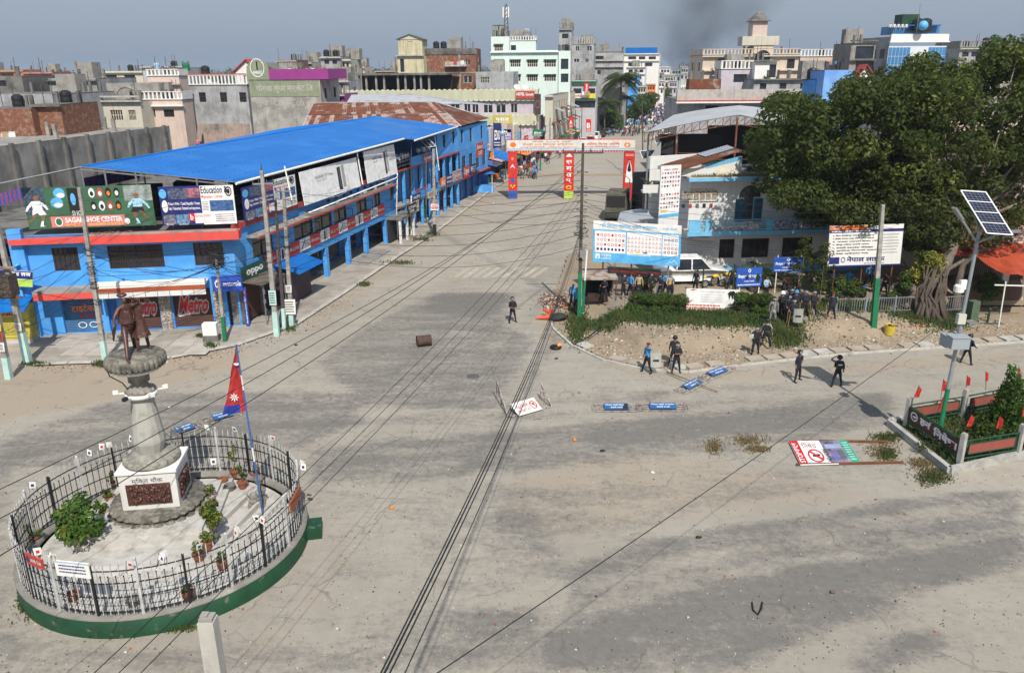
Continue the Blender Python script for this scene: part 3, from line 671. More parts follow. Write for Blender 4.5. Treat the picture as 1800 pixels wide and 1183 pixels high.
# tiled apron before the arcade
ap=thing('shop_apron', 'ridged concrete apron in front of the arcade near the black shop', 'apron',S1.P(20,.1,.8))
for i in range(16):
    MB().wbox(S1,17.6+i*.36,17.6+i*.36+.3,.12,.21,-.3,1.5).build('slab',M_conc,ap)
# floor slab edge, ledges, red lines
MB().wbox(S1,1.6,27.2,5.62,5.78,0,.95).build('window_ledge',M_conc,blue);MB().wbox(S1,1.55,27.25,5.60,5.72,.951,1.0).build('ledge_edge',M_redline,blue)
MB().wbox(S1,.0,S1.L,6.42,6.75,.004,.16).build('red_line',M_redline,blue);MB().wbox(S2,.0,S2.L,6.44,6.6,.004,.12).build('red_line',M_redline,blue)
for i in range(9):MB().wbox(S1,14+i*1.5,14.5+i*1.5,6.02,6.2,.003,.03).build('vent_slot',M_dark,blue)
pp_=MB().tube([S1.P(9,6.05,.9),S1.P(27.5,6.25,.9),S1.P(28,6.5,.8),S1.P(28.1,7.2,.3)],.06,6);pp_.tube([S1.P(27.6,6.2,.9),S1.P(28,3.0,.5),S1.P(28.2,.3,.4)],.05,6);pp_.build('white_gutter_pipe',M_white,blue)
for i in range(7):MB().obox(S1.P(9.5+i*2.7,5.8,.45),.3,.45,.22,.3).build('rubble_block',M_conc,blue)
# street front, middle: open upper gallery with spectators, posts and panels
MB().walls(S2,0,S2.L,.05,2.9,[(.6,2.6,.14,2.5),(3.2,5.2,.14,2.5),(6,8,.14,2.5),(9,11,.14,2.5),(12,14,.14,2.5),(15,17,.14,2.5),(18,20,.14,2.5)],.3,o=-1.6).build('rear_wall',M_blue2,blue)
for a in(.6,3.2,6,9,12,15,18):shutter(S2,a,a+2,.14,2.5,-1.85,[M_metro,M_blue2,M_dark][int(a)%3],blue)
MB().walls(S2,0,S2.L,3.0,6.44,[(a,a+1.5,3.6,5.9) for a in(.8,3.2,5.6,8.0,10.6,13.2,15.8,18.2)],.3,o=-1.5).build('gallery_back_wall',M_blue,blue)
for a in(.8,3.2,5.6,8.0,10.6,13.2,15.8,18.2):window(S2,a,a+1.5,3.6,5.9,-1.7,blue,M_wood)
MB().wbox(S2,0,S2.L,2.85,3.05,-1.6,.03).build('gallery_floor',M_conc,blue)
for i in range(9):a=.2+i*2.55;MB().wbox(S2,a,a+.28,3.05,6.4,-.28,0).wbox(S2,a,a+.28,.1,2.85,-.28,0).build('post',M_blue,blue)
for a0,a1,z0,z1 in((5.5,9.5,3.05,3.9),(12.5,S2.L,3.05,3.85)):MB().wbox(S2,a0,a1,z0,z1,.005,.08).build('gallery_parapet',M_blue,blue);MB().wbox(S2,a0,a1,z1,z1+.1,-.03,.12).build('red_rail',M_redline,blue)
MB().wbox(S2,4.6,13.0,6.6,7.5,-.1,.15).build('roof_parapet',M_blue,blue)
for z in(6.95,7.35):MB().cyl(S1.P(S1.L-2,z,.1),S2.P(4.6,z,.1),.03,n=5).build('gallery_rail',M_steel,blue)
# upper storey under the rusted roof
MB().walls(S2,13.2,S2.L,6.6,9.3,[(15.2,16.2,7.5,8.9),(18.8,19.8,7.6,9.0)],.2).walls(S3,0,S3.L,3.2,9.3,[(.8,1.8,7.4,9.0),(4.5,5.6,7.2,8.9),(9.5,10.5,7.2,8.9),(1,2.6,3.7,5.8),(4,5.6,3.7,5.8),(7,8.6,3.7,5.8),(10,11.6,3.7,5.8)],.2).build('upper_wall',M_blue,blue)
for W_,h in((S2,(15.2,16.2,7.5,8.9)),(S2,(18.8,19.8,7.6,9.0)),(S3,(.8,1.8,7.4,9.0)),(S3,(4.5,5.6,7.2,8.9)),(S3,(9.5,10.5,7.2,8.9)),(S3,(1,2.6,3.7,5.8)),(S3,(4,5.6,3.7,5.8)),(S3,(7,8.6,3.7,5.8)),(S3,(10,11.6,3.7,5.8))):window(W_,*h,-.1,blue)
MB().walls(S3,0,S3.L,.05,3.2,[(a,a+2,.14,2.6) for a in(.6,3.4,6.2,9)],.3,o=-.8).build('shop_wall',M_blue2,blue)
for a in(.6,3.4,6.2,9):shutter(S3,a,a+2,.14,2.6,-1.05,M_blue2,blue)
MB().wbox(S3,0,S3.L,3.1,3.2,-.8,.35).build('ledge',M_redline,blue)
E3=Wall(S3.P(S3.L,0)[:2],(S3.P(S3.L,0)-S3.n*14)[:2]);MB().walls(E3,0,14,0,9.3,[],.1).build('end_wall',M_blue,blue)
L0=Wall((S2.P(13.2,0)-S2.n*12)[:2],S2.P(13.2,0)[:2]);MB().walls(L0,0,12,6.5,9.3,[],.1).build('cross_wall',M_blue,blue)
MB().wbox(S1,-.0,S1.L,.0,6.4,-12.2,-12).wbox(S2,0,S2.L,0,9.2,-12.2,-12).build('rear_wall',M_conc_d,blue)

# ---- the big blue roof: ridge and two slopes with ribs
rid0=D(142,294,50.5);e0=D(412,321,51.0);e1=S1.P(29.2,0,.8);e1=D(708,243,e1.y);e2=D(727,246,e1.y+.6);e3=D(803,222,98);rid1=D(662,205,97)
lf0=D(-60,335,46);lf1=D(500,226,96)
roof=thing('metal_roof', 'huge bright blue sheet metal roof over the rooftop terrace of the market', 'roof',(rid0+e0)/2)
def sheet_roof(name,quads,m,parent,n,rib=.035,th=.03,alt=None):
    mb=MB();k_=0;rs=random.Random(n)
    for a,b,c,d in quads:  # a-b eave, d-c ridge ; ribs run eave to ridge
        for i in range(n):
            t0,t1=i/n,(i+1)/n;tm=t0+(t1-t0)*.72
            A0,A1,Am=a.lerp(b,t0),a.lerp(b,t1),a.lerp(b,tm);D0,D1,Dm=d.lerp(c,t0),d.lerp(c,t1),d.lerp(c,tm);up=V3((0,0,rib));tq=t0+(t1-t0)*.86;Aq,Dq=a.lerp(b,tq)+up,d.lerp(c,tq)+up
            k_=(k_ if i%alt[0] else(rs.random()<alt[1])*1) if alt else 0;mb.poly([A0,Am,Dm,D0],k_);mb.poly([Am,Aq,Dq,Dm],k_);mb.poly([Aq,A1,D1,Dq],k_)
        dn=V3((0,0,-th));mb.poly([a+dn,d+dn,c+dn,b+dn])
    return mb.build(name,m,parent)
sheet_roof('east_slope',[(e0,e1,rid0.lerp(rid1,.60),rid0)],M_roofblue,roof,62,.014)
sheet_roof('east_slope',[(e2,e3,rid1,rid0.lerp(rid1,.603))],M_roofblue,roof,42,.014)
sheet_roof('west_slope',[(lf1,lf0,rid0,rid1)],M_roofblue,roof,90)
MB().cyl(rid0,rid1,.09,n=6).build('ridge_cap',M_roofblue,roof)
def half_pipe(p,q,r,m,name,parent):return MB().cyl(p,q,r,n=8).build(name,m,parent)
half_pipe(e0+V3((.1,0,-.08)),e1+V3((.1,0,-.08)),.09,M_roofedge, 'gutter',roof);half_pipe(e2+V3((.1,0,-.08)),e3+V3((.1,0,-.08)),.09,M_roofedge, 'gutter',roof)
half_pipe(e0,rid0,.035,M_conc_d, 'gable_edge',roof);half_pipe(rid0,lf0,.05,M_steel, 'gable_edge',roof)
scr=MB()
for k in(1,3,5,7):
    for i in range(46):
        p=e0.lerp(e1,(i+.5)/46).lerp(rid0.lerp(rid1,.6*(i+.5)/46),k/8);scr.obox(p+V3((0,0,.012)),.045,.045,.02)
scr.build('roof_screws',M_rubber,roof,kind='stuff')
for k in range(5):p=e0.lerp(rid0,k/5+.05);MB().cyl(V3((p.x,p.y,6.5)),p,.06,n=6).build('roof_post',M_steel,roof)
for k in range(6):p=e0.lerp(e1,k/5.0);q=rid0.lerp(rid1,.12*k);MB().cyl(p+V3((-.3,0,-.15)),q+V3((0,0,-.15)),.05,n=5).build('rafter',M_steel,roof);MB().cyl(V3((q.x,q.y,6.5)),q,.06,n=6).build('roof_post',M_steel,roof)
for u,vt,vb in((500,292,358),(627,266,330),(761,240,306)):
    a,z1=S1.px(u,vt,.5) if u<700 else S2.px(u,vt,.3);W_=S1 if u<700 else S2;a2,z2=W_.px(u-5,vb,.95)
    MB().cyl(W_.P(a,z1,.5),W_.P(a-.25,z2,.95),.055,n=8).build('white_prop',M_white,roof)
# terrace under the roof: near-black boxes painted as interior shade, and striped skirts
for x,y,sx,sy,h in((-26,56,3,2.5,2.0),(-23.5,60,2.4,3,1.9),(-22,68,3,6,1.8),(-19,80,4,5,2.1)):MB().obox((x,y,6.5),sx,sy,h,.2).build('terrace_shade_box',M_dark,blue)
sk=MB()
for i in range(40):
    p=D(45+i*5,341-i*.7,56);
p0,p1=D(148,334,57),D(246,313,60);p2,p3=D(-30,372,54),D(40,350,56)
M_str1=plain('violet strip',(.16,.10,.38));
for a,b in((p0,p1),(p2,p3)):
    sm=MB()
    for i in range(28):
        q0=a.lerp(b,i/28);q1=a.lerp(b,(i+1)/28);sm.hexa([q0,q1,q1+V3((0,.05,0)),q0+V3((0,.05,0)),q0+V3((0,0,.8)),q1+V3((0,0,.8)),q1+V3((0,.05,.8)),q0+V3((0,.05,.8))],i%3)
    sm.build('striped_skirt',[M_roofblue,M_str1,M_redline],blue)
# west wing running back beside the front
WW=Wall((-40,50.5),(-30.4,50.5));
MB().walls(WW,0,WW.L,0,6.3,[(1,3.6,3.9,5.6),(5,8.4,3.9,5.6),(1,4,.1,2.6),(5.2,8.6,.1,2.6)],1.2).build('wing_wall',M_blue2,blue)
MB().wbox(WW,0,WW.L,5.9,6.25,0,.9).wbox(WW,0,WW.L,3.6,3.85,0,.9).build('red_band',M_red,blue)
rl=MB()
for i in range(28):rl.wbox(WW,i*.34,i*.34+.04,3.9,4.9,.75,.79)
rl.wbox(WW,0,WW.L,4.9,4.96,.74,.8).build('balcony_rail',M_steel,blue)
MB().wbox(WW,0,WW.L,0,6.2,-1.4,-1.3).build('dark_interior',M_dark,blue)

# ---- rusted hip roof behind
rr=thing('rusted_roof', 'rusty brown corrugated hip roof behind the blue roof', 'roof',D(700,210,108))
ra,rb=D(552,181,118),D(765,180,112);rc,rd,re_=D(527,232,100),D(810,222,99),D(860,208,112);rf=D(840,200,124)
M_prust=mat('bleached rust sheet',(.40,.30,.25),.8,.2,2,col2=(.20,.08,.045),mscale=1.2,mask=(.5,.6))
rm0,rm1=rc.lerp(ra,.52),rd.lerp(rb,.52);up_=V3((0,0,.06))
sheet_roof('lower_sheets',[(rc,rd,rm1,rm0)],[M_rust,M_prust],rr,60,.05,alt=(2,.38));sheet_roof('upper_sheets',[(rm0+up_,rm1+up_,rb,ra)],[M_rust,M_prust],rr,56,.05,alt=(2,.34))
hp=MB()
for i in range(16):
    a=rd.lerp(re_,i/16);b=rd.lerp(re_,(i+1)/16);hp.poly([a,b,rb]);hp.poly([a+V3((0,0,.04)),a.lerp(b,.3)+V3((0,0,.04)),rb+V3((0,0,.02))])
hp.build('hip_slope',M_rust,rr);MB().poly([re_,rf,ra,rb]).build('back_slope',M_rust,rr)
MB().tube([rc,ra,rb,rd],.08,5).tube([rb,re_],.08,5).build('ridge_cap',M_tin,rr)
tin=thing('tin_roof', 'silver grey corrugated roof beyond the rusted hip roof', 'roof',D(690,180,126))
ta,tb,tc,td=D(606,186,124),D(812,183,120),D(722,166,132),D(618,167,134)
sheet_roof('front_slope',[(ta,tb,tc,td)],mat('patched tin',(.42,.44,.47),.5,.1,1,col2=(.34,.27,.2),mscale=.35,mask=(.55,.62)),tin,30,.05)
MB().poly([tb,D(880,186,128),tc]).build('hip_slope',M_tin,tin)

# ---- billboards and signs on the corner building
M_pitch=mat('green pitch print',(.05,.13,.07),.5,.3,.8)
b=WBoard(F,37,331,275,396,-.15);
b.rect(0,0,1,1,M_pitch,0).rect(.0,.35,.16,1,mat('crowd print',(.05,.08,.12),.5,.8,6),1).rect(.78,.62,1,1,mat('stadium print',(.25,.30,.28),.5,.5,3),1)
b.rect(.18,.03,.76,.29,plain('rose print',(.62,.20,.18)),2);b.text('SAGAR SHOE CENTER',.29,.13,.74,.26,M_whiteb,3,.03).text('00977  9804902731',.29,.05,.74,.10,M_yellow,3,.01).disc(.24,.16,.03,.11,M_green,3).ring(.24,.16,.03,.11,M_whiteb,.8,4)
def footballer(b,x,y,s,kit,short,flip=1):
    f=lambda pts:[(x+flip*px*s,y+py*s*3.4) for px,py in pts]
    b.disc(x+flip*.02*s,y+3.05*s,.09*s,.30*s,M_skin,3)
    b.pg(f([(-.16,.80),(.16,.80),(.20,.52),(-.14,.50)]),kit,3).pg(f([(-.15,.79),(-.34,.62),(-.42,.48),(-.36,.46),(-.26,.58),(-.12,.68)]),kit,3).pg(f([(.15,.79),(.34,.66),(.40,.52),(.34,.5),(.26,.6),(.12,.70)]),kit,3)
    b.pg(f([(-.16,.52),(.20,.53),(.30,.36),(.06,.34),(-.02,.42),(-.2,.34)]),short,4).pg(f([(.08,.36),(.26,.36),(.20,.20),(.10,.04),(.02,.04),(.10,.2)]),M_skin,3).pg(f([(-.2,.36),(-.04,.40),(-.14,.22),(-.36,.10),(-.40,.14),(-.22,.24)]),M_skin,3)
    b.pg(f([(.08,.14),(.16,.16),(.12,.0),(.2,-.03),(.0,-.03)]),kit,4)
footballer(b,.09,.08,.22,M_whiteb,M_whiteb);footballer(b,.88,.08,.22,mat('sky stripe print',(.35,.6,.8),.5,.4,12),M_black,-1)
b.disc(.775,.13,.022,.075,M_whiteb,3)
for cx,cy,r_ in((.25,.62,.05),(.28,.85,.045)):b.disc(cx,cy,r_,.13,M_skyprint,2).disc(cx+.01,cy-.05,r_*.7,.06,M_whiteb,3)
b.rect(.34,.38,.46,.97,M_black,2).disc(.38,.7,.02,.15,M_skyprint,3).text('SHOE',.355,.3,.45,.42,M_whiteb,3)
for i in range(4):
    for j in range(2):
        b.disc(.53+i*.065,.52+j*.32,.024,.12,[M_black,M_whiteb,M_redline,M_black][(i+j)%4],2).disc(.53+i*.065,.50+j*.32,.014,.06,[M_whiteb,M_black,M_whiteb,M_orange][(i+j)%4],3)
b.panel('billboard',M_pitch,None, 'wide green football shoe shop billboard on the roof edge', 'billboard')
def edu(b,label,small=False):
    b.rect(0,0,.55,1,M_navy,0).rect(.55,0,1,1,M_whiteb,0)
    b.rect(.12,.68,.36,.95,mat('city photo print',(.08,.10,.16),.5,.9,9),1).rect(.36,.70,.54,.95,mat('flag photo print',(.30,.12,.16),.5,.8,5),1)
    b.text('Education &',.56,.80,.92,.98,M_black,2,.02).text('Migration Corner',.56,.66,.85,.76,M_redprint,2,.01).ring(.93,.84,.045,.13,M_black,.7,2).disc(.93,.84,.02,.07,M_black,2)
    b.text('Poland / Malta / Czech Republic / France',.11,.50,.53,.60,M_whiteb,2,.02).text('Italy / Netherland / Denmark and many more..',.11,.38,.53,.48,M_whiteb,2,.02).disc(.06,.5,.04,.16,M_whiteb,1).disc(.05,.82,.05,.12,M_skyprint,1)
    b.rect(.66,.34,.98,.62,mat('harbour photo print',(.05,.12,.28),.5,.7,7),1).rect(.02,.04,.18,.28,mat('ruin photo print',(.15,.17,.22),.5,.8,6),1).rect(.19,.04,.36,.28,mat('tower photo print',(.10,.22,.35),.5,.8,6),1)
    b.rect(.36,.10,.44,.30,M_redprint,2).text('b',.38,.13,.42,.28,M_whiteb,3,.02).rect(.44,.04,.72,.3,M_whiteb,1).text('Bundes Institut',.45,.2,.66,.28,M_redline,2).lines(.72,.06,.98,.28,4,M_black,2,.3,2).text('Rome',.05,.01,.14,.06,M_whiteb,3).text('Greece',.22,.01,.34,.06,M_whiteb,3)
    b.lines(.56,.36,.65,.6,6,M_black,2,.35,3)
    return b.panel('billboard',M_navy,None,label, 'billboard')
edu(WBoard(F,277,329,417,393,-.1), 'education billboard facing the junction beside the green shoe board')
edu(ABoard(S1,1.0,8.2,6.8,8.95,.45), 'education billboard on the street side just round the corner, behind the concrete pole')
def phone_ad(b,label,tx=True):
    b.rect(0,0,1,1,M_whiteb,0).text('HUAWEI Y7 Prime',.22,.66,.52,.76,M_black,2).text('3GB RAM',.24,.58,.4,.62,M_redline,2)
    b.pg([(.60,.12),(.66,.10),(.66,.86),(.60,.84)],M_black,2).rect(.62,.2,.645,.8,plain('phone screen print',(.08,.08,.1)),3).pg([(.68,.16),(.73,.18),(.73,.9),(.68,.88)],plain('silver print',(.35,.35,.36)),2)
    b.ring(.56,.1,.22,.16,plain('pale gold print',(.55,.50,.42)),.92,1,24)
    if tx:b.text('BREAKTHROUGH',.78,.5,.98,.6,M_black,2)
    return b.panel('banner',M_whiteb,None,label, 'banner')
phone_ad(Board(S1.P(8.8,6.6,.75),S1.P(19.2,6.6,.75),S1.P(8.8,9.0,.5)), 'white phone advertising banner between the education board and the open gap',False)
phone_ad(Board(S1.P(20.8,6.6,.75),S1.P(28.2,6.6,.75),S1.P(20.8,9.3,.5)), 'white phone advertising banner next to the crowded balcony')
# Huawei strip of ten alternating panels
strip=thing('shop_sign_strip', 'long strip of alternating red and white phone brand panels along the arcade', 'sign',S1.P(12,3.2,.1))
n=13;s0,s1_=3.4,25.9
for i in range(n):
    x0=s0+(s1_-s0)*i/n;x1=s0+(s1_-s0)*(i+1)/n-.02;bb=ABoard(S1,x0,x1,3.18,4.05,.14,.08)
    if i%2==0:
        bb.text('HUAWEI',.35,.34,.92,.62,M_whiteb,1,.01)
        for k in range(5):t=math.pi*(k+.5)/5;bb.pg([(.2,.38),(.2+.13*math.cos(t-.2),.38+.32*math.sin(t-.2)),(.2+.13*math.cos(t+.2),.38+.32*math.sin(t+.2))],M_whiteb,1)
    elif i%4==1:bb.pg([(.38,.05),(.55,.1),(.55,.92),(.38,.88)],M_black,1).pg([(.62,.1),(.72,.1),(.72,.9),(.62,.86)],plain('silver print',(.35,.35,.36)),1)
    else:bb.pg([(.1,.2),(.5,.9),(.55,.88),(.2,.15)],M_black,1).lines(.45,.2,.95,.8,3,M_gp,1,.5,i)
    bb.panel('panel',M_redprint if i%2==0 else M_whiteb,strip)
M_oppo=plain('dark green print',(.01,.07,.05),.5)
b=ABoard(S1,.1,3.3,2.95,3.95,.3);b.text('oppo',.18,.2,.85,.72,M_whiteb,1,.04);b.panel('shop_sign',M_oppo,None, 'dark green phone shop sign on the street side of the corner', 'sign')
b=WBoard(F,371,486,427,511,.8);b.text('motorola',.36,.32,.96,.66,M_whiteb,1,.01).disc(.19,.5,.10,.28,M_whiteb,1,16).text('M',.13,.36,.25,.62,M_navy,2,.03).text('hellomoto',.1,.08,.3,.15,M_whiteb,1);b.panel('shop_sign',plain('royal blue print',(.02,.07,.42)),None, 'royal blue phone brand sign above the plum shutter', 'sign')
b=WBoard(F,425,506,439,573,.35,.2);b.text('hello',.3,.08,.72,.40,M_whiteb,1,.02,True).text('moto',.3,.42,.72,.78,M_yellow,1,.02,True).disc(.5,.88,.32,.055,M_redprint,1).text('M',.36,.86,.64,.90,M_whiteb,2,.02);b.panel('shop_sign',plain('royal blue print',(.02,.07,.42)),None, 'tall upright blue sign at the very corner of the market', 'sign')
# awnings on the corner
aw=thing('shop_awning', 'grey patched tarpaulin awning at the corner under the green sign', 'awning',S1.P(1,2.7,.7));MB().hexa([S1.P(.1,2.85,1.7),S1.P(3.3,2.85,1.7),S1.P(3.4,3.0,.1),S1.P(.1,3.0,.1),S1.P(.1,2.9,1.7),S1.P(3.3,2.9,1.7),S1.P(3.4,3.05,.1),S1.P(.1,3.05,.1)]).build('cover',mat('dusty tarp',(.12,.10,.085),.9,.3,2),aw)
for a in(.3,3.1):MB().cyl(S1.P(a,.1,1.6),S1.P(a,2.86,1.6),.04,n=6).build('pole',M_steel,aw)
aw=thing('shop_awning', 'bright blue sheet awning sticking out beside the leaning poles', 'awning',S1.P(6,2.6,.7))
MB().hexa([S1.P(4.6,2.5,2.0),S1.P(8.6,2.5,2.0),S1.P(8.7,3.05,.1),S1.P(4.6,3.05,.1),S1.P(4.6,2.55,2.0),S1.P(8.6,2.55,2.0),S1.P(8.7,3.1,.1),S1.P(4.6,3.1,.1)]).build('cover',M_roofblue,aw)
MB().wbox(S1,4.7,8.3,.1,2.5,-.2,.9).build('stall_box',mat('plum shutter paint',(.05,.03,.05)),aw)
# black wooden shop front at the kink
bs=thing('timber_shop', 'black timber shop front with white lettering where the arcade ends', 'shop',S1.P(28,0,.4))
MB().wbox(S1,26.4,30.6,2.4,2.6,.0,1.6).build('canopy',M_conc_d,bs)
for a in(26.5,28.4,30.3):MB().wbox(S1,a,a+.22,.1,2.4,1.2,1.42).build('post',M_white,bs)
b=ABoard(S1,28.5,31,2.5,3.5,1.5);b.text('ROSHAN',.1,.5,.9,.8,M_whiteb,1,.02).text('STORE',.2,.15,.7,.4,M_whiteb,1,.02);b.panel('sign_board',M_black,bs)
MB().wbox(S1,26.5,28.9,.1,2.3,-.1,.3).build('dark_shutter',M_dark,bs)
# small signs on the gallery
def msign(W,a0,a1,z0,z1,o,m,tm,txt,label,cat='sign',bold=.02):
    b=ABoard(W,a0,a1,z0,z1,o)
    for i,t in enumerate(txt):k=len(txt);b.text(t,.08,1-(i+.85)/k,.92,1-(i+.2)/k,tm,1,bold)
    return b.panel('shop_sign',m,None,label,cat)
msign(S2,4.2,6.6,3.05,3.75,.25,M_navy,M_whiteb,['इलेक्ट्रोनिक्स'], 'navy shop sign on the gallery behind the far concrete pole')
msign(S2,1.6,4.2,2.2,3.3,.9,plain('pale green print',(.42,.47,.33)),M_redline,['ममता', 'स्टोर'], 'pale green shop sign hanging low beside the black shop')
msign(S2,6.8,9.6,3.0,3.6,1.0,plain('cream print',(.55,.5,.32)),M_redline,['पसल'], 'cream sign board under the gallery rail')
msign(S2,5.4,7.6,2.3,3.0,1.7,M_orange,M_whiteb,['NCELL'], 'orange sign board sticking out under the gallery')
msign(S2,7.9,10.6,6.75,7.35,.22,M_redline,M_whiteb,['Kathmandu'], 'red board fixed to the blue roof parapet by the solar lamp')
msign(S2,13.4,15.0,3.3,4.3,.25,M_orange,M_whiteb,['सेवा'], 'small orange sign on the blue gallery corner')
msign(S2,15.2,17.6,3.3,4.3,.25,M_navy,M_whiteb,['मोबाइल', 'सेन्टर'], 'dark blue two-line sign on the gallery')
msign(S2,17.8,21.0,3.3,4.5,.25,M_gp,M_redline,['STUDIO', 'LAB'], 'grey sign board beside the dark blue one')
msign(S3,.4,2.6,3.3,4.6,.4,M_redline,M_whiteb,['Digital'], 'red sign near the end of the blue building')
msign(S3,3.0,6.0,3.3,4.5,.4,M_navy,M_whiteb,['कम्प्युटर'], 'navy sign near the end of the blue building')
b=Board(S3.P(2,5.6,1.6),S3.P(5,5.6,1.6),S3.P(2,7.3,1.6));b.text('Bakery',.1,.5,.9,.85,M_whiteb,1,.02).text('CAFE',.2,.1,.8,.4,M_whiteb,1,.02);b.panel('shop_sign',M_redline,None, 'red projecting sign above the far end of the blue gallery', 'sign')
# ------------------------------------------------------------------ people: one grown skin per pose
def person_mesh(name,mats,arms=('down', 'down'),legs=(0.16,0.0),lean=0.0,fat=1.0,turn=0.0,sub=1,sit=False):
    """1.72 m tall, faces -y; arms: (right, left); legs: (stance width, stride). mats: skin, shirt, trousers, boots, hair"""
    J=[];E_=[];Rr=[];cat_=[]
    def j(x,y,z,r,c,par=None,ry=None):
        J.append((x,y,z));Rr.append((r,ry or r));cat_.append(c)
        if par is not None:E_.append((par,len(J)-1))
        return len(J)-1
    L=lean;hz=.92
    pel=j(0,0,hz,.125*fat,2,ry=.10*fat);wa=j(0,L*.3,1.08,.115*fat,1,pel,.095*fat);chst=j(0,L*.7,1.28,.15*fat,1,wa,.11*fat);nb=j(0,L,1.43,.085,1,chst)
    nk=j(0,L*1.05,1.49,.052,0,nb);h1=j(0,L*1.1-.012,1.575,.078,0,nk,.088);h2=j(0,L*1.12+.008,1.665,.072,4,h1,.082)
    for sgn,arm in((-1,arms[0]),(1,arms[1])):  # person's own right is -x when facing -y
        sh=j(sgn*.165,L*.9,1.40,.062*fat,1,nb)
        A={'down':((.235,.02,1.14),(.245,-.04,.90),(.245,-.06,.80)), 'hip':((.34,.06,1.20),(.20,-.02,1.02),(.15,-.06,1.0)), 'eyes':((.36,-.06,1.50),(.17,-.15,1.63),(.10,-.15,1.66)),
             'front':((.24,-.05,1.16),(.14,-.27,1.10),(.07,-.32,1.12)), 'point':((.20,-.24,1.36),(.18,-.47,1.42),(.17,-.57,1.44)), 'cross':((.24,-.06,1.15),(.02,-.21,1.16),(-.06,-.20,1.18)),
             'side':((.34,-.05,1.20),(.44,-.18,1.04),(.46,-.22,.97)), 'up':((.28,-.04,1.58),(.24,-.10,1.82),(.22,-.12,1.92)), 'stick':((.26,-.06,1.15),(.27,-.24,1.02),(.27,-.30,.98))}[arm]
        e,w_,h=[(sgn*x,y+L*.8,z) for x,y,z in A]
        ej=j(*e,.046*fat,1,sh);wj=j(*w_,.034,0,ej);j(*h,.036,0,wj)
    stw,strd=legs
    for sgn in(-1,1):
        yo=strd*sgn
        if sit:hp=j(sgn*.09,0,hz-.05,.095,2,pel);kn=j(sgn*.14,-.42,hz-.02,.065,2,hp);an=j(sgn*.14,-.40,hz-.42,.045,3,kn);j(sgn*.14,-.55,hz-.46,.04,3,an);continue
        hp=j(sgn*.088,0,hz-.10,.094*fat,2,pel);kn=j(sgn*(.08+stw*.35),yo*.45-.02,.50,.064*fat,2,hp);an=j(sgn*(.06+stw*.8),yo,.11,.046,3,kn)
        hl=j(sgn*(.06+stw*.8),yo+.02,.045,.045,3,an);j(sgn*(.07+stw*.85),yo-.15,.035,.036,3,hl)
    me=bpy.data.meshes.new(name);me.from_pydata(J,E_,[]);o=bpy.data.objects.new(name,me);COL.objects.link(o)
    md=o.modifiers.new('s', 'SKIN');md.use_smooth_shade=True;me.skin_vertices[0].data[0].use_root=True
    for i,r in enumerate(Rr):me.skin_vertices[0].data[i].radius=r
    if sub:sb=o.modifiers.new('b', 'SUBSURF');sb.levels=sub;sb.render_levels=sub
    dg=bpy.context.evaluated_depsgraph_get();res=bpy.data.meshes.new_from_object(o.evaluated_get(dg));bpy.data.objects.remove(o);res.name=name
    res.materials.clear()
    for m in mats:res.materials.append(m)
    P0=np.array([J[a] for a,b in E_]);P1=np.array([J[b] for a,b in E_]);dd=P1-P0;ll=(dd**2).sum(1)
    for p in res.polygons:
        c=np.array(p.center);t=np.clip(((c-P0)*dd).sum(1)/ll,0,1);q=P0+dd*t[:,None];k=int(((c-q)**2).sum(1).argmin());a,b=E_[k];ct=cat_[b] if t[k]>.5 or b in(nk,) else cat_[a]
        if ct==1 and c[2]<.98 and abs(c[0])<.18:ct=2
        if ct==4 and c[1]<-.03 and c[2]<1.66:ct=0
        if ct==0 and c[2]>1.62 and c[1]>-.045:ct=4
        p.material_index=ct
    bm=bmesh.new();bm.from_mesh(res)  # nose, brow and ears pulled out of the head surface
    for vtx in bm.verts:
        x,y,z=vtx.co
        if z>1.56 and z<1.60 and y<L-.07 and abs(x)<.02:vtx.co.y-=.022
        if z>1.56 and z<1.62 and abs(x)>.068 and abs(y-L)<.03:vtx.co.x*=1.15
    bm.to_mesh(res);bm.free()
    return res
PC={}
M_uni=plain('navy uniform',(.016,.018,.034),.85);M_trous=plain('dark navy trousers',(.012,.013,.024),.85);M_boot=plain('black boot',(.01,.01,.01),.5);M_hair=plain('black hair',(.012,.01,.009),.6)
M_shirt_b=plain('bright blue shirt',(.05,.26,.55));M_shirt_w=plain('white shirt',(.68,.68,.68));M_shirt_r=plain('red shirt',(.45,.05,.05));M_shirt_k=plain('black shirt',(.02,.02,.022))
M_shirt_y=plain('tan shirt',(.40,.30,.18));M_shirt_l=plain('light blue shirt',(.30,.45,.62));M_jean=plain('dark jeans',(.03,.04,.075));M_grayt=plain('grey trousers',(.12,.12,.12));M_pinkc=plain('pink cloth',(.6,.2,.3))
M_camo=mat('grey camouflage',(.10,.11,.115),.85,.3,6,col2=(.30,.31,.31),mscale=9,mask=(.48,.54));M_skinb=M_skin
def pmesh(key,shirt=M_uni,trous=M_trous,hair=M_hair,**kw):
    k=(key,shirt.name,trous.name,hair.name)
    if k not in PC:PC[k]=person_mesh('person',[M_skin,shirt,trous,M_boot,hair],**kw)
    return PC[k]
POSE=dict(stand=dict(),hip=dict(arms=('down', 'hip'),legs=(.24,.05)),eyes=dict(arms=('down', 'eyes'),legs=(.22,.08)),front=dict(arms=('front', 'front'),legs=(.2,.03)),point=dict(arms=('hip', 'point'),legs=(.2,.12)),
            stick=dict(arms=('stick', 'down'),legs=(.22,.06)),cross=dict(arms=('cross', 'cross'),legs=(.16,0)),walk=dict(arms=('front', 'down'),legs=(.12,.22)),stride=dict(arms=('down', 'front'),legs=(.3,.16)),side=dict(arms=('side', 'down'),legs=(.22,.1)),up=dict(arms=('up', 'up'),legs=(.2,.1)))
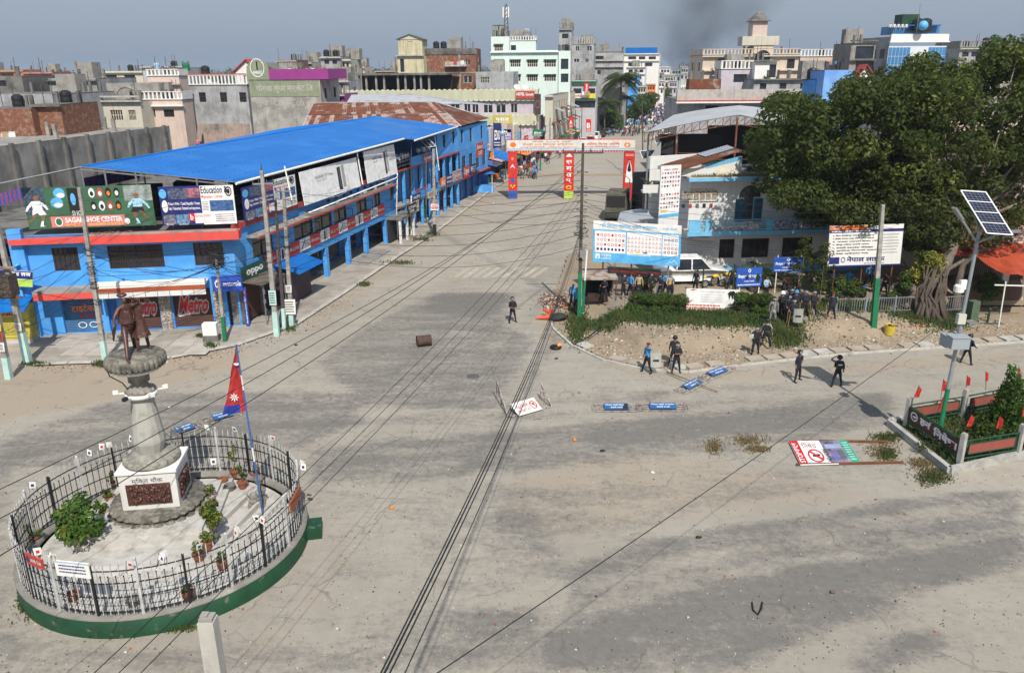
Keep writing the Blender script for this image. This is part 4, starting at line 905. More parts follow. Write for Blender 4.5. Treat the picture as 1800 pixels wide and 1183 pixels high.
M_helm=plain('black helmet',(.012,.012,.014),.25);M_visor=plain('clear visor',(.25,.27,.28),.1)
hel=MB().ell((0,0,1.665),.125,.145,.125,12,8,0);hel.lathe([(.128,1.60),(.14,1.61),(.128,1.64)],n=14);HELM=hel.mesh('helmet',M_helm);HELMW=hel.mesh('helmet',M_white);HELMB=hel.mesh('helmet',M_shirt_b)
vs_=MB().add([(.12*math.sin(a)*1.05,-.15*math.cos(a),z) for z in(1.60,1.72) for a in[(-1+i/4)*1.0 for i in range(9)]],[(i,i+1,i+10,i+9) for i in range(8)],0,True);VISOR=vs_.mesh('visor',M_visor)
bd=MB().ell((0,.01,1.70),.10,.115,.05,10,5,0).ell((.05,0,1.735),.07,.09,.035,8,4);BERET=bd.mesh('beret',plain('maroon beret',(.18,.02,.02)));
VEST=MB()
for s in(-1,1):VEST.hexa([(-.17,s*.13-.02,1.06),(.17,s*.13-.02,1.06),(.17,s*.13+.03,1.06),(-.17,s*.13+.03,1.06),(-.16,s*.135-.02,1.40),(.16,s*.135-.02,1.40),(.16,s*.135+.03,1.40),(-.16,s*.135+.03,1.40)])
VEST=VEST.mesh('vest',M_shirt_k)
def person(p,rz,pose,label,shirt=M_uni,trous=M_trous,hat=None,group=None,scale=1.0,vest=False,cat='person'):
    """stands at p; rz 0 faces the camera side (-y)"""
    t=thing('person',label,cat,p,group);t.rotation_euler.z=rz;t.scale=(scale*1.13,scale*1.1,scale)
    piece('body',pmesh(pose,shirt,trous,**POSE[pose]),t)
    if hat== 'helmet':h=piece('helmet',HELM,t);piece('visor',VISOR,h)
    if hat== 'white':piece('helmet',HELMW,t)
    if hat== 'blue':piece('helmet',HELMB,t)
    if hat== 'beret':piece('beret',BERET,t)
    if vest:piece('vest',VEST,t)
    return t
def held(t,kind,label,off,rz=0,ang=(0,0)):
    """something held by a person: stays a thing of its own. off = in the person's frame"""
    c,s=math.cos(t.rotation_euler.z),math.sin(t.rotation_euler.z);k=t.scale.z;q=t.location+V3((off[0]*c-off[1]*s,off[0]*s+off[1]*c,off[2]))*k
    if kind== 'baton':o=MB().cyl((0,0,0),(0,0,1.0),.022,.018,7).build('baton',plain('bamboo stick',(.30,.17,.08)),label=label,cat='baton')
    elif kind== 'shield':
        mb=MB();n=8
        for sh in(0,.012):
            mb.add([(.28*math.sin((i/n-.5)*2.0)/.84,-.12*math.cos((i/n-.5)*2.0)+sh,z) for z in(0,.12,.78,.88) for i in range(n+1)],[(r*(n+1)+i,r*(n+1)+i+1,(r+1)*(n+1)+i+1,(r+1)*(n+1)+i) for r in range(3) for i in range(n)],0,True)
        o=thing('riot_shield',label, 'shield');m=bpy.data.materials.get('clear shield') or mk_clear();piece('panel',mb.mesh('panel',m),o);piece('rim',MB().tube([(.28*math.sin((i/n-.5)*2)/.84,-.125*math.cos((i/n-.5)*2),.88) for i in range(n+1)],.012).tube([(.28*math.sin((i/n-.5)*2)/.84,-.125*math.cos((i/n-.5)*2),0) for i in range(n+1)],.012).mesh('rim',M_steel),o);piece('decal',MB().box(-.16,.16,-.145,-.135,.36,.46).mesh('decal',M_black),o)
    o.location=q;o.rotation_euler=(ang[0],ang[1],t.rotation_euler.z+rz);return o
def mk_clear():
    m=bpy.data.materials.new('clear shield');m.use_nodes=True;b=m.node_tree.nodes['Principled BSDF'];b.inputs['Base Color'].default_value=(.5,.52,.5,1);b.inputs['Roughness'].default_value=.15;b.inputs['Alpha'].default_value=.45;return m
# ------------------------------------------------------------------ roundabout with the column monument
RC=V3((-12.1,24.5,0));RR=4.70;FZ=.5
M_stonem=mat('carved grey stone',(.26,.245,.21),.9,.3,4,col2=(.11,.105,.09),mscale=2.5,mask=(.48,.66),bump=.5,bscale=25)
M_marb=mat('chalky marble paving',(.44,.42,.385),.88,.14,3,col2=(.25,.24,.215),mscale=1.8,mask=(.5,.68),bump=.2)
M_bronze=mat('red brown bronze',(.075,.030,.022),.45,.35,6,col2=(.24,.18,.15),mscale=8,mask=(.60,.66),spec=.5)
M_fw=mat('white fence paint',(.46,.46,.45),.5,.25,4);M_fb=plain('black fence paint',(.015,.015,.017),.45)
rb=thing('roundabout', 'round traffic island with dark green painted wall round the column monument', 'roundabout',RC)
MB().lathe([(RR+.03,-.05),(RR,.62),(RR-.02,.64)],RC,72,caps=False).build('green_wall',M_dkgreen,rb)
MB().lathe([(RR+.02,.60),(RR+.03,.68),(RR-.36,.68),(RR-.38,.5)],RC,72,caps=False).build('coping',mat('dirty coping',(.20,.19,.17),.9,.2,2,col2=(.32,.30,.27),mscale=1.5,mask=(.55,.7)),rb)
MB().lathe([(0,FZ),(RR-.5,FZ)],RC,60,caps=False).build('floor',M_marb,rb)
MB().obox(RC+V3((RR+.15,.9,0)),.55,.8,.42,.2).build('green_step',M_dkgreen,rb)
MC_=G(283,898,.5);zc=lambda v:H2(MC_,v)
# floor tiles round the monument: two low steps and strips
for k,(w_,h_) in enumerate(((4.6,.16),(3.9,.30))):
    q=MB();q.obox(MC_+V3((0,-.2,FZ))-V3((0,0,.5))+V3((0,0,.0)),w_,w_*.92,h_,R(8));q.build('marble_step',M_marb,rb)
ts=MB().obox((0,0,0),.62,.30,.03).mesh('tile',M_marb);ts2=MB().obox((0,0,0),.62,.30,.03).mesh('tile',mat('pale tile',(.50,.48,.44),.8,.15,3))
for i in range(-7,8):
    for j in range(-16,-5):
        x,y=i*.64+(j%2)*.3,j*.32
        if x*x+(y+.0)**2>4.1**2:continue
        px_,py_=RC.x+x,RC.y+y
        if abs(px_-MC_.x)<2.4 and abs(py_-MC_.y+.2)<2.2:continue
        piece('tile',ts2 if rnd.random()<.5 else ts,rb,(x,y,FZ+rnd.uniform(-.012,.006)),0)
for i in range(3):MB().obox(RC+V3((1.6+i*.75,1.0+i*.1,FZ+.001)),.12,3.0,.2,R(-12)).build('planter_kerb',M_conc_l,rb)
# fence: posts, rails, pickets
fn=thing('round_fence', 'black and white spiked iron fence ring standing on the roundabout wall', 'fence',RC+V3((0,0,.68)))
FR=RR-.17;NP=22
pb=MB().obox((0,0,0),.07,.07,1.72).mesh('post',M_fb);pw=MB().obox((0,0,0),.08,.08,1.84).ell((0,0,1.88),.05,.05,.06,6,4).mesh('post',M_fw)
for i in range(NP):
    a=2*math.pi*(i+.3)/NP;piece('post',pw if i%2 else pb,fn,(FR*math.cos(a),FR*math.sin(a),0),a)
for z in(.12,.62,1.10,1.52):
    MB().tube([RC+V3((FR*math.cos(t),FR*math.sin(t),.68+z)) for t in[2*math.pi*k/66 for k in range(67)]],.022,4).build('rail',M_fb,fn)
k1=MB().obox((0,0,0),.024,.024,1.66).cyl((0,0,1.66),(0,0,1.82),.028,.003,4).mesh('picket',M_fw);k2=MB().obox((0,0,0),.02,.02,1.30).ell((0,0,1.32),.026,.026,.03,5,4).mesh('picket',M_fb)
for i in range(256):
    a=2*math.pi*i/256;piece('picket',k1 if i%2 else k2,fn,((FR+.0)*math.cos(a),FR*math.sin(a),.02),a)
# monument
M_stoned=mat('dark carved stone',(.19,.175,.145),.9,.4,5,col2=(.08,.075,.065),mscale=3,mask=(.46,.6),bump=.6,bscale=20)
mon=thing('monument', 'grey fluted column monument with lotus bowl and white square pedestal', 'monument',MC_)
z1=.78
def petals(mb,r,z,h,n,out=.12):
    for i in range(n):
        a=2*math.pi*i/n;c=MC_*1.0;c.z=0;d=V3((math.cos(a),math.sin(a),0));mb.ell(c+d*r+V3((0,0,z)),math.pi*r/n*.98*abs(d.y)+out*abs(d.x)+.02,math.pi*r/n*.98*abs(d.x)+out*abs(d.y)+.02,h,7,5)
M0=V3((MC_.x,MC_.y,0))
q=MB().lathe([(1.66,.5),(1.70,.62),(1.55,.75),(1.50,.86),(1.62,.98),(1.60,1.12),(0,1.12)],M0,40);petals(q,1.60,.72,.17,26,.12);petals(q,1.54,1.0,.08,30,.08);q.build('lotus_base',M_stoned,mon)
zt=zc(812);zt=max(2.4,min(3.2,zt))
q=MB().obox(M0+V3((0,0,1.12)),1.95,1.75,zt-1.12,R(8));ped=q.build('pedestal',mat('pedestal whitewash',(.62,.60,.57),.8,.06,2,streak=.3,grime=(.3,.28,.26)),mon)
MB().obox(M0+V3((0,0,zt)),2.08,1.88,.1,R(8)).build('pedestal_cap',M_white,mon)
q=Matrix.Rotation(R(8),4, 'Z')
PF=Wall((M0+q@V3((-.975,-.875,0)))[:2],(M0+q@V3((.975,-.875,0)))[:2]);PR=Wall((M0+q@V3((.975,-.875,0)))[:2],(M0+q@V3((.975,.875,0)))[:2])
for Wp,L_ in((PF,1.95),(PR,1.75)):
    rl_=MB().wbox(Wp,.22,L_-.22,1.32,2.12,.005,.04)
    for i in range(60):rl_.ell(Wp.P(random.uniform(.3,L_-.3),random.uniform(1.4,2.05),.045),random.uniform(.03,.1),.05,random.uniform(.04,.13),5,4)
    rl_.build('relief_panel',M_bronze,mon)
b=ABoard(PF,.45,1.5,zt-.42,zt-.16,.0,.01);b.text('मुक्ति चौक',0,0,1,1,M_black,1,.0);b.printing(ped)
z2=zt+.1
q=MB().lathe([(.95,z2),(.98,z2+.12),(.78,z2+.25),(.62,z2+.4)],M0,24);petals(q,.84,z2+.14,.12,18,.08);q.build('column_lotus',M_stonem,mon)
z3=zc(694)
M_col=mat('pale cement column',(.38,.37,.33),.9,.15,2,col2=(.24,.235,.2),mscale=2,mask=(.52,.7),streak=.4)
MB().lathe([(.44,z2+.34),(.57,z2+.80),(.57,z2+.9),(.37,z3-.05),(.37,z3)],M0,14).build('fluted_column',M_col,mon)
MB().lathe([(.52,z3-.02),(.54,z3+.12),(.36,z3+.14)],M0,24).build('white_ring',M_white,mon)
q=MB().lathe([(.46,z3+.12),(.44,z3+.28),(.28,z3+.42),(.28,z3+.5),(.36,z3+.55),(.36,z3+.85),(.42,z3+.9)],M0,20);petals(q,.4,z3+.2,.1,12,.08);q.build('neck',M_stonem,mon)
z4=zc(648)
MB().lathe([(.4,z4-.05),(.76,z4-.02),(.84,z4+.1),(.8,z4+.12)],M0,28).build('white_bowl_rim',M_white,mon)
q=MB().lathe([(.75,z4+.1),(.93,z4+.26),(.97,z4+.5),(.9,z4+.56),(0,z4+.54)],M0,30);petals(q,.92,z4+.32,.22,32,.05);q.build('lotus_bowl',M_stoned,mon)
z5=z4+.54
st=thing('bronze_statue', 'red brown bronze statue of two striding figures on top of the column', 'statue',M0+V3((0,0,z5)))
MB().ell(M0+V3((0,0,z5)),.75,.6,.1,14,5,0,.15).build('rocky_plinth',M_stoned,st)
mm=[M_bronze]*5
fa=person_mesh('figure',mm,arms=('side', 'eyes'),legs=(.34,.44),lean=-.06,fat=1.05,sub=2);fb=person_mesh('figure',mm,arms=('down', 'eyes'),legs=(.15,.1),fat=1.0,sub=2)
o=piece('man_figure',fa,st,(-.05,-.12,-.02),R(52));o.scale=(1.26,)*3
o2=piece('woman_figure',fb,st,(.22,.25,.05),R(40));o2.scale=(1.16,)*3
sk_=MB().lathe([(.14,1.0),(.17,.8),(.24,.5),(.25,.47)],(0,0,0),14,0,.12);k_=piece('skirt',sk_.mesh('skirt',M_bronze),o2)
jk=MB().lathe([(.17,1.35),(.185,1.1),(.21,.98),(.2,.96)],(0,0,0),14,0,.06);piece('coat',jk.mesh('coat',M_bronze),o)
hb=MB().ell((0,0,1.73),.13,.15,.06,12,5);piece('headwear',hb.mesh('headwear',M_bronze),o)
bl=MB();bl.add([(-.42,-.1,1.15),(-.50,-.3,.95),(-.62,-.1,.5),(-.55,.06,.9),(-.40,-.07,1.15),(-.48,-.27,.95),(-.60,-.07,.5),(-.53,.09,.9)],[(0,1,2,3),(7,6,5,4),(0,4,5,1),(1,5,6,2),(2,6,7,3),(3,7,4,0)]);piece('blade',bl.mesh('blade',M_bronze),st,(0,0,.0))
gl=thing('garland', 'string of pink flowers round the neck of the statue', 'garland',M0+V3((-.05,-.12,z5+1.7)));MB().lathe([(.11,1.66),(.14,1.69),(.11,1.72)],M0+V3((-.05,-.12,z5)),12).build('flowers',M_pinkc,gl)
for i,(a,z) in enumerate(((200,z3+.15),(255,z3+.1),(320,z3+.15),(20,z3+.15))):
    d=V3((math.cos(R(a)),math.sin(R(a)),0));p=M0+d*.5+V3((0,0,z));t=thing('floodlight', 'small floodlight on the white ring under the bowl, '+['on the side of the market', 'facing the road below', 'facing the junction', 'on the street side'][i], 'lamp',p);MB().beam(p,p+d*.25,.05,.05).build('arm',M_white,t);MB().obox(p+d*.3,.18,.12,.12,R(a)).build('lamp_head',M_black if i==1 else M_white,t)
MB().tube([M0+V3((-1.0,-.2,z4+.2)),M0+V3((-.9,-.2,z4-.2)),M0+V3((-.5,-.2,z4-.45)),M0+V3((-.35,-.2,z3+.3))],.02,4).build('loose_cable',M_rubber,label='loose black cable hanging from the lotus bowl to the column neck',cat='cable')

# flag on a leaning pole
fp0=G(462,905,.5);fp1=D(415,606,fp0.y-.2)
fl=thing('flagpole', 'thin blue painted flagpole standing inside the round fence', 'flagpole',fp0)
for k in range(12):MB().cyl(fp0.lerp(fp1,k/12),fp0.lerp(fp1,(k+1)/12),.035,n=6).build('pole_section',[plain('blue pole paint',(.05,.12,.32)),M_white][k in(4,9)],fl)
fg=MB();top=fp1;bot=fp1.lerp(fp0,.37)
tip=D(390,722,fp0.y-.3);n_=8;rows=[]
for i in range(n_+1):
    t=i/n_;pt=top.lerp(bot,t*1.0);ln=[0,.12,.24,.36,.45,.58,.72,.88,1.0][i];away=(tip-bot).normalized();rows.append([pt+away*(ln*(tip-bot).length*j/4)+V3((0,.06*math.sin(j*1.9+i),-.04*j*t)) for j in range(5)])
for i in range(n_):
    for j in range(4):fg.poly([rows[i][j],rows[i+1][j],rows[i+1][j+1],rows[i][j+1]],0 if i<n_-1 or j==0 else 1)
flag=thing('national_flag', 'drooping red double-pennant flag with blue edge on the blue pole', 'flag',top)
fo=fg.build('cloth',[plain('flag red',(.40,.03,.03)),plain('flag blue',(.02,.04,.30))],flag)
e=MB().disc if False else None
em=MB();c=rows[6][2]+V3((0,-.08,0));
for k in range(8):a=k*math.pi/4;em.poly([c,c+V3((math.cos(a-.2)*.1,0,math.sin(a-.2)*.1)),c+V3((math.cos(a)*.17,0,math.sin(a)*.17)),c+V3((math.cos(a+.2)*.1,0,math.sin(a+.2)*.1))])
c=rows[2][1]+V3((0,-.08,0));em.poly([c+V3((math.cos(a)*.09,0,math.sin(a)*.09)) for a in[math.pi+k*math.pi/6 for k in range(7)]]);em.build('emblem_print',M_whiteb,flag)
# lion
lp=G(452,888,.5);ln=thing('stone_lion', 'small seated grey stone lion statue inside the fence beside the flagpole', 'statue',lp)
MB().obox(lp,.62,.45,.14,.2).build('plinth',M_stonem,ln)
me=person_mesh('lion',[M_stonem]*5) if False else None
q=MB();q.ell(lp+V3((-.02,0,.38)),.24,.16,.22,12,8).ell(lp+V3((.14,0,.52)),.16,.15,.2,12,8).ell(lp+V3((.2,0,.70)),.14,.14,.14,12,8).ell(lp+V3((.33,0,.66)),.08,.07,.06,8,6);q.build('body',M_stonem,ln)
for s in(-1,1):MB().cyl(lp+V3((.22,s*.09,.46)),lp+V3((.26,s*.09,.15)),.05,.045,8).build('front_leg',M_stonem,ln);MB().ell(lp+V3((-.1,s*.13,.24)),.15,.07,.11,8,6).build('haunch',M_stonem,ln);MB().ell(lp+V3((.15,s*.1,.82)),.03,.03,.05,6,4).build('ear',M_stonem,ln)
MB().tube([lp+V3((-.24,0,.3)),lp+V3((-.34,0,.45)),lp+V3((-.28,0,.6))],.03,6).build('tail',M_stonem,ln)

# leaves: shared generator
def leaf_cloud(name,centres,n,size,m,seed,parent=None,mats=None,up=.3,**kw):
    """centres: list of (x,y,z,r); leaves as folded quads spread through every clump"""
    r=np.random.RandomState(seed);C=np.array(centres,float);wgt=C[:,3]**2;k=r.choice(len(C),n,p=wgt/wgt.sum())
    dr=r.normal(size=(n,3));dr/=np.linalg.norm(dr,axis=1)[:,None];rad=C[k,3]*r.uniform(.3,1,n)**.4
    P=C[k,:3]+dr*rad[:,None]*np.array([1,1,.8]);nrm=dr+r.normal(size=(n,3))*.55+np.array([0,0,up]);nrm/=np.linalg.norm(nrm,axis=1)[:,None]
    a=np.cross(nrm,r.normal(size=(n,3)));a/=np.linalg.norm(a,axis=1)[:,None];b=np.cross(nrm,a);s=size*r.uniform(.6,1.25,n)[:,None]
    v0=P-a*s;v1=P+b*s*.5+nrm*s*.12;v2=P+a*s;v3=P-b*s*.5+nrm*s*.12
    co=np.stack([v0,v1,v2,v3],1).reshape(-1,3);me=bpy.data.meshes.new(name);me.vertices.add(4*n);me.vertices.foreach_set('co',co.ravel());me.loops.add(4*n);me.loops.foreach_set('vertex_index',np.arange(4*n,dtype=np.int32));me.polygons.add(n);me.polygons.foreach_set('loop_start',np.arange(0,4*n,4,dtype=np.int32));me.update(calc_edges=True)
    ms=mats or[m]
    for x in ms:me.materials.append(x)
    cl=r.uniform(size=len(C));mi=(np.clip((cl[k]*.6+r.uniform(size=n)*.4),0,.999)*len(ms)).astype(np.int32);me.polygons.foreach_set('material_index',mi)
    return link(name,me,parent,**kw)
def leafmat(name,col,tr=.35):
    m=mat(name,col,.6,.25,2.5,spec=.18);n=m.node_tree.nodes;l=m.node_tree.links;b=n['Principled BSDF'];o=n['Material Output'];t=n.new('ShaderNodeBsdfTranslucent');t.inputs[0].default_value=(col[0]*1.6,col[1]*1.7,col[2]*.8,1);mx=n.new('ShaderNodeMixShader');mx.inputs[0].default_value=tr;l.new(b.outputs[0],mx.inputs[1]);l.new(t.outputs[0],mx.inputs[2]);l.new(mx.outputs[0],o.inputs[0]);return m
LF_d=leafmat('dark banyan leaf',(.040,.058,.015));LF_m=leafmat('banyan leaf',(.060,.080,.020));LF_l=leafmat('young yellow green leaf',(.16,.18,.035));LF_y=leafmat('yellowing leaf',(.30,.28,.06));LF_b=leafmat('bright garden leaf',(.07,.14,.025))
M_bark=mat('mottled bark',(.13,.105,.085),.9,.3,3,col2=(.24,.21,.18),mscale=2,mask=(.52,.62),bump=.6,bscale=14);M_terra=mat('terracotta pot',(.22,.075,.04),.8,.2,5)
def bush(name,label,cat,p,r,h,n,leaf,mats,seed,k=9,pot=False,group=None):
    t=thing(name,label,cat,p,group);rr=random.Random(seed);z0=.0
    if pot:MB().lathe([(.13,0),(.18,.25),(.21,.26),(.21,.31),(.17,.31),(.16,.27),(0,.27)],p,14).build('pot',M_terra if rr.random()<.7 else M_conc_d,t);z0=.27
    cs=[];st_=MB()
    for i in range(k):
        a=rr.random()*6.28;q=r*.65*rr.random()**.5;z=z0+h*(.3+.6*(i+.5)/k);c=(p[0]+q*math.cos(a)*(1.1-.5*i/k),p[1]+q*math.sin(a),p[2]+z,r*rr.uniform(.3,.5));cs.append(c)
        st_.tube([Vector(p)+V3((0,0,z0)),V3((p[0]+(c[0]-p[0])*.4,p[1]+(c[1]-p[1])*.4,p[2]+z*.6)),Vector(c[:3])],[.02*r+.008,.012,.006],4)
    st_.build('stems',M_bark,t);leaf_cloud('foliage',cs,n,leaf,None,seed,t,mats,kind='stuff');return t
GP=(LF_b,LF_l,LF_m)
bush('leafy_shrub', 'large leafy shrub before the step of the monument, thick with broad green leaves', 'shrub',G(143,965,.5),.95,1.85,1100,.12,[LF_m,LF_b,LF_b,LF_l],21,14)
bush('potted_shrub', 'tall yellow green potted shrub beside the lotus base', 'potted plant',G(376,952,.5),.5,1.5,900,.075,GP,22,12,True)
for i,(u,v,r_,h_,lb) in enumerate([(370,885,.3,.5, 'small bushy potted plant behind the tall yellow green one'),(427,858,.26,.7, 'terracotta potted plant nearest to the flagpole'),(414,838,.22,1.3, 'thin upright potted sapling by the back of the fence'),(204,860,.25,.5, 'potted plant behind the pedestal on the market side'),
                                     (196,885,.22,.35, 'low potted plant beside the lotus base edge'),(186,910,.2,.3, 'low terracotta potted plant by the large shrub'),(62,955,.3,.5, 'dark potted plant against the fence on the far side of the large shrub'),(350,985,.25,.4, 'wilting potted plant below the tall shrub by the front fence'),(392,1000,.22,.35, 'small potted plant at the front fence'),
                                     (332,1055,.2,.3, 'tiny potted plant by the coping in front'),(365,965,.3,.4, 'reddish leaved potted plant under the tall shrub')]):
    bush('potted_plant',lb, 'potted plant',G(u,v,.5),r_,h_,160,.06,GP,30+i,5,True, 'potted plants inside the round fence')
for i,(u,v,lb) in enumerate([(405,862, 'empty clay pot beside the kerb strips'),(392,852, 'shallow clay bowl pot near the fence'),(455,850, 'small empty pot behind the lion'),(450,840, 'round empty pot by the back fence'),(334,828, 'big dark pot standing at the back of the ring'),(130,1055, 'small clay pot behind the front fence, under the banner'),(235,1065, 'clay pot by the coping in front of the steps')]):
    p=G(u,v,.5);MB().lathe([(.12,0),(.19,.2),(.22,.22),(.22,.27),(.18,.27),(.17,.2),(0,.2)],p,14).build('flower_pot',M_terra if i%2 else M_conc_d,label=lb,cat='pot',loc=p,group='flower pots inside the round fence')
# banner and paper flags on the fence
fa_=lambda a,z,o=0.06:RC+V3(((FR+o)*math.cos(a),(FR+o)*math.sin(a),z))
def ang(u,v):p=G(u,v,2.3)-RC;return math.atan2(p.y,p.x)
a0,a1=ang(112,985),ang(166,992)
b=Board(fa_(a0,2.0),fa_(a1,2.0),fa_(a0,2.5));b.lines(.1,.2,.9,.85,3,M_navy,1,.4,4).rect(0,.93,1,1,M_shirt_l,1);b.panel('cloth_banner',M_white,None, 'white cloth banner tied to the front of the round fence', 'banner')
a0,a1=ang(62,968),ang(92,978);b=Board(fa_(a0,2.05),fa_(a1,2.05),fa_(a0,2.4));b.text('LIONS CLUB',.3,.4,.95,.7,M_whiteb,1,.02).disc(.15,.5,.1,.3,M_navy,1);b.panel('plaque',M_redline,None, 'small red plaque on the fence next to the cloth banner', 'sign')
a0,a1=ang(505,850),ang(515,880);b=Board(fa_(a0,1.8),fa_(a1,1.8),fa_(a0,2.2));b.panel('plaque',plain('brown sign',(.3,.08,.04)),None, 'brown plaque on the street side of the round fence', 'sign')
pf=[(10,862),(48,1005),(100,985),(133,795),(165,790),(205,800),(240,800),(338,722),(372,745),(420,755),(470,775),(508,820),(512,830),(226,980),(290,975),(272,1000),(395,935),(402,930),(440,915),(465,925),(268,1045),(372,825),(100,960),(300,745),(360,1000)]
pm=MB().cyl((0,0,0),(0,0,.55),.008,n=4).mesh('stick',M_wood);pc=[MB().add([(0,0,.3),(.2,.03,.28),(.21,.0,.52),(0,0,.55)],[(0,1,2,3)]).add([(.06,-.004,.36),(.15,.01,.35),(.15,-.005,.45),(.06,-.004,.46)],[(0,1,2,3)],1).mesh('paper',[M_white,q_]) for q_ in(M_navy,M_redprint,M_white)]
for i,(u,v) in enumerate(pf):
    p=G(u,v,2.4);d=p-RC;d.z=0;
    if d.length>3.2:p=RC+d.normalized()*(FR+.05);p.z=2.3
    t=thing('paper_flag', 'small white paper flag on a stick fixed to the round fence', 'flag',p-V3((0,0,.15)), 'paper flags round the monument fence');t.rotation_euler=(rnd.uniform(-.3,.3),rnd.uniform(-.3,.3),rnd.uniform(-.8,.8));piece('stick',pm,t);piece('paper',pc[i%3],t)
# the grey concrete post rising in front of the camera
cp=G(365,1090,9.4);cq=thing('concrete_post', 'bare square concrete post top with broken edge, rising by the lower edge of the roundabout', 'utility pole',(cp.x,cp.y,0))
MB().hexa([(cp.x-.16,cp.y-.14,0),(cp.x+.16,cp.y-.14,0),(cp.x+.16,cp.y+.14,0),(cp.x-.16,cp.y+.14,0),(cp.x-.10,cp.y-.09,9.42),(cp.x+.10,cp.y-.09,9.42),(cp.x+.10,cp.y+.09,9.42),(cp.x-.10,cp.y+.09,9.42)]).build('shaft',M_conc_l,cq)
MB().obox((cp.x,cp.y,9.42),.17,.15,.05).obox((cp.x-.03,cp.y,9.47),.09,.1,.03).build('broken_top',M_conc,cq)
# ------------------------------------------------------------------ poles, lamps, wires
M_pole=mat('cement pole',(.36,.34,.31),.9,.15,3,col2=(.24,.23,.21),mscale=2.5,streak=.5,bump=.3);M_aqua=plain('pale aqua paint',(.42,.60,.56));M_drkpole=mat('dark weathered pole',(.07,.06,.055),.8,.3,5)
def pole(label,ub,vb,ut,vt,r=.13,m=M_pole,base=None,bh=1.5,z0=.1,arms=(),insul=(),name='utility_pole'):
    p=G(ub,vb,z0);q=D(ut,vt,p.y);t=thing(name,label, 'utility pole',p)
    MB().hexa([p+V3((a*r,b*r,-.1)) for a,b in((-1,-1),(1,-1),(1,1),(-1,1))]+[q+V3((a*r*.62,b*r*.62,0)) for a,b in((-1,-1),(1,-1),(1,1),(-1,1))]).build('shaft',m,t)
    if base:
        k=p.lerp(q,bh/(q-p).length);MB().hexa([p+V3((a*(r+.012),b*(r+.012),-.05)) for a,b in((-1,-1),(1,-1),(1,1),(-1,1))]+[k+V3((a*(r*.9+.012),b*(r*.9+.012),0)) for a,b in((-1,-1),(1,-1),(1,1),(-1,1))]).build('painted_base',base,t)
    for v,w_,an in arms:
        f=(vb-v)/(vb-vt);c=p.lerp(q,f);d=V3((math.cos(an),math.sin(an),0))*w_/2;MB().beam(c-d,c+d,.09,.09).build('crossarm',M_steel if m!=M_drkpole else m,t)
        for s in(-1,-.4,.4,1):MB().cyl(c+d*s*.95+V3((0,0,.05)),c+d*s*.95+V3((0,0,.24)),.045,.03,6).build('insulator',M_drkpole,t)
    for v in insul:
        f=(vb-v)/(vb-vt);c=p.lerp(q,f)
        for s in(-1,1):MB().cyl(c+V3((s*r,-.05,0)),c+V3((s*(r+.22),-.05,0)),.03,.045,6).build('insulator',M_drkpole,t)
    t['_x']=0;del t['_x'];return t,p,q
def tangle(parent,c,R0,n,seed,h=.8,name='wire_coil'):
    r=random.Random(seed);mb=MB()
    for i in range(n):
        z=r.uniform(-h,h);rr=R0*r.uniform(.4,1.1);a0=r.random()*6.28;tl=r.uniform(-.5,.5);k=14;mb.tube([c+V3((rr*math.cos(a0+j*6.0/k),rr*.6*math.sin(a0+j*6.0/k),z+tl*rr*math.sin(j*6.28/k)+.05*r.random())) for j in range(k+1)],.014,3)
    return mb.build(name,M_rubber,parent,kind='stuff')
mpole,mp0,mp1=pole('tall dark pole with crossarm and rows of insulators, standing at the verge corner',1018,556,1025,252,.12,M_drkpole,M_green,3.0,.2,[(268,2.6,0)],[327,339,351,363,375,388,300])
tangle(mpole,mp0.lerp(mp1,.55),.5,14,1,1.0);tangle(mpole,mp0.lerp(mp1,.38),.35,10,2,.5)
mb=MB().obox(mp0.lerp(mp1,.36)+V3((.1,-.2,0)),.35,.25,.5);mb.build('meter_box',M_steel,mpole)
pole('slim painted pole leaning against the tall dark pole at the verge corner',1024,548,1032,440,.07,M_white,M_green,2.2,.3)
pole1,a0_,a1_=pole('tall pale concrete pole before the corner phone shop',487,590,460,300,.15,M_pole,M_aqua,1.6,.1,[(322,1.2,.2)],[340,355,370,390])
MB().cyl(a1_,a1_+V3((0,0,.35)),.06,.03,6).build('top_pin',M_drkpole,pole1);tangle(pole1,a0_.lerp(a1_,.5),.35,6,3)
pole2,b0_,b1_=pole('dark thin pole between the two pale concrete poles',500,578,484,352,.10,M_drkpole,M_aqua,1.4,.1,[],[370,385])
pole3,c0_,c1_=pole('grey pole with cable coils, nearest to the blue awning',513,574,498,330,.13,M_pole,M_aqua,1.5,.1,[(336,1.0,.2)]);tangle(pole3,c0_.lerp(c1_,.62),.3,10,4,.5)
pole4,d0_,d1_=pole('pole wrapped in tangled cables before the blue shutter',186,636,139,330,.13,M_pole,M_aqua,1.3,.05);
for f,k in((.35,9),(.45,16),(.55,16),(.66,8),(.2,6)):tangle(pole4,d0_.lerp(d1_,f),.26,k,int(f*100),.4)
pole5,f0_,f1_=pole('thick leaning pole carrying the transformer, by the yellow kiosk',50,640,-4,398,.17,M_pole,M_aqua,1.9,.05)
pole6,g0_,g1_=pole('pale post with pasted notices at the frame edge',16,664,-14,500,.15,M_pole,M_aqua,1.2,.05)
pole7,h0_,h1_=pole('thin grey and green pole with a crown of cables before the motorola-blue sign'.replace('motorola-', ''),396,600,380,455,.10,M_pole,M_green,1.6,.1);tangle(pole7,h1_+V3((0,0,-.3)),.5,18,7,.4);tangle(pole7,h1_+V3((0,0,.2)),.7,8,8,.3)
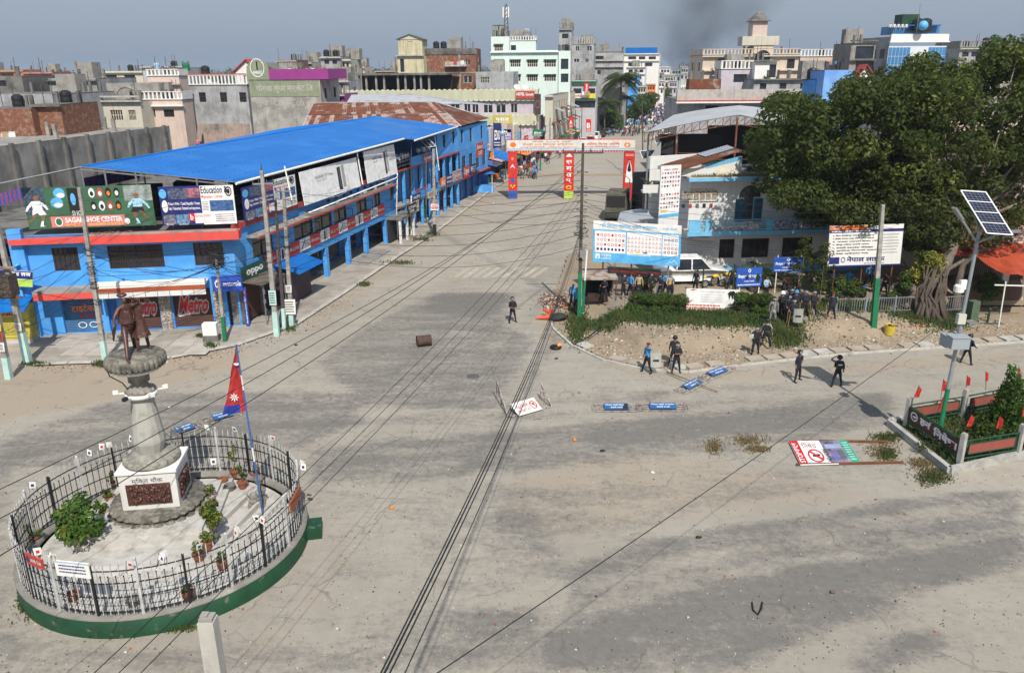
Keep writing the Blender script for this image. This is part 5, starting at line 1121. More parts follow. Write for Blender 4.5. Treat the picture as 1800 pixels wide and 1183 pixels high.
tr=thing('transformer', 'rusty rack and box hanging between the leaning poles by the frame edge', 'transformer',G(10,600,4));P_=D(8,520,f0_.y-.3);MB().obox(P_,1.3,.8,1.2).build('tank',mat('rusty tank',(.08,.06,.05),.8,.4,4),tr);MB().beam(P_+V3((-1,0,-.1)),P_+V3((1,0,-.1)),.1).beam(P_+V3((-1,0,1.6)),P_+V3((.9,0,1.6)),.12).build('rack',M_rust,tr);tangle(tr,P_+V3((0,-.5,.8)),.6,12,77)
pole8,i0_,i1_=pole('concrete pole with black foot beside the kerb halfway up the street',764,413,762,262,.17,M_pole,M_black,1.1,.1)
pl_=Board(D(757,370,i0_.y-.25),D(771,370,i0_.y-.25),D(757,359,i0_.y-.25));pl_.lines(.1,.15,.9,.9,3,M_redprint,1,.5,3);pl_.panel('notice',M_white,None, 'small white and red notice on the pole halfway up the street', 'sign')
pole('thin pipe pole on the edge of the blue gallery',723,414,723,240,.05,M_drkpole,M_white,4.0,.1)
def notices(p,q,specs,seed,label):
    t=thing('pasted_notices',label, 'notice',p.lerp(q,.2));r=random.Random(seed)
    for f,w_,h,m in specs:c=p.lerp(q,f);MB().add([c+V3((-w_/2,-.22,0)),c+V3((w_/2,-.22,0)),c+V3((w_/2+.03,-.2,h)),c+V3((-w_/2,-.22,h))],[(0,1,2,3)]).build('sheet',m,t);bb=Board(c+V3((-w_/2,-.223,0)),c+V3((w_/2,-.223,0)),c+V3((-w_/2,-.223,h)));bb.lines(.1,.1,.9,.9,5,M_black,0,.4,r.randrange(99));bb.printing(t)
notices(a0_,a1_,[(.2,.42,.95,M_aqua)],1, 'aqua painted sheet tied to the pale concrete pole');notices(c0_,c1_,[(.1,.75,1.0,M_white),(.26,.35,.5,M_white)],2, 'white posters pasted on the grey coil pole');notices(g0_,g1_,[(.3,.35,.5,M_white),(.42,.35,.45,M_redline),(.52,.35,.35,M_yellow)],3, 'pasted notices on the post at the frame edge');notices(f0_,f1_,[(.26,.35,.45,M_white)],4, 'torn notice on the leaning transformer pole')
# far street poles (both sides)
for i,(u,v,vt,lb) in enumerate([(1130,272,178, 'dark street pole beyond the welcome arch, beside the grey shed'),(1168,235,150, 'distant dark pole in front of the crowd'),(950,300,205, 'street pole with a green base on the far kerb behind the arch'),(985,262,185, 'grey pole before the awnings beyond the arch'),(1012,245,160, 'slim pole before the green building'),(1046,228,150, 'white striped pole at the parked cars'),(1100,300,245, 'thin pole just beyond the arch')]):
    pole(lb,u,v,u-1,vt,.12,M_drkpole if i!=5 else M_pole,M_green if i==2 else None,1.5,0)
for i in range(10):
    x,y=26+i*9.6,235+i*38;pp_=[(x,y,0),(x+24,y,0)][i%2];t=thing('utility_pole', 'faraway pole along the crowded main street', 'utility pole',pp_, 'poles along the far main street');MB().cyl(pp_,Vector(pp_)+V3((0,0,9)),.14,.1,5).build('shaft',M_drkpole,t);MB().beam(Vector(pp_)+V3((-.9,0,8.4)),Vector(pp_)+V3((.9,0,8.4)),.1).build('crossarm',M_drkpole,t)

M_pv=mat('solar cells',(.012,.014,.035),.2,.3,6,spec=.6)
def solar(t,c,r,u,nx,ny,fr=M_roofedge):
    """panel: centre, half right vector, half up vector"""
    n=r.cross(u).normalized();k=MB();k.hexa([c-r-u-n*.03,c+r-u-n*.03,c+r+u-n*.03,c-r+u-n*.03,c-r-u,c+r-u,c+r+u,c-r+u]);pn=k.build('solar_panel',M_pv,t)
    f=MB();e=n*.012
    for i in range(nx+1):s=-1+2*i/nx;f.beam(c+r*s-u+e,c+r*s+u+e,.05 if i in(0,nx) else .035,.03,up=n)
    for j in range(ny+1):s=-1+2*j/ny;f.beam(c-r+u*s+e,c+r+u*s+e,.05 if j in(0,ny) else .035,.026,up=n)
    f.build('frame',fr,pn)
    g=MB();
    for i in range(1,nx*6):s=-1+2*i/(nx*6);g.beam(c+r*s-u+n*.003,c+r*s+u+n*.003,.008,.004,up=n)
    for j in range(1,ny*4):s=-1+2*j/(ny*4);g.beam(c-r+u*s+n*.004,c+r+u*s+n*.004,.008,.004,up=n)
    g.build('cell_grid',plain('cell line',(.25,.27,.32)),pn)
def lamp_post(label,ub,vb,ut,vt,z0=.1,base=M_green,bh=1.5,r=.06):
    p=G(ub,vb,z0);q=D(ut,vt,p.y);t=thing('street_lamp',label, 'street lamp',p);MB().cyl(p,q,r,r*.7,8).build('pole',M_steel,t);MB().cyl(p,p.lerp(q,bh/(q-p).length),r+.008,r+.006,8).build('painted_base',base,t);MB().obox(p-V3((0,0,.1)),.4,.4,.3).build('footing',M_conc_l,t);return t,p,q
def quadpanel(t,tl,tr_,br,bl,ytop,ybot,nx,ny):
    a,b,c,d=D(*tl,ytop),D(*tr_,ytop),D(*br,ybot),D(*bl,ybot);cc=(a+b+c+d)/4;solar(t,cc,((b-a)+(c-d))/4,((a-d)+(b-c))/4,nx,ny)
t,p,q=lamp_post('slim solar street lamp standing before the blue arcade',562,480,545,318,.1,M_green,1.4);quadpanel(t,(542,296),(556,297),(573,314),(558,316),p.y+.5,p.y-.3,2,1);MB().beam(q+V3((-.3,0,.1)),q+V3((-.1,0,.2)),.3,.08).build('lamp_head',M_steel,t)
t,p,q=lamp_post('solar street lamp in front of the crowded balcony',749,396,749,254,.1,M_green,2.2);quadpanel(t,(740,248),(754,245),(767,258),(751,259),p.y+.6,p.y-.4,2,1)
t,p,q=lamp_post('solar street lamp with a twin panel beside the office roof',1141,372,1143,280,.1,M_white,3.2,.08);quadpanel(t,(1125,266),(1157,264),(1163,277),(1130,279),p.y+.3,p.y-.3,2,1)
t,p,q=lamp_post('bent steel lamp post at the edge of the police office yard',1105,372,1107,316,.1,M_white,3.2,.08);MB().beam(q,q+V3((-2.2,0,1.9)),.09).build('arm',M_steel,t);MB().beam(q+V3((-2.2,0,1.9)),q+V3((-2.8,0,2.3)),.28,.08).build('lamp_head',M_steel,t)
t,p,q=lamp_post('solar lamp under the edge of the grey shed roof',1140,330,1146,242,.1,M_white,1);quadpanel(t,(1150,240),(1178,234),(1180,246),(1152,252),p.y+.3,p.y-.3,2,1)
# big solar post in the planter
sp=V3((18.57,31.68,.2));sq=D(1722,405,31.9);t=thing('street_lamp', 'tall solar street lamp with large tilted panel and grey battery boxes in the fenced planter', 'street lamp',sp)
MB().cyl(sp,sq,.095,.07,12).build('pole',mat('galvanised steel',(.30,.34,.36),.4,.1,3,metal=.4),t);MB().cyl(sp,sp.lerp(sq,.28),.105,.10,12).build('painted_base',M_green,t)
quadpanel(t,(1688,335),(1733,339),(1779,413),(1735,411),32.6,31.0,1,4)
for du,dv in((-22,-78),(10,-60)):MB().beam(sq,D(1722+du*.5,405+dv*.35,32),.05).build('brace',M_steel,t)
l1=D(1690,385,31.7);MB().beam(D(1716,425,31.8),l1,.07).build('arm',M_steel,t);MB().beam(l1,l1+(l1-D(1716,425,31.8)).normalized()*.6,.26,.08).build('lamp_head',M_steel,t)
l2=D(1765,408,31.4);MB().beam(D(1718,427,31.8),l2,.07).build('arm',M_steel,t);MB().beam(l2,l2+V3((.55,-.1,.05)),.24,.08).build('lamp_head',M_steel,t)
for(u,v),s in(((1672,597),.66),((1684,600),.7)):
    c=D(u,v,31.9 if u<1680 else 31.3);MB().obox(c-V3((0,0,.28)),s*1.05,.5,.48).obox(c+V3((0,0,.20)),s*1.1,.56,.04).build('battery_box',mat('grey box paint',(.30,.33,.36),.5,.08,2),t)
c=D(1688,560,31.8);MB().obox(c-V3((0,.05,.2)),.32,.22,.42).build('switch_box',mat('ivory box',(.52,.52,.44),.5,.1,2),t)
c=D(1691,507,31.7);MB().lathe([(.2,-.14),(.2,.1),(.14,.16),(0,.16)],c+V3((-.12,0,0)),14).obox(c+V3((0,0,-.05)),.3,.12,.4,.3).build('camera_housing',M_white,t)

# wires -------------------------------------------------------------
def wire(p,q,sag,r,label,group,seg=14,side=0):
    p,q=Vector(p),Vector(q);pts=[p.lerp(q,i/seg)-V3((0,0,sag*4*(i/seg)*(1-i/seg))) for i in range(seg+1)]
    o=MB().tube(pts,r,4).build('cable',M_rubber,label=label,cat='cable',group=group,loc=p);return o
def on(p,q,v):  # point of a pole at a photo row
    lo,hi=0,1
    for _ in range(30):
        m_=(lo+hi)/2;c=p.lerp(q,m_);F_=c.y*math.cos(TH)-(c.z-CAMH)*math.sin(TH);vv=591.5-FPX*(c.y*math.sin(TH)+(c.z-CAMH)*math.cos(TH))/F_
        if vv>v:lo=m_
        else:hi=m_
    return c
for i,(v,u1) in enumerate(((398,575),(402,582),(406,592),(412,622))):
    wire(on(mp0,mp1,v),D(u1+40,1290,7.0+i*.2),.9+.05*i,(.012,.016,.013,.010)[i], 'thick black bundled cable running from the tall dark pole down over the junction', 'cable bundle over the junction',30)
for i,(v,u1,v1) in enumerate(((327,120,1225),(339,165,1225),(351,205,1225))):
    wire(on(mp0,mp1,v),D(u1,v1,11),.5,.009, 'thin cable crossing the junction and passing over the front of the roundabout', 'three parallel cables over the roundabout front',24)
for i,(v,u1,v1) in enumerate(((300,-140,925),(288,-140,985),(280,-140,1060))):
    wire(on(mp0,mp1,v),D(u1,v1,17-i*2),.8,.012, 'long cable from the tall dark pole passing before the statue to the roadside', 'cables passing before the statue',24)
wire(D(720,1215,10),D(1692,545,31.8),.15,.010, 'single thin cable slanting from the lower frame edge up to the solar lamp',None,20)
v0s=[340,352,365,378,392,408,425,446]
for i,v in enumerate(v0s):
    wire(on(a0_,a1_,330+i*13),on(mp0,mp1,v-12),.7+.12*i,.014, 'wire strung across the street from the corner poles to the tall dark pole', 'wires across the street')
for i,v in enumerate((262,275,290,305,320,335)):
    wire(on(i0_,i1_,v+20),on(mp0,mp1,300+i*18),1.0,.014, 'wire from the pole with the black foot to the tall dark pole', 'wires across the street further up')
rp,rq=GV(1535,575),None
for i,v in enumerate((363,374,386,398)):
    c=D(1552,v-2+i,49);wire(on(mp0,mp1,327+i*12),c,.5,.013, 'wire running past the police office to the pole under the tree', 'wires past the police office');wire(c,D(1830,388+i*12,50),.2,.013, 'wire leaving the pole under the tree toward the red tarpaulin', 'wires toward the red tarpaulin')
for i in range(5):
    wire(on(mp0,mp1,352+i*9),D(1260+i*60,425+i*8,56),.6,.012, 'slack wire from the tall dark pole to the office front', 'slack wires to the office front')
for i in range(16):
    r=random.Random(i);wire(on(d0_,d1_,470+r.uniform(-60,60)),[on(h0_,h1_,460),on(a0_,a1_,440+r.uniform(-40,60)),D(-60,560+r.uniform(-90,60),46)][i%3],r.uniform(.2,1.1),.014, 'drooping wire before the blue corner building', 'tangled wires before the blue building')
for i in range(7):
    wire(on(a0_,a1_,350+i*22),on(i0_,i1_,280+i*9),.7,.012, 'wire running along the blue arcade', 'wires along the blue arcade')
for i in range(5):
    wire(on(h0_,h1_,458),[on(c0_,c1_,420+i*10),on(a0_,a1_,380+i*30)][i%2],.4+.1*i,.016, 'wire looping from the thin green pole to the corner poles', 'loops at the market corner')
for i in range(6):
    wire(on(i0_,i1_,275+i*7),D(952+8*i,208+5*i,140),.8,.014, 'wire running up the far side of the street', 'wires up the street')
for i in range(4):wire(D(430,340-i*9,52),D(-60,452-i*28,44),.3,.012, 'faint wire across the rooftop billboards', 'wires across the rooftop billboards')

# ------------------------------------------------------------------ welcome arch
gx0,gx1,gx2=G(901,350),G(1000,349),G(1107,350);gy=gx0.y
arch=thing('welcome_arch', 'red and white welcome arch with banner spanning the street', 'arch',(gx0+gx2)/2)
A_=Wall((gx0.x-.9,gy+.0),(gx2.x+.7,gx2.y));
M_archred=plain('arch red',(.58,.03,.02));M_lime=plain('lime print',(.42,.62,.10));M_royal=plain('royal print',(.02,.10,.42))
def acol(u0,u1,vt,vb,foot,label,kind):
    a0,z1=A_.px(u0,vt,0);a1,_=A_.px(u1,vb,0);MB().wbox(A_,a0,a1,.02,z1,-1.0,0).build('column',M_archred,arch)
    b=ABoard(A_,a0+.02,a1-.02,.05,z1,0.0);b.rect(0,0,1,.16,foot,0)
    if kind==0:b.text('DHANGADHI',.1,.93,.9,.97,M_whiteb).disc(.5,.80,.16,.035,plain('face print',(.45,.25,.16)),2).pg([(.2,.62),(.8,.62),(.65,.76),(.35,.76)],M_archred,2).pg([(.15,.6),(.5,.7),(.85,.6),(.6,.64),(.4,.64)],M_whiteb,3).rect(.3,.32,.72,.42,M_royal,2).disc(.3,.26,.1,.02,M_yellow,2).disc(.7,.26,.1,.02,M_yellow,2).disc(.5,.23,.1,.02,M_yellow,2)
    if kind==1:
        for i,ch in enumerate(['स्वा', 'ग', 'त', 'म्']):b.text(ch,.2,.72-i*.13,.8,.81-i*.13,M_whiteb,1,.03)
        b.pg([(.15,.88),(.85,.88),(.5,.97)],M_whiteb,1).ring(.5,.24,.3,.04,M_yellow,.55,1)
    if kind==2:b.rect(0,.88,1,1,M_archred,0).text('COLLEGE',.1,.92,.9,.96,M_whiteb).disc(.5,.83,.16,.03,M_hair,2).disc(.5,.81,.13,.026,plain('face print',(.45,.25,.16)),3).pg([(.12,.35),(.88,.35),(.72,.7),(.6,.78),(.4,.78),(.28,.7)],M_whiteb,2).pg([(.3,.62),(.45,.78),(.55,.78),(.7,.62),(.6,.58),(.4,.58)],M_black,3)
    b.printing(arch)
acol(893,909,262,349,M_royal, '',0);acol(992,1008,266,348,M_lime, '',1);acol(1098,1113,268,352,M_archred, '',2)
a0,zt=A_.px(893,247);_,zb=A_.px(893,265);a1=A_.px(1116,260)[0];MB().wbox(A_,a0-.1,a1,zb,zt,-1.05,.05).build('beam',M_archred,arch)
b=ABoard(A_,a0-.1,a1,zb,zt,.055);b.rect(0,.06,1,.96,plain('ivory banner',(.66,.64,.58)),0).rect(0,.06,1,.22,plain('pale blue banner edge',(.35,.50,.62)),1)
b.text('दोस्रो नगर जिल्ला अधिवेशन',.12,.42,.52,.72,plain('orange red print',(.65,.18,.05)),2,.02).text('आठौं प्रतिनिधि परिषदमा स्वागतम',.10,.22,.55,.38,M_redprint,2,.01).text('मिति २०७२ भदौ',.2,.78,.5,.92,M_black,2).text('अतिथि विशेष अतिथि',.62,.50,.88,.74,M_redprint,2,.01).text('प्रमुख अतिथिहरु हार्दिक',.60,.24,.88,.42,M_redprint,2,.01).disc(.045,.55,.025,.25,M_orange,2).ring(.94,.5,.025,.25,M_orange,.5,2);b.panel('banner',M_whiteb,arch)
sc_=MB()
for i in range(46):x=a0+(a1-a0)*i/46;w_=(a1-a0)/46;sc_.poly([A_.P(x,zb,.07),A_.P(x+w_/2,zb-.28,.07),A_.P(x+w_,zb,.07)])
sc_.build('fringe',M_redline,arch)

# ------------------------------------------------------------------ barricades and things on the road
M_bar=plain('police blue board',(.025,.11,.29));M_rodw=mat('worn white rod',(.38,.36,.34),.6,.3,6,col2=(.15,.08,.05),mscale=5)
def cross_frames(mb,p,d,L_,h):
    n=V3((-d.y,d.x,0));
    for k in(0,L_):
        c=p+d*k
        for s in(-1,1):mb.tube([c+n*s*h*.5,c+V3((0,0,.12))+d*.12*s,c-n*s*h*.5+V3((0,0,.05))],.018,4);mb.tube([c+n*s*h*.3+d*(math.cos(a)*.14)+V3((0,0,.05+.14*abs(math.sin(a)))) for a in[x*.8 for x in range(9)]],.013,3)
    for s in(-.5,-.17,.17,.5):mb.beam(p+n*s*h+V3((0,0,.05)),p+d*L_+n*s*h+V3((0,0,.05)),.028)
def barricade(label,u0,v0,u1,v1,L_=None,w_=.42,txt=True,fold=False,board=M_bar,h=.8):
    p,q=G(u0,v0,0),G(u1,v1,0);d=(q-p).normalized();L_=(q-p).length;t=thing('barricade',label, 'barricade',(p+q)/2, 'fallen police barricades');mb=MB();cross_frames(mb,p,d,L_,h);mb.build('rod_frame',M_rodw,t)
    n=V3((-d.y,d.x,0));z=V3((0,0,.11));a=p+d*L_*.22-n*h*.3+z;bb=Board(a,a+d*L_*.56,a+n*h*.62+V3((0,0,.10)),.03)
    if txt:bb.text('जिल्ला प्रहरी कार्यालय',.06,.55,.94,.85,M_whiteb,1,.02).text('कैलाली धनगढी',.25,.18,.75,.42,M_whiteb,1,.02)
    if fold:bb.pg([(.72,.0),(.95,.0),(.95,.9),(.84,.95)],M_dark,3)
    bb.panel('board',board,t);return t
barricade('fallen blue barricade with a creased board, beside the white parking sign',1045,719,1122,719,fold=True)
barricade('fallen blue barricade lying flat, east of the creased one',1124,718,1206,718)
barricade('fallen blue barricade with a bamboo pole across it',1196,690,1238,668,w_=.4)
barricade('fallen blue barricade touching the one under the bamboo pole, farther up the road',1238,666,1284,648)
barricade('blue barricade lying behind the round fence below the flag',362,742,420,727)
t=barricade('crumpled blue barricade behind the column at the fence',300,766,350,748)
MB().tube([G(1172,654,.12),G(1200,664,.2),G(1262,688,.1)],.035,6).build('bamboo_pole',plain('bamboo',(.20,.14,.08)),label='bamboo pole lying across the blue barricade',cat='pole',loc=G(1220,670))
MB().tube([G(1008,606,.1),G(1035,592,.35),G(1058,574,.5)],.05,5).build('charred_branch',M_black,label='charred branch lying on the bank beside the drain slabs',cat='branch',loc=G(1030,590))
# white parking barricade
t=thing('barricade', 'white wheel-lock parking barricade lying on its side in the junction', 'barricade',G(915,715));mb=MB()
A,B,C_,D_=G(873,700,.05),G(893,733,.05),G(970,715,.05),G(950,700,.05);A1,D1=A+V3((0,0,1.05)),D(951,673,D_.y)
for x,y in((A,B),(B,C_),(A,A1),(A1,B),(D_,C_),(D_,D1),(D1,C_),(A+(A1-A)*.5,B),(D_+(D1-D_)*.5,C_),(A1,A+(B-A)*.5),(D1,D_+(C_-D_)*.5)):mb.beam(x,y,.04)
mb.build('rod_frame',M_rodw,t);e0_,e1_,e2_=G(912,731,.10),G(953,719,.10),G(897,710,.45)
bb=Board(e0_,e1_,e2_,.03);bb.text('No Parking',.62,.12,.1,.42,M_redline,1,.01).text('Wheel Lock',.62,.5,.1,.8,M_redline,1,.01).ring(.8,.5,.14,.32,M_redprint,.75,1,18).text('P',.86,.35,.75,.65,M_black,2,.03).pg([(.7,.65),(.72,.7),(.9,.35),(.88,.3)],M_redprint,3);bb.panel('board',M_white,t)
# fallen no-horn signboard
t=thing('road_signboard', 'fallen no-horn signboard with red edge and two rusty posts beside the planter', 'sign',G(1450,795))
bb=Board(G(1405,816,.10),G(1387,775,.10),G(1513,813,.10),.05);bb=Board(G(1407,816,.10),G(1513,813,.10),G(1387,775,.10),.05)
bb.rect(0,0,.14,1,M_redprint,1).rect(.52,0,.86,1,mat('traffic photo print',(.22,.20,.28),.5,.8,2.5),1).rect(.86,0,1,1,plain('teal print',(.02,.35,.22)),1).ring(.33,.33,.13,.28,M_redprint,.8,2,22).pg([(.24,.5),(.27,.55),(.43,.18),(.40,.13)],M_redprint,3).pg([(.27,.3),(.36,.26),(.42,.38),(.36,.40),(.28,.36)],M_black,2)
bb.text('STOP',.02,.06,.11,.5,M_whiteb,2,.02,True).text('हर्न',.02,.52,.11,.9,M_whiteb,2,.02,True).text('NO HORN',.48,.08,.56,.6,M_black,3,.02,True).text('निषेध',.18,.66,.42,.9,plain('brown print',(.4,.15,.1)),2).rect(.56,.62,.84,.8,plain('sky print',(.3,.35,.5)),2).rect(.6,.1,.7,.5,plain('violet print',(.16,.14,.35)),2).rect(.72,.16,.82,.55,plain('slate print',(.1,.12,.14)),2).lines(.88,.1,.98,.9,8,M_whiteb,2,.3,5)
bb.panel('panel',M_whiteb,t)
for a,b_ in(((1400,816),(1588,812)),((1410,774),(1562,776))):MB().beam(G(*a,.07),G(*b_,.07),.08).build('post',M_rust,t)
# oil drum, tyre fire, cones, litter
p=G(733,600,.33);ax=V3((.85,.25,0)).normalized();t=thing('oil_drum', 'rusty brown drum lying on its side in the road', 'drum',G(743,600));MB().cyl(p,p+ax*.85,.33,n=20,caps=False).cyl(p+ax*.02,p+ax*.03,.325,n=20).build('shell',mat('burnt brown drum',(.07,.04,.028),.8,.4,5),t)
for k in(.0,.28,.57,.85):r_=MB().tube([p+ax*k+(V3((-ax.y,ax.x,0))*math.cos(a)+V3((0,0,1))*math.sin(a))*.335 for a in[x*math.pi/10 for x in range(21)]],.015,4).build('hoop',M_drkpole,t)
def tyre(c,R1,r1,m=M_boot):
    mb=MB();n,k=20,8;vs=[(c.x+(R1+r1*math.cos(b))*math.cos(a),c.y+(R1+r1*math.cos(b))*math.sin(a),c.z+r1*math.sin(b)) for a in[2*math.pi*i/n for i in range(n)] for b in[2*math.pi*j/k for j in range(k)]]
    return mb.add(vs,[(i*k+j,((i+1)%n)*k+j,((i+1)%n)*k+(j+1)%k,i*k+(j+1)%k) for i in range(n) for j in range(k)],0,True)
t=thing('burning_tyre', 'smouldering black tyre by the drain slabs at the corner', 'tyre',G(977,610));tyre(G(977,610,.1),.26,.1).build('tyre',M_boot,t)
fm=bpy.data.materials.new('ember glow');fm.use_nodes=True;fb_=fm.node_tree.nodes['Principled BSDF'];fb_.inputs['Base Color'].default_value=(.6,.1,.01,1);fb_.inputs['Emission Color'].default_value=(1,.22,.03,1);fb_.inputs['Emission Strength'].default_value=1.5
MB().ell(G(983,607,.2),.12,.1,.12,7,5,0,.6).build('flame',fm,t)
q=G(972,560,.15);ta_=thing('burnt_heap', 'charred heap of ash and melted tyre wire on the rubble', 'ash heap',q);MB().ell(q+V3((.3,0,.1)),.7,.5,.25,10,6,0,.6).build('ash',mat('ash',(.03,.03,.03),.95,.5,8),ta_)
M_cone=plain('traffic cone orange',(.62,.09,.03))
def cone(label,p,d,L_=.75):
    t=thing('traffic_cone',label, 'traffic cone',p);MB().cyl(p,p+d*L_,.2,.04,14,0).build('body',M_cone,t);MB().cyl(p+d*L_*.42,p+d*L_*.6,.125,.095,14).build('white_band',M_white,t);MB().cyl(p-d*.03,p+d*.03,.28,.28,4).build('base',M_cone,t)
cone('orange traffic cone lying with its tip toward the road',G(966,557,.2),V3((-1,-.1,-.05)).normalized(),.95);cone('traffic cone showing its round red base on the rubble',G(968,549,.35),V3((-.75,.6,.1)).normalized(),.7)
lt=[(1058,792,M_black, 'dark rag lying on the road before the cross road band'),(1147,830,M_white, 'crumpled white plastic bag on the open road'),(1332,1066,M_black, 'black twisted strip on the dark asphalt'),(1463,1040,M_rust, 'scrap of rusty tin on the dark asphalt near the frame edge'),(1228,944,M_black, 'small dark cloth scrap beneath the thin cable'),(868,358,M_white, 'white bag by the kerb before the arch'),(1010,772,M_orange, 'orange peel on the road'),(688,892,M_orange, 'orange powder stain scrap near the roundabout'),(838,370,M_conc, 'grey stone lump near the far kerb'),(946,735,M_conc, 'stone by the white parking sign'),(978,630,M_black, 'lump of burnt rubber on the road'),(298,716,M_white, 'white paper on the road behind the column'),(520,606,M_black, 'dark rag near the corner poles'),(1020,690,M_conc, 'small grey rock south of the kerb')]
for i,(u,v,m,lb) in enumerate(lt):
    p=G(u,v,.04);r=random.Random(i);mb=MB()
    if 'strip' in lb:mb.tube([G(1322,1058,.03),G(1324,1072,.04),G(1332,1080,.03),G(1338,1070,.06),G(1340,1058,.03)],.03,4)
    else:mb.ell(p,r.uniform(.07,.14),r.uniform(.06,.12),.045,7,4,0,.9)
    mb.build('litter',m,label=lb,cat='litter',loc=p)
t=thing('curb_block', 'weathered white painted concrete block before the thin green pole', 'block',G(373,603,.1));p=G(373,600,.1);MB().obox(p,.95,.55,.45,.05).build('base',M_conc_d,t);MB().obox(p+V3((0,0,.45)),.85,.5,.75,.05).build('painted_top',M_white,t)
t=thing('stone_pile', 'low pile of grey stones and a stub post beside the cable-wrapped pole', 'stones',G(200,590,.1))
for i in range(7):MB().ell(G(196+i*6,590+(i%3)*3,.25),.28,.25,.2,8,5,0,.3).build('stone',M_conc,t)
# yellow kiosk
kp=[G(-30,606,.1),G(59,603,.1),G(78,588,.1)];KF=Wall(kp[0][:2],kp[1][:2]);KS=Wall(kp[1][:2],kp[2][:2]);ks=thing('kiosk', 'yellow roadside kiosk with blue sheet roof and painted notice', 'kiosk',(kp[0]+kp[1])/2)
M_ky=mat('faded yellow paint',(.50,.42,.07),.7,.12,2,streak=.3)
MB().wbox(KF,0,KF.L,.35,2.35,-.06,0).build('front_panel',M_ky,ks);MB().wbox(KS,0,KS.L,.35,2.5,-.06,0).build('side_panel',M_ky,ks);MB().wbox(KF,0,KF.L,.1,.34,-.1,.01).wbox(KS,0,KS.L,.1,.34,-.1,.01).build('plinth',M_lilac,ks)
bb=ABoard(KF,.1,KF.L-.1,.5,2.25,.0);bb.text('BAMBO',.45,.8,.85,.93,M_redprint,1,.02);bb.lines(.3,.08,.97,.75,9,M_black,1,.28,2);bb.printing(ks);bb=ABoard(KS,.1,KS.L-.1,.5,2.3,.0);bb.lines(.1,.1,.9,.9,12,M_black,1,.25,7);bb.printing(ks)
MB().hexa([KF.P(-.2,2.3,.7),KF.P(KF.L+.2,2.3,.7),KS.P(KS.L+.2,3.1,.1),KF.P(-.2,3.1,-2.4),KF.P(-.2,2.36,.7),KF.P(KF.L+.2,2.36,.7),KS.P(KS.L+.2,3.16,.1),KF.P(-.2,3.16,-2.4)]).build('roof',M_roofblue,ks)
b=Board(D(-8,501,47.5),D(57,505,47.5),D(-8,474,47.5));b.rect(0,.5,1,1,M_navy,0).rect(.3,0,1,.48,M_lime,0).text('एण्ड लज',.3,.6,.95,.92,M_whiteb,1,.03);b.panel('shop_sign',M_whiteb,None, 'blue and green lodge sign above the kiosk at the frame edge', 'sign')

# ------------------------------------------------------------------ the fenced planter with the no-horn board
pl0,pl1,pl2=G(1562,748,0),G(1668,833,0),G(1900,780,0);plb=G(1860,690,0)
pt=thing('planter', 'triangular kerbed planter with green railings and red name panels', 'planter',pl1)
def kerbw(a,b,m,h=.32,w_=.22):MB().beam(a+V3((0,0,h/2)),b+V3((0,0,h/2)),w_,h).build('kerb_wall',m,pt)
M_plk=mat('planter kerb cement',(.42,.41,.38),.9,.1,2,col2=(.30,.29,.27),mscale=2)
kerbw(pl0,pl1,M_plk);kerbw(pl1,pl2,M_plk);kerbw(pl0,plb,M_plk)
MB().prism([pl0[:2],pl1[:2],pl2[:2],plb[:2]],0,.18).build('soil',mat('garden soil',(.12,.09,.06),.95,.3,3,col2=(.06,.09,.03),mscale=1.2),pt)
def inset(a,t):cc=(pl0+pl1+pl2+plb)/4;return a.lerp(cc,t)
C0,C1,C2=G(1592,748,.2),G(1686,815,.2),G(1788,798,.2);C3=G(1690,732,.2);C4=G(1788,712,.2);C5=G(1880,785,.2)
posts=[C0,C1,C2,C3,C4]
for c in posts:MB().obox(c,.2,.2,1.35,.5).obox(c+V3((0,0,1.35)),.17,.17,.05,.5).build('post',M_plk,pt)
M_pn=mat('brown red panel',(.26,.07,.05),.7,.12,2,streak=.3)
def rail(a,b,panel=True,txt=None):
    up=V3((0,0,1));mb=MB()
    for z in(.22,1.02):mb.cyl(a+up*z,b+up*z,.035,n=6)
    for s in(.04,.5,.96):mb.cyl(a.lerp(b,s)+up*.2,a.lerp(b,s)+up*1.04,.03,n=6)
    mb.build('railing',M_dkgreen,pt)
    if panel:
        x0,x1=(.1,.9) if not txt else(.04,.96);z0,z1=(.42,.88) if not txt else(.36,.98);d=(b-a).normalized();nn=V3((d.y,-d.x,0))*.05
        p,q=a.lerp(b,x0)+nn,a.lerp(b,x1)+nn;bb=Board(p+up*z0,q+up*z0,p+up*z1,.05)
        if txt:
            bb.text('हन',.24,.26,.46,.80,M_whiteb,1,.05).text('निषेध।',.52,.2,.97,.88,M_whiteb,1,.05).ring(.12,.55,.075,.34,M_whiteb,.72,1,18).pg([(.08,.5),(.15,.44),(.17,.64),(.10,.6)],M_whiteb,1).pg([(.42,.80),(.44,.95),(.475,.93),(.47,.88),(.45,.89),(.435,.8)],M_whiteb,2)
        o=bb.panel('panel',mat('maroon panel',(.10,.025,.025),.6) if txt else M_pn,pt)
        fr=MB();
        for s,e_ in(((p+up*z0),(q+up*z0)),((p+up*z1),(q+up*z1)),((p+up*z0),(p+up*z1)),((q+up*z0),(q+up*z1))):fr.beam(s,e_,.04)
        fr.build('panel_frame',M_dkgreen,pt)
rail(C0,C1,True,True);rail(C1,C2);rail(C0,C3);rail(C3,C4);rail(C2,C5)
M_flag=mat('red festoon cloth',(.50,.03,.02),.7,.2,8,col2=(.60,.35,.10),mscale=9,mask=(.6,.64))
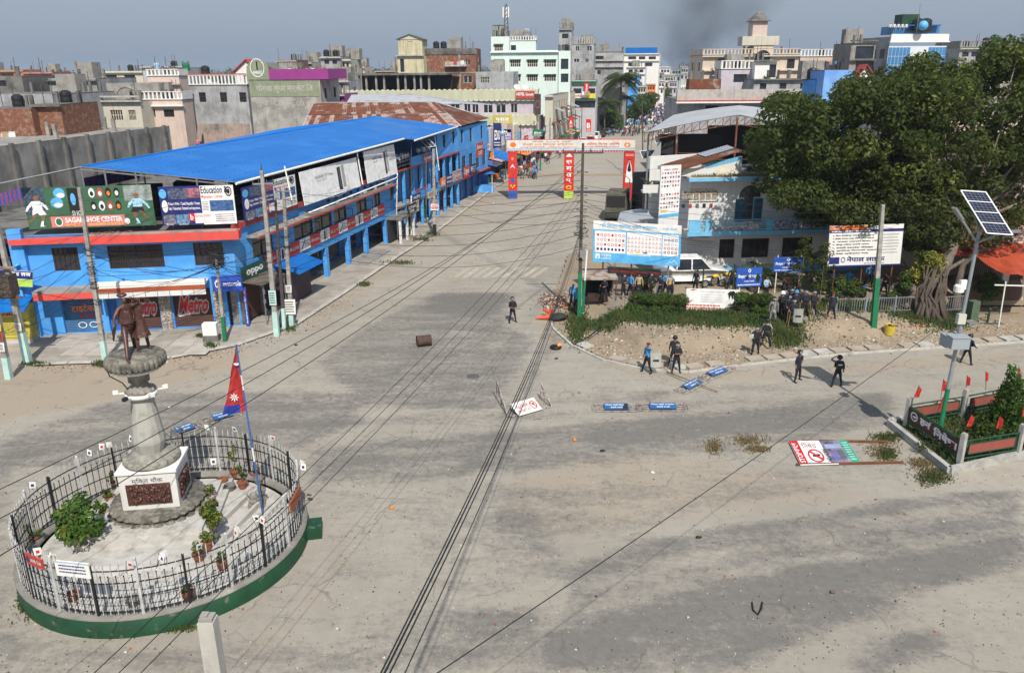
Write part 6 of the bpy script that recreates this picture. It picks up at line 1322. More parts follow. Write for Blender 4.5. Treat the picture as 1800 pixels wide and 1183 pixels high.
fm_=MB().add([(0,0,.05),(.02,.05,.62),(.18,-.02,.5),(.2,.0,.12),(.10,.08,.05)],[(0,1,2,3,4)]).mesh('cloth',M_flag);fs_=MB().cyl((0,0,-.3),(0,0,.66),.012,n=4).mesh('stick',M_wood)
for i,(u,v,lb) in enumerate([(1606,700, 'on the post at the corner nearest the junction'),(1655,690, 'beside the solar lamp'),(1649,722, 'behind the no-horn panel'),(1698,682, 'on the back rail post'),(1733,675, 'on the back rail before the small tree'),(1786,668, 'on the back post by the frame edge'),(1697,752, 'above the corner post by the no-horn panel'),(1750,755, 'on the front rail'),(1795,735, 'on the front post at the frame edge')]):
    p=G(u,v,1.5);t=thing('festival_flag', 'small red and gold festival flag '+lb, 'flag',p, 'red flags on the planter railing');t.rotation_euler=(rnd.uniform(-.15,.15),rnd.uniform(-.1,.25),rnd.uniform(-.6,.6));piece('stick',fs_,t);piece('cloth',fm_,t)
blades('planter_grass',5200,lambda r:(lambda a,b:(lambda q:(q.x,q.y,.18))(pl0.lerp(pl1,a).lerp(plb.lerp(pl2,a),b)))(r.uniform(.05,.95),r.uniform(.04,.9)),.05,.28,M_grass,41,.05)
bush('conical_tree', 'young conical ashoka tree with drooping leaves in the planter', 'tree',G(1763,762,.2),.75,3.6,10,.1,GP,51,3)
tt=bpy.data.objects['conical_tree']
leaf_cloud('foliage',[(tt.location.x+rnd.uniform(-.1,.1),tt.location.y+rnd.uniform(-.1,.1),.5+z*3.1,.85*(1-z)**.8+.14) for z in[i/13 for i in range(13)]],2600,.11,None,52,tt,[LF_m,LF_b,LF_d],up=-.5,kind='stuff')
bush('ground_shrub', 'low spreading shrub behind the front railing of the planter', 'shrub',G(1735,765,.2),1.3,.5,1600,.08,[LF_m,LF_d,LF_b],53,14);bush('ground_shrub', 'low leafy plants at the foot of the no-horn panel', 'shrub',G(1640,790,.2),.8,.35,500,.06,[LF_m,LF_d],54,8);bush('ground_shrub', 'low green shrub by the railing at the frame edge', 'shrub',G(1790,778,.2),.9,.5,800,.07,[LF_b,LF_m],55,9)

# ------------------------------------------------------------------ people on the road
def feet(u,v,z=0):return G(u,v,z)
P1=person(feet(901,567),R(25), 'front', 'lone riot policeman in navy and visor helmet walking in the street near the cones',hat='helmet',vest=True);held(P1, 'baton', 'long stick held out by the lone policeman near the cones',(-.1,-.3,1.05),0,(R(75),R(30)))
P2=person(feet(1137,655),R(-150+90), 'eyes', 'policeman in a bright blue shirt and maroon cap raising an arm, by the drain slabs',M_shirt_b,hat='beret');held(P2, 'shield', 'clear riot shield carried by the policeman in the blue shirt',(.45,.2,.45),R(60))
P3=person(feet(1184,642),R(170), 'stick', 'policeman in dark uniform seen from behind, half hidden by his colleague at the slabs',hat='helmet',vest=True)
P4=person(feet(1188,655),R(5), 'cross', 'riot policeman in full dark kit facing the road, in front of another at the slabs',hat='helmet',vest=True);held(P4, 'baton', 'cane held by the policeman in full dark kit',(-.28,-.2,.1),0,(R(8),R(-12)))
P5=person(feet(1401,670),R(35), 'hip', 'policeman in navy with camouflage helmet and hand on hip, on the cross road',hat='helmet',vest=False);
P6=person(feet(1470,680),R(175), 'eyes', 'policeman seen from behind with white lettering on his back, raising a hand to his helmet',hat='helmet',vest=True)
bb=MB().box(-.09,.09,.175,.18,1.27,1.33).mesh('back_lettering',M_whiteb);piece('back_lettering',bb,P6)
P7=person(feet(1327,624),R(-20), 'walk', 'policeman with a white megaphone striding on the verge',hat='helmet',vest=True)
mg=held(P7, 'baton', 'short baton of the policeman with the megaphone',(.25,-.3,.9),0,(R(60),0));c=P7.location;q=MB().cyl((-.38,-.2,1.22),(-.3,-.1,1.25),.15,.05,12).cyl((-.3,-.1,1.25),(-.2,-.05,1.26),.05,.05,8).build('megaphone',[M_white],label='white megaphone with red rim carried by the policeman on the verge',cat='megaphone');q.location=c
P8=person(feet(1345,610,.15),R(150), 'stick', 'policeman in a camouflage vest just behind the one with the megaphone',M_camo,hat='helmet',vest=True);held(P8, 'baton', 'dark rifle-like stick of the policeman behind the megaphone',(-.3,-.3,.7),0,(R(20),R(20)))
P9=person(feet(1697,640),R(120), 'stick', 'policeman with a clear shield behind the battery boxes of the solar lamp',hat='helmet',vest=True);held(P9, 'shield', 'clear shield of the policeman behind the solar lamp',(.3,-.3,.35),R(40))
grp=[(1357,570, 'camo',M_camo, 'helmet', 'stand', 'policeman in grey camouflage and helmet at the hedge end'),(1372,560, 'wh',M_uni, 'white', 'stand', 'policeman with a white helmet in the group at the hedge end'),(1383,566, '',M_uni, 'helmet', 'stick', 'dark uniformed policeman second in the row at the hedge end'),(1392,572, '',M_uni, 'helmet', 'stick', 'policeman with a tall shield at the front of the group'),(1376,556, '',M_uni, 'helmet', 'stand', 'policeman half hidden at the back of the group'),(1396,556, '',M_uni, 'blue', 'stand', 'policeman with a blue helmet at the back of the group'),
       (1388,552, '',M_uni, 'helmet', 'cross', 'policeman with folded arms at the back of the group'),(1412,556, '',M_uni, 'helmet', 'stick', 'policeman holding a slanting stick beside the group'),(1427,556, '',M_uni, 'helmet', 'stick', 'policeman holding an upright cane next to the railing'),(1460,560, '',M_uni, 'beret', 'stick', 'policeman in a maroon beret alone by the railing')]
for i,(u,v,k,sh,hat,ps,lb) in enumerate(grp):
    p=GV(u,v);t=person(p,R(rnd.uniform(-25,25)),ps,lb,sh,M_camo if sh is M_camo else M_trous,hat=hat,vest=sh is not M_camo and hat!= 'beret',scale=rnd.uniform(.97,1.04))
    if ps== 'stick':held(t, 'baton', 'stick held by the '+lb,(-.3,-.32,.02),0,(R(rnd.uniform(-4,4)),R(rnd.uniform(-8,8))))
    if 'shield' in lb:held(t, 'shield', 'scratched clear shield at the front of the police group',(.25,-.35,.35),0)
# spectators on the blue gallery
rg=random.Random(5)
S_lab=['spectator in white shirt leaning on the gallery rail', 'spectator in grey shirt behind the gallery rail', 'schoolboy in white shirt crowding at the gallery rail']
for i in range(17):
    a=-1.9+i*.42+rg.uniform(-.1,.1);o=-.25-(i%2)*.5;W_,aa=(S2,a) if a>0 else(S1,S1.L+a)
    person(W_.P(aa,6.52,o),R(62+rg.uniform(-30,30)),['front', 'stand', 'hip', 'cross'][i%4],S_lab[i%3],[M_shirt_w,M_shirt_l,M_shirt_w][i%3],M_jean,group='spectators on the blue gallery',scale=rg.uniform(.92,1.02))
for i in range(5):person(S2.P(8.5+i*.85,6.52,-.5-(i%2)*.5),R(62+rg.uniform(-30,30)),['front', 'stand', 'hip'][i%3], 'onlooker behind the solar lamp on the upper gallery',[M_shirt_w,M_shirt_l][i%2],M_jean,group='onlookers at the far end of the upper gallery')
# onlookers at the far kerb beside the arch
for i in range(26):
    p=G(912+rg.uniform(0,34),302+rg.uniform(-12,14),0);person(p,R(rg.uniform(-60,60)),['front', 'stand', 'hip', 'cross'][i%4], 'onlooker in the knot of people on the kerb behind the arch',[M_shirt_k,M_shirt_w,M_shirt_r,M_shirt_k,M_shirt_y,M_shirt_b][i%6],M_jean if i%2 else M_grayt,group='knot of onlookers behind the arch')
for i,(u,v) in enumerate([(1098,238),(1107,239),(1114,239),(1118,238),(1123,237),(1143,240)]):
    t=person(G(u,v),R(175),['stick', 'stand', 'hip'][i%3], 'distant riot policeman in the line facing the crowd',hat='helmet',group='far police line in the street',scale=1.12)
for i,(u,v,lb) in enumerate([(1038,250, 'lone man in white walking by the parked cars'),(127,232, 'person in a white shirt on the grey deck behind the market'),(120,234, 'person in dark clothes beside the one in white on the grey deck')]):
    if i==0:person(G(u,v),0, 'walk',lb,M_shirt_w,M_jean)
# ------------------------------------------------------------------ traffic police compound
CZ=.65
MB().prism([(7,53.5),(26,53),(60,52),(70,95),(16,95),(8,60)],.3,CZ-.02).build('yard',M_dirt,kind='structure')
OW=Wall((13.5,60.6),(27.5,61.6));off=thing('police_office', 'white and sky blue two-storey police office with balcony under the banyan tree', 'building',(18,61,0))
M_ofw=mat('office white paint',(.66,.66,.64),.8,.06,1.5,streak=.3,grime=(.3,.3,.3));M_ofb=mat('sky blue trim paint',(.16,.45,.68),.7,.1,2,streak=.3)
hl=[OW.rect(*r) for r in((1265,424,1290,452),(1305,424,1350,450),(1376,424,1425,455))];hl=[(a,b,1.9,3.4) for a,b,_,_ in hl]
ar=OW.rect(1292,352,1338,392);hu=[(ar[0]+.7,ar[1]-.7,4.75,6.6)]
MB().walls(OW,0,OW.L,CZ,4.4,hl,.25).walls(OW,0,OW.L,4.4,8.0,hu,.3).build('front_wall',M_ofw,off)
for h in hl:window(OW,*h,-.12,off,M_wood,8)
window(OW,*hu[0],-.15,off,plain('teal shutter',(.03,.10,.16)),0,1,1)
for s,x in((-1,hu[0][0]),(1,hu[0][1])):MB().wbox(OW,min(x,x+s*.65),max(x,x+s*.65),4.75,6.5,.01,.07).build('shutter',plain('teal shutter',(.03,.10,.16)),off)
mid=(hu[0][0]+hu[0][1])/2;af=MB().poly([OW.P(mid+.75*math.cos(t),6.6+.8*math.sin(t),.03) for t in[k*math.pi/12 for k in range(13)]]).build('arch_glass',M_glass,off)
am=MB();am.tube([OW.P(mid+.78*math.cos(t),6.6+.83*math.sin(t),.05) for t in[k*math.pi/12 for k in range(13)]],.05,5)
for k in(3,6,9):am.beam(OW.P(mid,6.6,.05),OW.P(mid+.75*math.cos(k*math.pi/12),6.6+.8*math.sin(k*math.pi/12),.05),.04)
am.build('arch_frame',M_wood,af)
MB().wbox(OW,-.1,OW.L,.66,1.3,.003,.03).build('blue_plinth',M_ofb,off)
MB().wbox(OW,-.4,OW.L,4.05,4.3,0,1.5).build('balcony_slab',M_conc_l,off);MB().wbox(OW,-.45,OW.L,4.0,4.32,1.5,1.58).build('slab_edge',M_ofb,off)
for a in(-.35,.9,5.6,10.4):MB().wbox(OW,a,a+(.9 if a<0 else .5),4.32,5.2,1.35,1.5).build('balcony_pier',M_ofb,off)
rl_=MB()
for i in range(60):a=.6+i*.17;rl_.wbox(OW,a,a+.025,4.4,5.1,1.41,1.44)
for z in(4.4,4.75,5.12):rl_.wbox(OW,.6,10.6,z,z+.05,1.40,1.45)
rl_.build('balcony_railing',M_ofb,off)
bb=ABoard(OW,1.2,5.0,4.38,5.05,1.5,.02);bb.pg([(0,0),(1,0),(1,.95),(.7,.7),(.3,.45),(0,.35)],mat('crowd banner print',(.22,.22,.26),.6,.9,7,col2=(.6,.6,.6),mscale=5),1);bb.printing(off)
bb=ABoard(OW,6.2,9.6,4.38,5.05,1.5,.02);bb.rect(0,0,1,1,mat('blue crowd print',(.10,.13,.22),.6,.9,7,col2=(.5,.5,.55),mscale=5),1);bb.printing(off)
MB().wbox(OW,-.3,7.6,8.0,8.22,-.2,.8).build('cornice',M_conc_l,off);MB().wbox(OW,-.35,7.65,7.95,8.2,.8,.88).build('cornice_edge',M_ofb,off)
MB().wbox(OW,0,OW.L,7.9,8.01,-9,-.01).build('roof_slab',M_conc_d,off)
SR=Wall(OW.P(0,0)[:2],(OW.P(0,0)-OW.n*9)[:2]);SL=Wall((OW.P(0,0)-OW.n*9)[:2],OW.P(0,0)[:2]);MB().walls(SL,0,9,CZ,8.0,[(5,6.2,5,6.5)],.2).build('side_wall',M_ofw,off)
bb=WBoard(OW,1197,331,1262,372,.04);bb.text('TRAFFIC RULES',.2,.9,.9,.97,M_redprint,1)
for i in range(6):
    for j in range(2):bb.rect(.04+i*.155,.52+j*.19,.17+i*.155,.68+j*.19,mat('tan photo print',(.30,.24,.18),.6,.8,8),1)
for i in range(5):bb.rect(.05+i*.18,.18,.13+i*.18,.34,[M_black,M_redline,M_conc_d][i%3],1)
bb.lines(.05,.38,.95,.46,1,M_black,1,.4,2);bb.printing(off)
bb=WBoard(OW,1200,415,1256,452,.04);bb.text('कर्मचारी विवरण',.2,.85,.8,.96,M_navy,1);bb.lines(.05,.05,.95,.8,9,M_gp,1,.3,3);bb.printing(off)
# attic room and its lean-to rusty roof
AW=Wall(D(1193,300,60.9)[:2],D(1303,300,61.6)[:2]);a1=AW.L;za,zb=AW.px(1193,304)[1],AW.px(1302,274)[1]
att=MB().add([AW.P(0,8.2),AW.P(a1,8.2),AW.P(a1,zb),AW.P(0,za)],[(0,1,2,3)]);att.add([AW.P(0,8.2,-5),AW.P(0,8.2),AW.P(0,za),AW.P(0,za,-5)],[(0,1,2,3)]);att.build('attic_wall',M_ofw,off)
MB().hexa([AW.P(a1-.9-1.9,zb-.9,.01),AW.P(a1,zb-.32,.01),AW.P(a1,zb-.32,.0),AW.P(a1-2.8,zb-.9,.0),AW.P(a1-2.8,zb-.55,.03),AW.P(a1,zb-.02,.03),AW.P(a1,zb-.02,.0),AW.P(a1-2.8,zb-.55,0)]).build('blue_strip',M_ofb,off)
q0,q1,q2,q3=D(1191,302,60.4),D(1306,265,61.3),D(1278,257,65),D(1159,291,65)
lr=sheet_roof('leanto_roof',[(q0,q1,q2,q3)],M_rust,off,24,.04)
sheet_roof('new_tin_sheets',[(q0.lerp(q1,.55).lerp(q3.lerp(q2,.55),.45)+V3((0,0,.07)),q0.lerp(q1,.98).lerp(q3.lerp(q2,.98),.45)+V3((0,0,.07)),q2+V3((0,0,.07)),q3.lerp(q2,.55)+V3((0,0,.07)))],M_tin,off,10,.04)
for u in(1266,1279):c=D(u,318,60.4);MB().beam(c,c+V3((.1,.4,.95)),.75,.06).build('old_board',plain('cream board',(.5,.46,.36)),off)
wd_=blades('roof_weeds',900,lambda r:(lambda q:(q.x,q.y,8.22))(OW.P(r.uniform(0,7),0,r.uniform(0,.6))),.08,.3,M_drygrass,61,.03)
# poster wall on the street corner
PW=Wall(D(1160,340,59.6)[:2],D(1195,340,60.4)[:2]);pz0,pz1=PW.px(1160,383)[1],PW.px(1160,295)[1]
MB().wbox(PW,.02,PW.L,CZ,pz1+.1,-.12,-.02).build('corner_bay',M_ofw,off)
b=Board(PW.P(0,pz0,0),PW.P(PW.L,pz0,0),PW.P(0,pz1,0));b.text('सडक संकेत',.15,.93,.85,.97,M_redline)
for j in range(9):
    for i in range(7):
        x,y=.09+i*.135,.88-j*.085
        if j==4:continue
        (b.disc if(i+j)%3 else b.ring)(x,y,.045,.022,[M_redline,M_navy,M_gp,M_redline,M_black][(i*3+j)%5],*(() if(i+j)%3 else(.6,)))
b.rect(.05,.10,.4,.13,M_yellow,1).rect(0,0,1,.06,M_skyprint,1);b.panel('poster_board',M_whiteb,None, 'tall narrow board of traffic sign symbols on the corner of the police office', 'sign')
# lower whitewashed annex beyond and its terrace wall
bx=thing('annex_building', 'old whitewashed annex with flat terrace between the street and the police office', 'building',(14,70,0))
AN=Wall(D(1142,300,66)[:2],D(1232,300,68)[:2]);MB().walls(AN,0,AN.L,0,AN.px(1142,276)[1]-1,[],.1).build('front_wall',M_ofw,bx);MB().wbox(AN,0,AN.L,AN.px(1142,276)[1]-1,AN.px(1142,276)[1],-.3,.02).build('parapet',M_ofw,bx)
AL=Wall((AN.P(0,0)+V3((3.4,14,0)))[:2],AN.P(0,0)[:2]);MB().walls(AL,0,AL.L,0,AN.px(1142,276)[1],[(3,4,3,5),(8,9,3,5)],.2).build('side_wall',M_ofw,bx)
pl=thing('flower_balcony', 'small balcony with potted plants on the side of the white annex', 'balcony',D(1150,336,65));c=D(1150,338,65);MB().obox(c,2.0,1,.15).obox(c+V3((0,-.45,.15)),2.0,.08,.5).build('slab',M_ofw,pl);leaf_cloud('foliage',[(c.x+i*.4-.6,c.y,c.z+.7,.3) for i in range(4)],300,.08,LF_m,62,pl,kind='stuff')
# big grey shed
sh=thing('steel_shed', 'open steel truss shed with curved grey sheet roof and black backdrop', 'shed',(22,88,0))
e0s,r0s,e1s=D(1134,234,82),D(1299,203,84),D(1440,236,82);e0b,r0b,e1b=D(1183,203,106),D(1299,186,104),D(1440,205,106)
M_shr=mat('dusty grey roof sheet',(.44,.45,.46),.5,.06,.5,col2=(.38,.39,.40),mscale=.3,metal=.1)
def arc(a,b,k,n=6):return[a.lerp(b,i/n)+V3((0,0,k*(.3 if k==.5 else 1)*4*(i/n)*(1-i/n))) for i in range(n+1)]
for f0,f1,b0,b1,nm in((e0s,r0s,e0b,r0b, 'west_slope'),(r0s,e1s,r0b,e1b, 'east_slope')):
    A,B=arc(f0,f1,.5),arc(b0,b1,.5)
    for i in range(6):sheet_roof('roof_sheet',[(A[i],B[i],B[i+1],A[i+1])],M_shr,sh,10,.03)
    MB().tube(A,.07,5).build('edge_tube',M_steel,sh)
tr_=MB();A=arc(e0s,r0s,.5,12)+arc(r0s,e1s,.5,12)[1:]
for i in range(len(A)-1):lo0,lo1=A[i]-V3((0,-.3,.9)),A[i+1]-V3((0,-.3,.9));tr_.beam(lo0,lo1,.07).beam(A[i]-V3((0,0,.1)),lo0,.05).beam(lo0,A[i+1]-V3((0,0,.1)),.05)
base_z=6.4
for z in(7.6,6.9):tr_.beam(V3((e0s.x+2,84.3,z)),V3((e1s.x-2,84.3,z)),.06)
tr_.build('truss',M_rust,sh)
for u in(1140,1158,1190,1294,1400):
    p=D(u,236,83.5);MB().cyl((p.x,p.y,0),(p.x,p.y,p.z+(.0 if u<1290 else 1.8)),.1,n=6).build('post',M_steel if u<1180 else M_rust,sh)
bk0,bk1=D(1160,240,87),D(1272,240,87);MB().box(bk0.x,bk1.x,87,87.1,0,9.3).build('black_backdrop',M_dark,sh);MB().box(bk1.x+.2,bk1.x+14,95,95.1,0,9.6).build('rear_shade_sheet',M_dark,sh);MB().poly([D(1150,268,84),D(1192,274,84),D(1192,236,84)]).build('side_cloth',M_dark,sh);MB().box(bk0.x-2,bk1.x+10,84.6,91.9,0,4.8).build('stage_block',M_dark,sh)  # near-black rear sheet stands in for the shade inside the shed
# arched tin roof and truck by the street
t=thing('tin_shelter', 'grey arched tin shelter roof behind the traffic sign billboard', 'shelter',G(1120,420,CZ));A0,A1=D(1083,396,63),D(1158,394,63);pr=arc(A0,A1,.22,8);prb=[p+V3((.9,4.5,.25)) for p in pr]
for i in range(8):MB().poly([pr[i],pr[i+1],prb[i+1],prb[i]]).build('roof_sheet',M_tin,t)
for p in(pr[0],pr[-1]):MB().cyl((p.x,p.y,CZ),p,.06,n=6).build('post',M_steel,t)
def car_mesh(L_,W_,H_,hood=.28,trunk=.12,pick=False):
    """side profile swept across, narrowing glasshouse; faces +x"""
    x0,x1=-L_/2,L_/2;zb,zs,zt=.32,H_*.56,H_
    bp=[(x0,zb+.1),(x0-.02,zs*.8),(x0+.06,zs),(x1-L_*hood,zs+.04),(x1-.06,zs*.93),(x1,zs*.72),(x1-.02,zb),(x0+.05,zb)]
    n=len(bp);b=MB();w2=W_/2
    rows=[(-w2,1),(-w2*.97,1),(w2*.97,1),(w2,1)];vs=[]
    for s,ins in((-1,.0),(-1,.06),(1,.06),(1,.0)):
        pass
    vs=[(x*(1 if abs(y)<w2-.05 else .985),y,z if abs(y)<w2-.05 else zb+(z-zb)*.94) for y in(-w2,-w2+.08,w2-.08,w2) for x,z in bp]
    b.add(vs,[(r*n+i,r*n+(i+1)%n,(r+1)*n+(i+1)%n,(r+1)*n+i) for r in range(3) for i in range(n)]+[tuple(range(n)),tuple(3*n+i for i in range(n))[::-1]],0,True)
    gx0,gx1=x0+L_*trunk,x1-L_*hood-.05
    if pick:gx0=x0+L_*.27;gx1+=.1
    g=[(gx0,zs),(gx0+.12,zt-.03),(gx1-.75,zt),(gx1,zs+.03)];t2=w2-.18
    b.hexa([(gx0+.1,-t2,zt-.06),(gx1-.78,-t2,zt-.06),(gx1-.78,t2,zt-.06),(gx0+.1,t2,zt-.06),(gx0+.14,-t2+.06,zt),(gx1-.85,-t2+.06,zt),(gx1-.85,t2-.06,zt),(gx0+.14,t2-.06,zt)])
    for x_,y_ in((gx0+.02,-1),(gx0+.02,1),(gx1-.02,-1),(gx1-.02,1)):xt=gx0+.12 if x_<gx0+1 else gx1-.8;b.beam((x_,y_*(w2-.06),zs),(xt,y_*t2,zt-.05),.08)
    xm=(gx0+gx1)/2-.2
    for y_ in(-1,1):b.beam((xm,y_*(w2-.06),zs),(xm,y_*t2,zt-.05),.09)
    body=b.mesh('body',None) if False else b
    gl=MB().hexa([(gx0+.04,-w2+.08,zs-.02),(gx1-.06,-w2+.08,zs-.02),(gx1-.06,w2-.08,zs-.02),(gx0+.04,w2-.08,zs-.02),(gx0+.15,-t2+.01,zt-.07),(gx1-.83,-t2+.01,zt-.07),(gx1-.83,t2-.01,zt-.07),(gx0+.15,t2-.01,zt-.07)])
    return b,gl
WHL=None
def car(label,p,rz,m,L_=4.2,W_=1.7,H_=1.5,cat='car',group=None,pick=False,name='parked_car'):
    global WHL
    if WHL is None:
        WHL=(tyre(V3((0,0,0)),.26,.09).mesh('tyre',M_boot),MB().cyl((0,0,-.07),(0,0,.07),.2,n=10).mesh('rim',M_steel))
    t=thing(name,label,cat,p,group);t.rotation_euler.z=rz;b,g=car_mesh(L_,W_,H_,pick=pick,hood=.24 if pick else .28);piece('body',b.mesh('body',m),t);piece('windows',g.mesh('windows',M_glass),t)
    for x in(-1,1):
        for y in(-1,1):
            w_=piece('wheel',WHL[0],t,(x*L_*.31,y*(W_/2-.01),.35));w_.rotation_euler.x=R(90);piece('rim',WHL[1],w_)
    hl_=MB().ell((0,0,0),.05,.14,.09,8,5).mesh('headlight',M_roofedge)
    for y in(-1,1):piece('headlight',hl_,t,(L_/2-.06,y*(W_/2-.25),H_*.42));piece('tail_light',MB().box(-.03,.03,-.08,.08,-.12,.12).mesh('tail_light',M_redprint),t,(-L_/2-.01,y*(W_/2-.2),H_*.48))
    return t
car('white pickup truck parked in the police yard behind the yellow motorbike',G(1215,503,CZ)+V3((.1,1.2,0)),R(2),plain('white car paint',(.75,.75,.75),.25),5.4,1.95,2.0, 'pickup',None,True, 'pickup_truck')
t=car('dark truck with canvas cover parked by the street beside the shelter',G(1078,392,0)+V3((1.0,4,0)),R(78),plain('dark truck paint',(.05,.06,.05)),6.6,2.3,2.2, 'truck',None,False, 'canvas_truck')
piece('canvas_cover',MB().hexa([(-3.4,-1.2,1.0),(1.4,-1.2,1.0),(1.4,1.2,1.0),(-3.4,1.2,1.0),(-3.4,-1.05,3.0),(1.4,-1.05,3.0),(1.4,1.05,3.0),(-3.4,1.05,3.0)]).mesh('canvas_cover',mat('dusty canvas',(.10,.095,.07),.95,.3,2)),t);piece('open_back',MB().box(-3.46,-3.41,-1.0,1.0,1.6,2.8).mesh('open_back',M_dark),t)
def motorbike(label,p,rz,m,group=None):
    t=thing('motorbike',label, 'motorbike',p,group);t.rotation_euler.z=rz
    if 'bikew' not in PC:PC['bikew']=tyre(V3((0,0,0)),.25,.05).mesh('tyre',M_boot);PC['biker']=MB().cyl((0,0,-.02),(0,0,.02),.23,n=12).mesh('rim',M_steel);PC['eng']=MB().obox((0,0,.28),.4,.24,.3).cyl((-.6,.12,.35),(.1,.12,.3),.045,n=6).mesh('engine',M_conc_d);PC['fork']=MB().cyl((.66,.08,.3),(.42,.08,.95),.022,n=5).cyl((.66,-.08,.3),(.42,-.08,.95),.022,n=5).cyl((.38,-.35,1.02),(.38,.35,1.02),.018,n=5).mesh('handlebar',M_steel);PC['bseat']=MB().ell((-.35,0,.80),.38,.13,.07,10,5).mesh('seat',M_boot)
    for x in(-.66,.66):w_=piece('wheel',PC['bikew'],t,(x,0,.30));w_.rotation_euler.x=R(90);piece('rim',PC['biker'],w_)
    piece('engine',PC['eng'],t);piece('handlebar',PC['fork'],t);piece('seat',PC['bseat'],t);piece('tank',MB().ell((.12,0,.84),.27,.15,.15,10,7).mesh('tank',m),t);piece('rear_cowl',MB().ell((-.72,0,.78),.2,.1,.08,8,5).mesh('rear_cowl',m),t);piece('headlamp',MB().ell((.55,0,.88),.09,.1,.1,8,6).mesh('headlamp',m),t)
    return t
motorbike('yellow motorbike parked above the torn white banner',G(1254,505,CZ),R(10),plain('yellow bike paint',(.70,.45,.02),.3));motorbike('yellow and black motorbike beside the larger yellow one in the yard',G(1276,501,CZ),R(-15),plain('yellow bike paint',(.70,.45,.02),.3))
for i,(u,v) in enumerate([(1060,512),(1120,508),(1180,512),(1320,512),(1390,515),(1500,520),(1560,515),(1590,512)]):motorbike('dark parked motorbike in the shade of the police yard',G(u,v,CZ),R(60+i*13),[M_boot,M_redline,M_blue2][i%3], 'motorbikes in the police yard')
# billboards and signs in the yard
def board4(tl,tr_,bl,y,y2=None):return Board(D(*bl,y),D(*(tr_[0],bl[1]+(tr_[1]-tl[1])),y2 or y),D(*tl,y),.08)
b=Board(D(1042,460,56.2),D(1195,469,56.2),D(1043,388,56.2),.1)
b.rect(0,0,1,.26,M_skyprint,0).rect(0,.80,1,1,plain('off white print',(.70,.69,.66)),0).rect(0,.26,1,.80,M_skyprint,0)
for x0,x1 in((.02,.37),(.385,.78),(.79,.975)):b.rect(x0,.24,x1,.765,M_whiteb,1)
b.text('श्री जिल्ला ट्राफिक प्रहरी कार्यालय',.08,.84,.72,.96,M_skyprint,2,.02).text('धनगढी, कैलाली',.78,.86,.95,.94,M_skyprint,2,.01)
for j in range(4):
    for i in range(8):
        x,y=.055+i*.041,.67-j*.115;mm_=[M_redprint,M_redline,M_redprint,M_navy][j]
        if(i+j)%4==0 or j==3:b.disc(x,y,.014,.034,mm_,2,10)
        else:b.ring(x,y,.015,.036,mm_,.65,2,10)
    for i in range(10):x,y=.405+i*.04,.64-j*.1;b.pg([(x-.014,y-.03),(x+.014,y-.03),(x,y+.035)],M_redline,2).pg([(x-.008,y-.021),(x+.008,y-.021),(x,y+.018)],M_whiteb,3)
    for i in range(4):x,y=.82+i*.042,.63-j*.1;b.rect(x-.013,y-.028,x+.013,y+.028,[M_navy,M_gp,M_redline,M_black][j],2).rect(x-.007,y-.015,x+.007,y+.015,M_whiteb,3)
for i in range(3):b.rect(.41+i*.08,.27,.46+i*.08,.30,M_yellow if i<2 else M_black,2)
b.text('NMB BANK',.095,.15,.21,.21,M_whiteb,2,.02).text('एनएमबि बैंक',.095,.07,.21,.13,M_whiteb,2,.02).rect(.03,.09,.08,.21,M_whiteb,2).pg([(.04,.11),(.055,.17),(.07,.11)],M_skyprint,3).pg([(.84,.03),(.88,.12),(.9,.09),(.93,.16),(.98,.03),(.975,.03),(.93,.145),(.9,.075),(.88,.105),(.845,.03)],M_whiteb,2).lines(.39,.2,.66,.235,1,M_whiteb,2,.5,3)
bbp=b.panel('billboard',M_white,None, 'big sky blue traffic police billboard full of road sign symbols at the yard corner', 'billboard')
for u in(1060,1110,1175):p=D(u,465,56.4);MB().cyl((p.x,p.y,CZ),(p.x,p.y,p.z+2.6),.06,n=6).build('post',M_rust,bbp)
b=Board(D(1070,484,54.6),D(1163,489,54.6),D(1068,470,54.6),.3);b.text('ध.न.पा. कार्यालय सूचना २०७२, राजमार्ग',.05,.3,.97,.7,mat('dim red diodes',(.30,.02,.02)),1,.02);b.rect(0,.95,1,1.1,M_dkgreen,1)
lb=b.panel('led_board',M_dark,None, 'dark red-lettered message board on posts below the sky blue billboard', 'sign')
for u in(1078,1157):p=D(u,484,54.8);MB().cyl((p.x,p.y,CZ-.1),(p.x,p.y,p.z),.07,n=6).build('post',M_steel,lb)
t=thing('guard_shelter', 'small guard shelter with flat rusty roof beside the tall dark pole', 'shelter',G(1045,540,.4));c0=D(1050,485,54.5);MB().obox(c0,2.6,2.4,.14).build('roof',mat('rusty white sheet',(.35,.32,.28),.8,.2,3,col2=(.2,.1,.06),mscale=2),t)
for dx in(-1.2,1.2):
    for dy in(-1.1,1.1):MB().cyl((c0.x+dx,c0.y+dy,.3),(c0.x+dx,c0.y+dy,c0.z),.05,n=6).build('post',M_rust if dx>0 else M_white,t)
MB().obox((c0.x,c0.y-.3,.5),1.4,.5,.5).build('bench',M_wood,t);MB().obox((c0.x,c0.y+1.2,.4),2.4,.08,2.0).build('back_panel',M_dark,t)
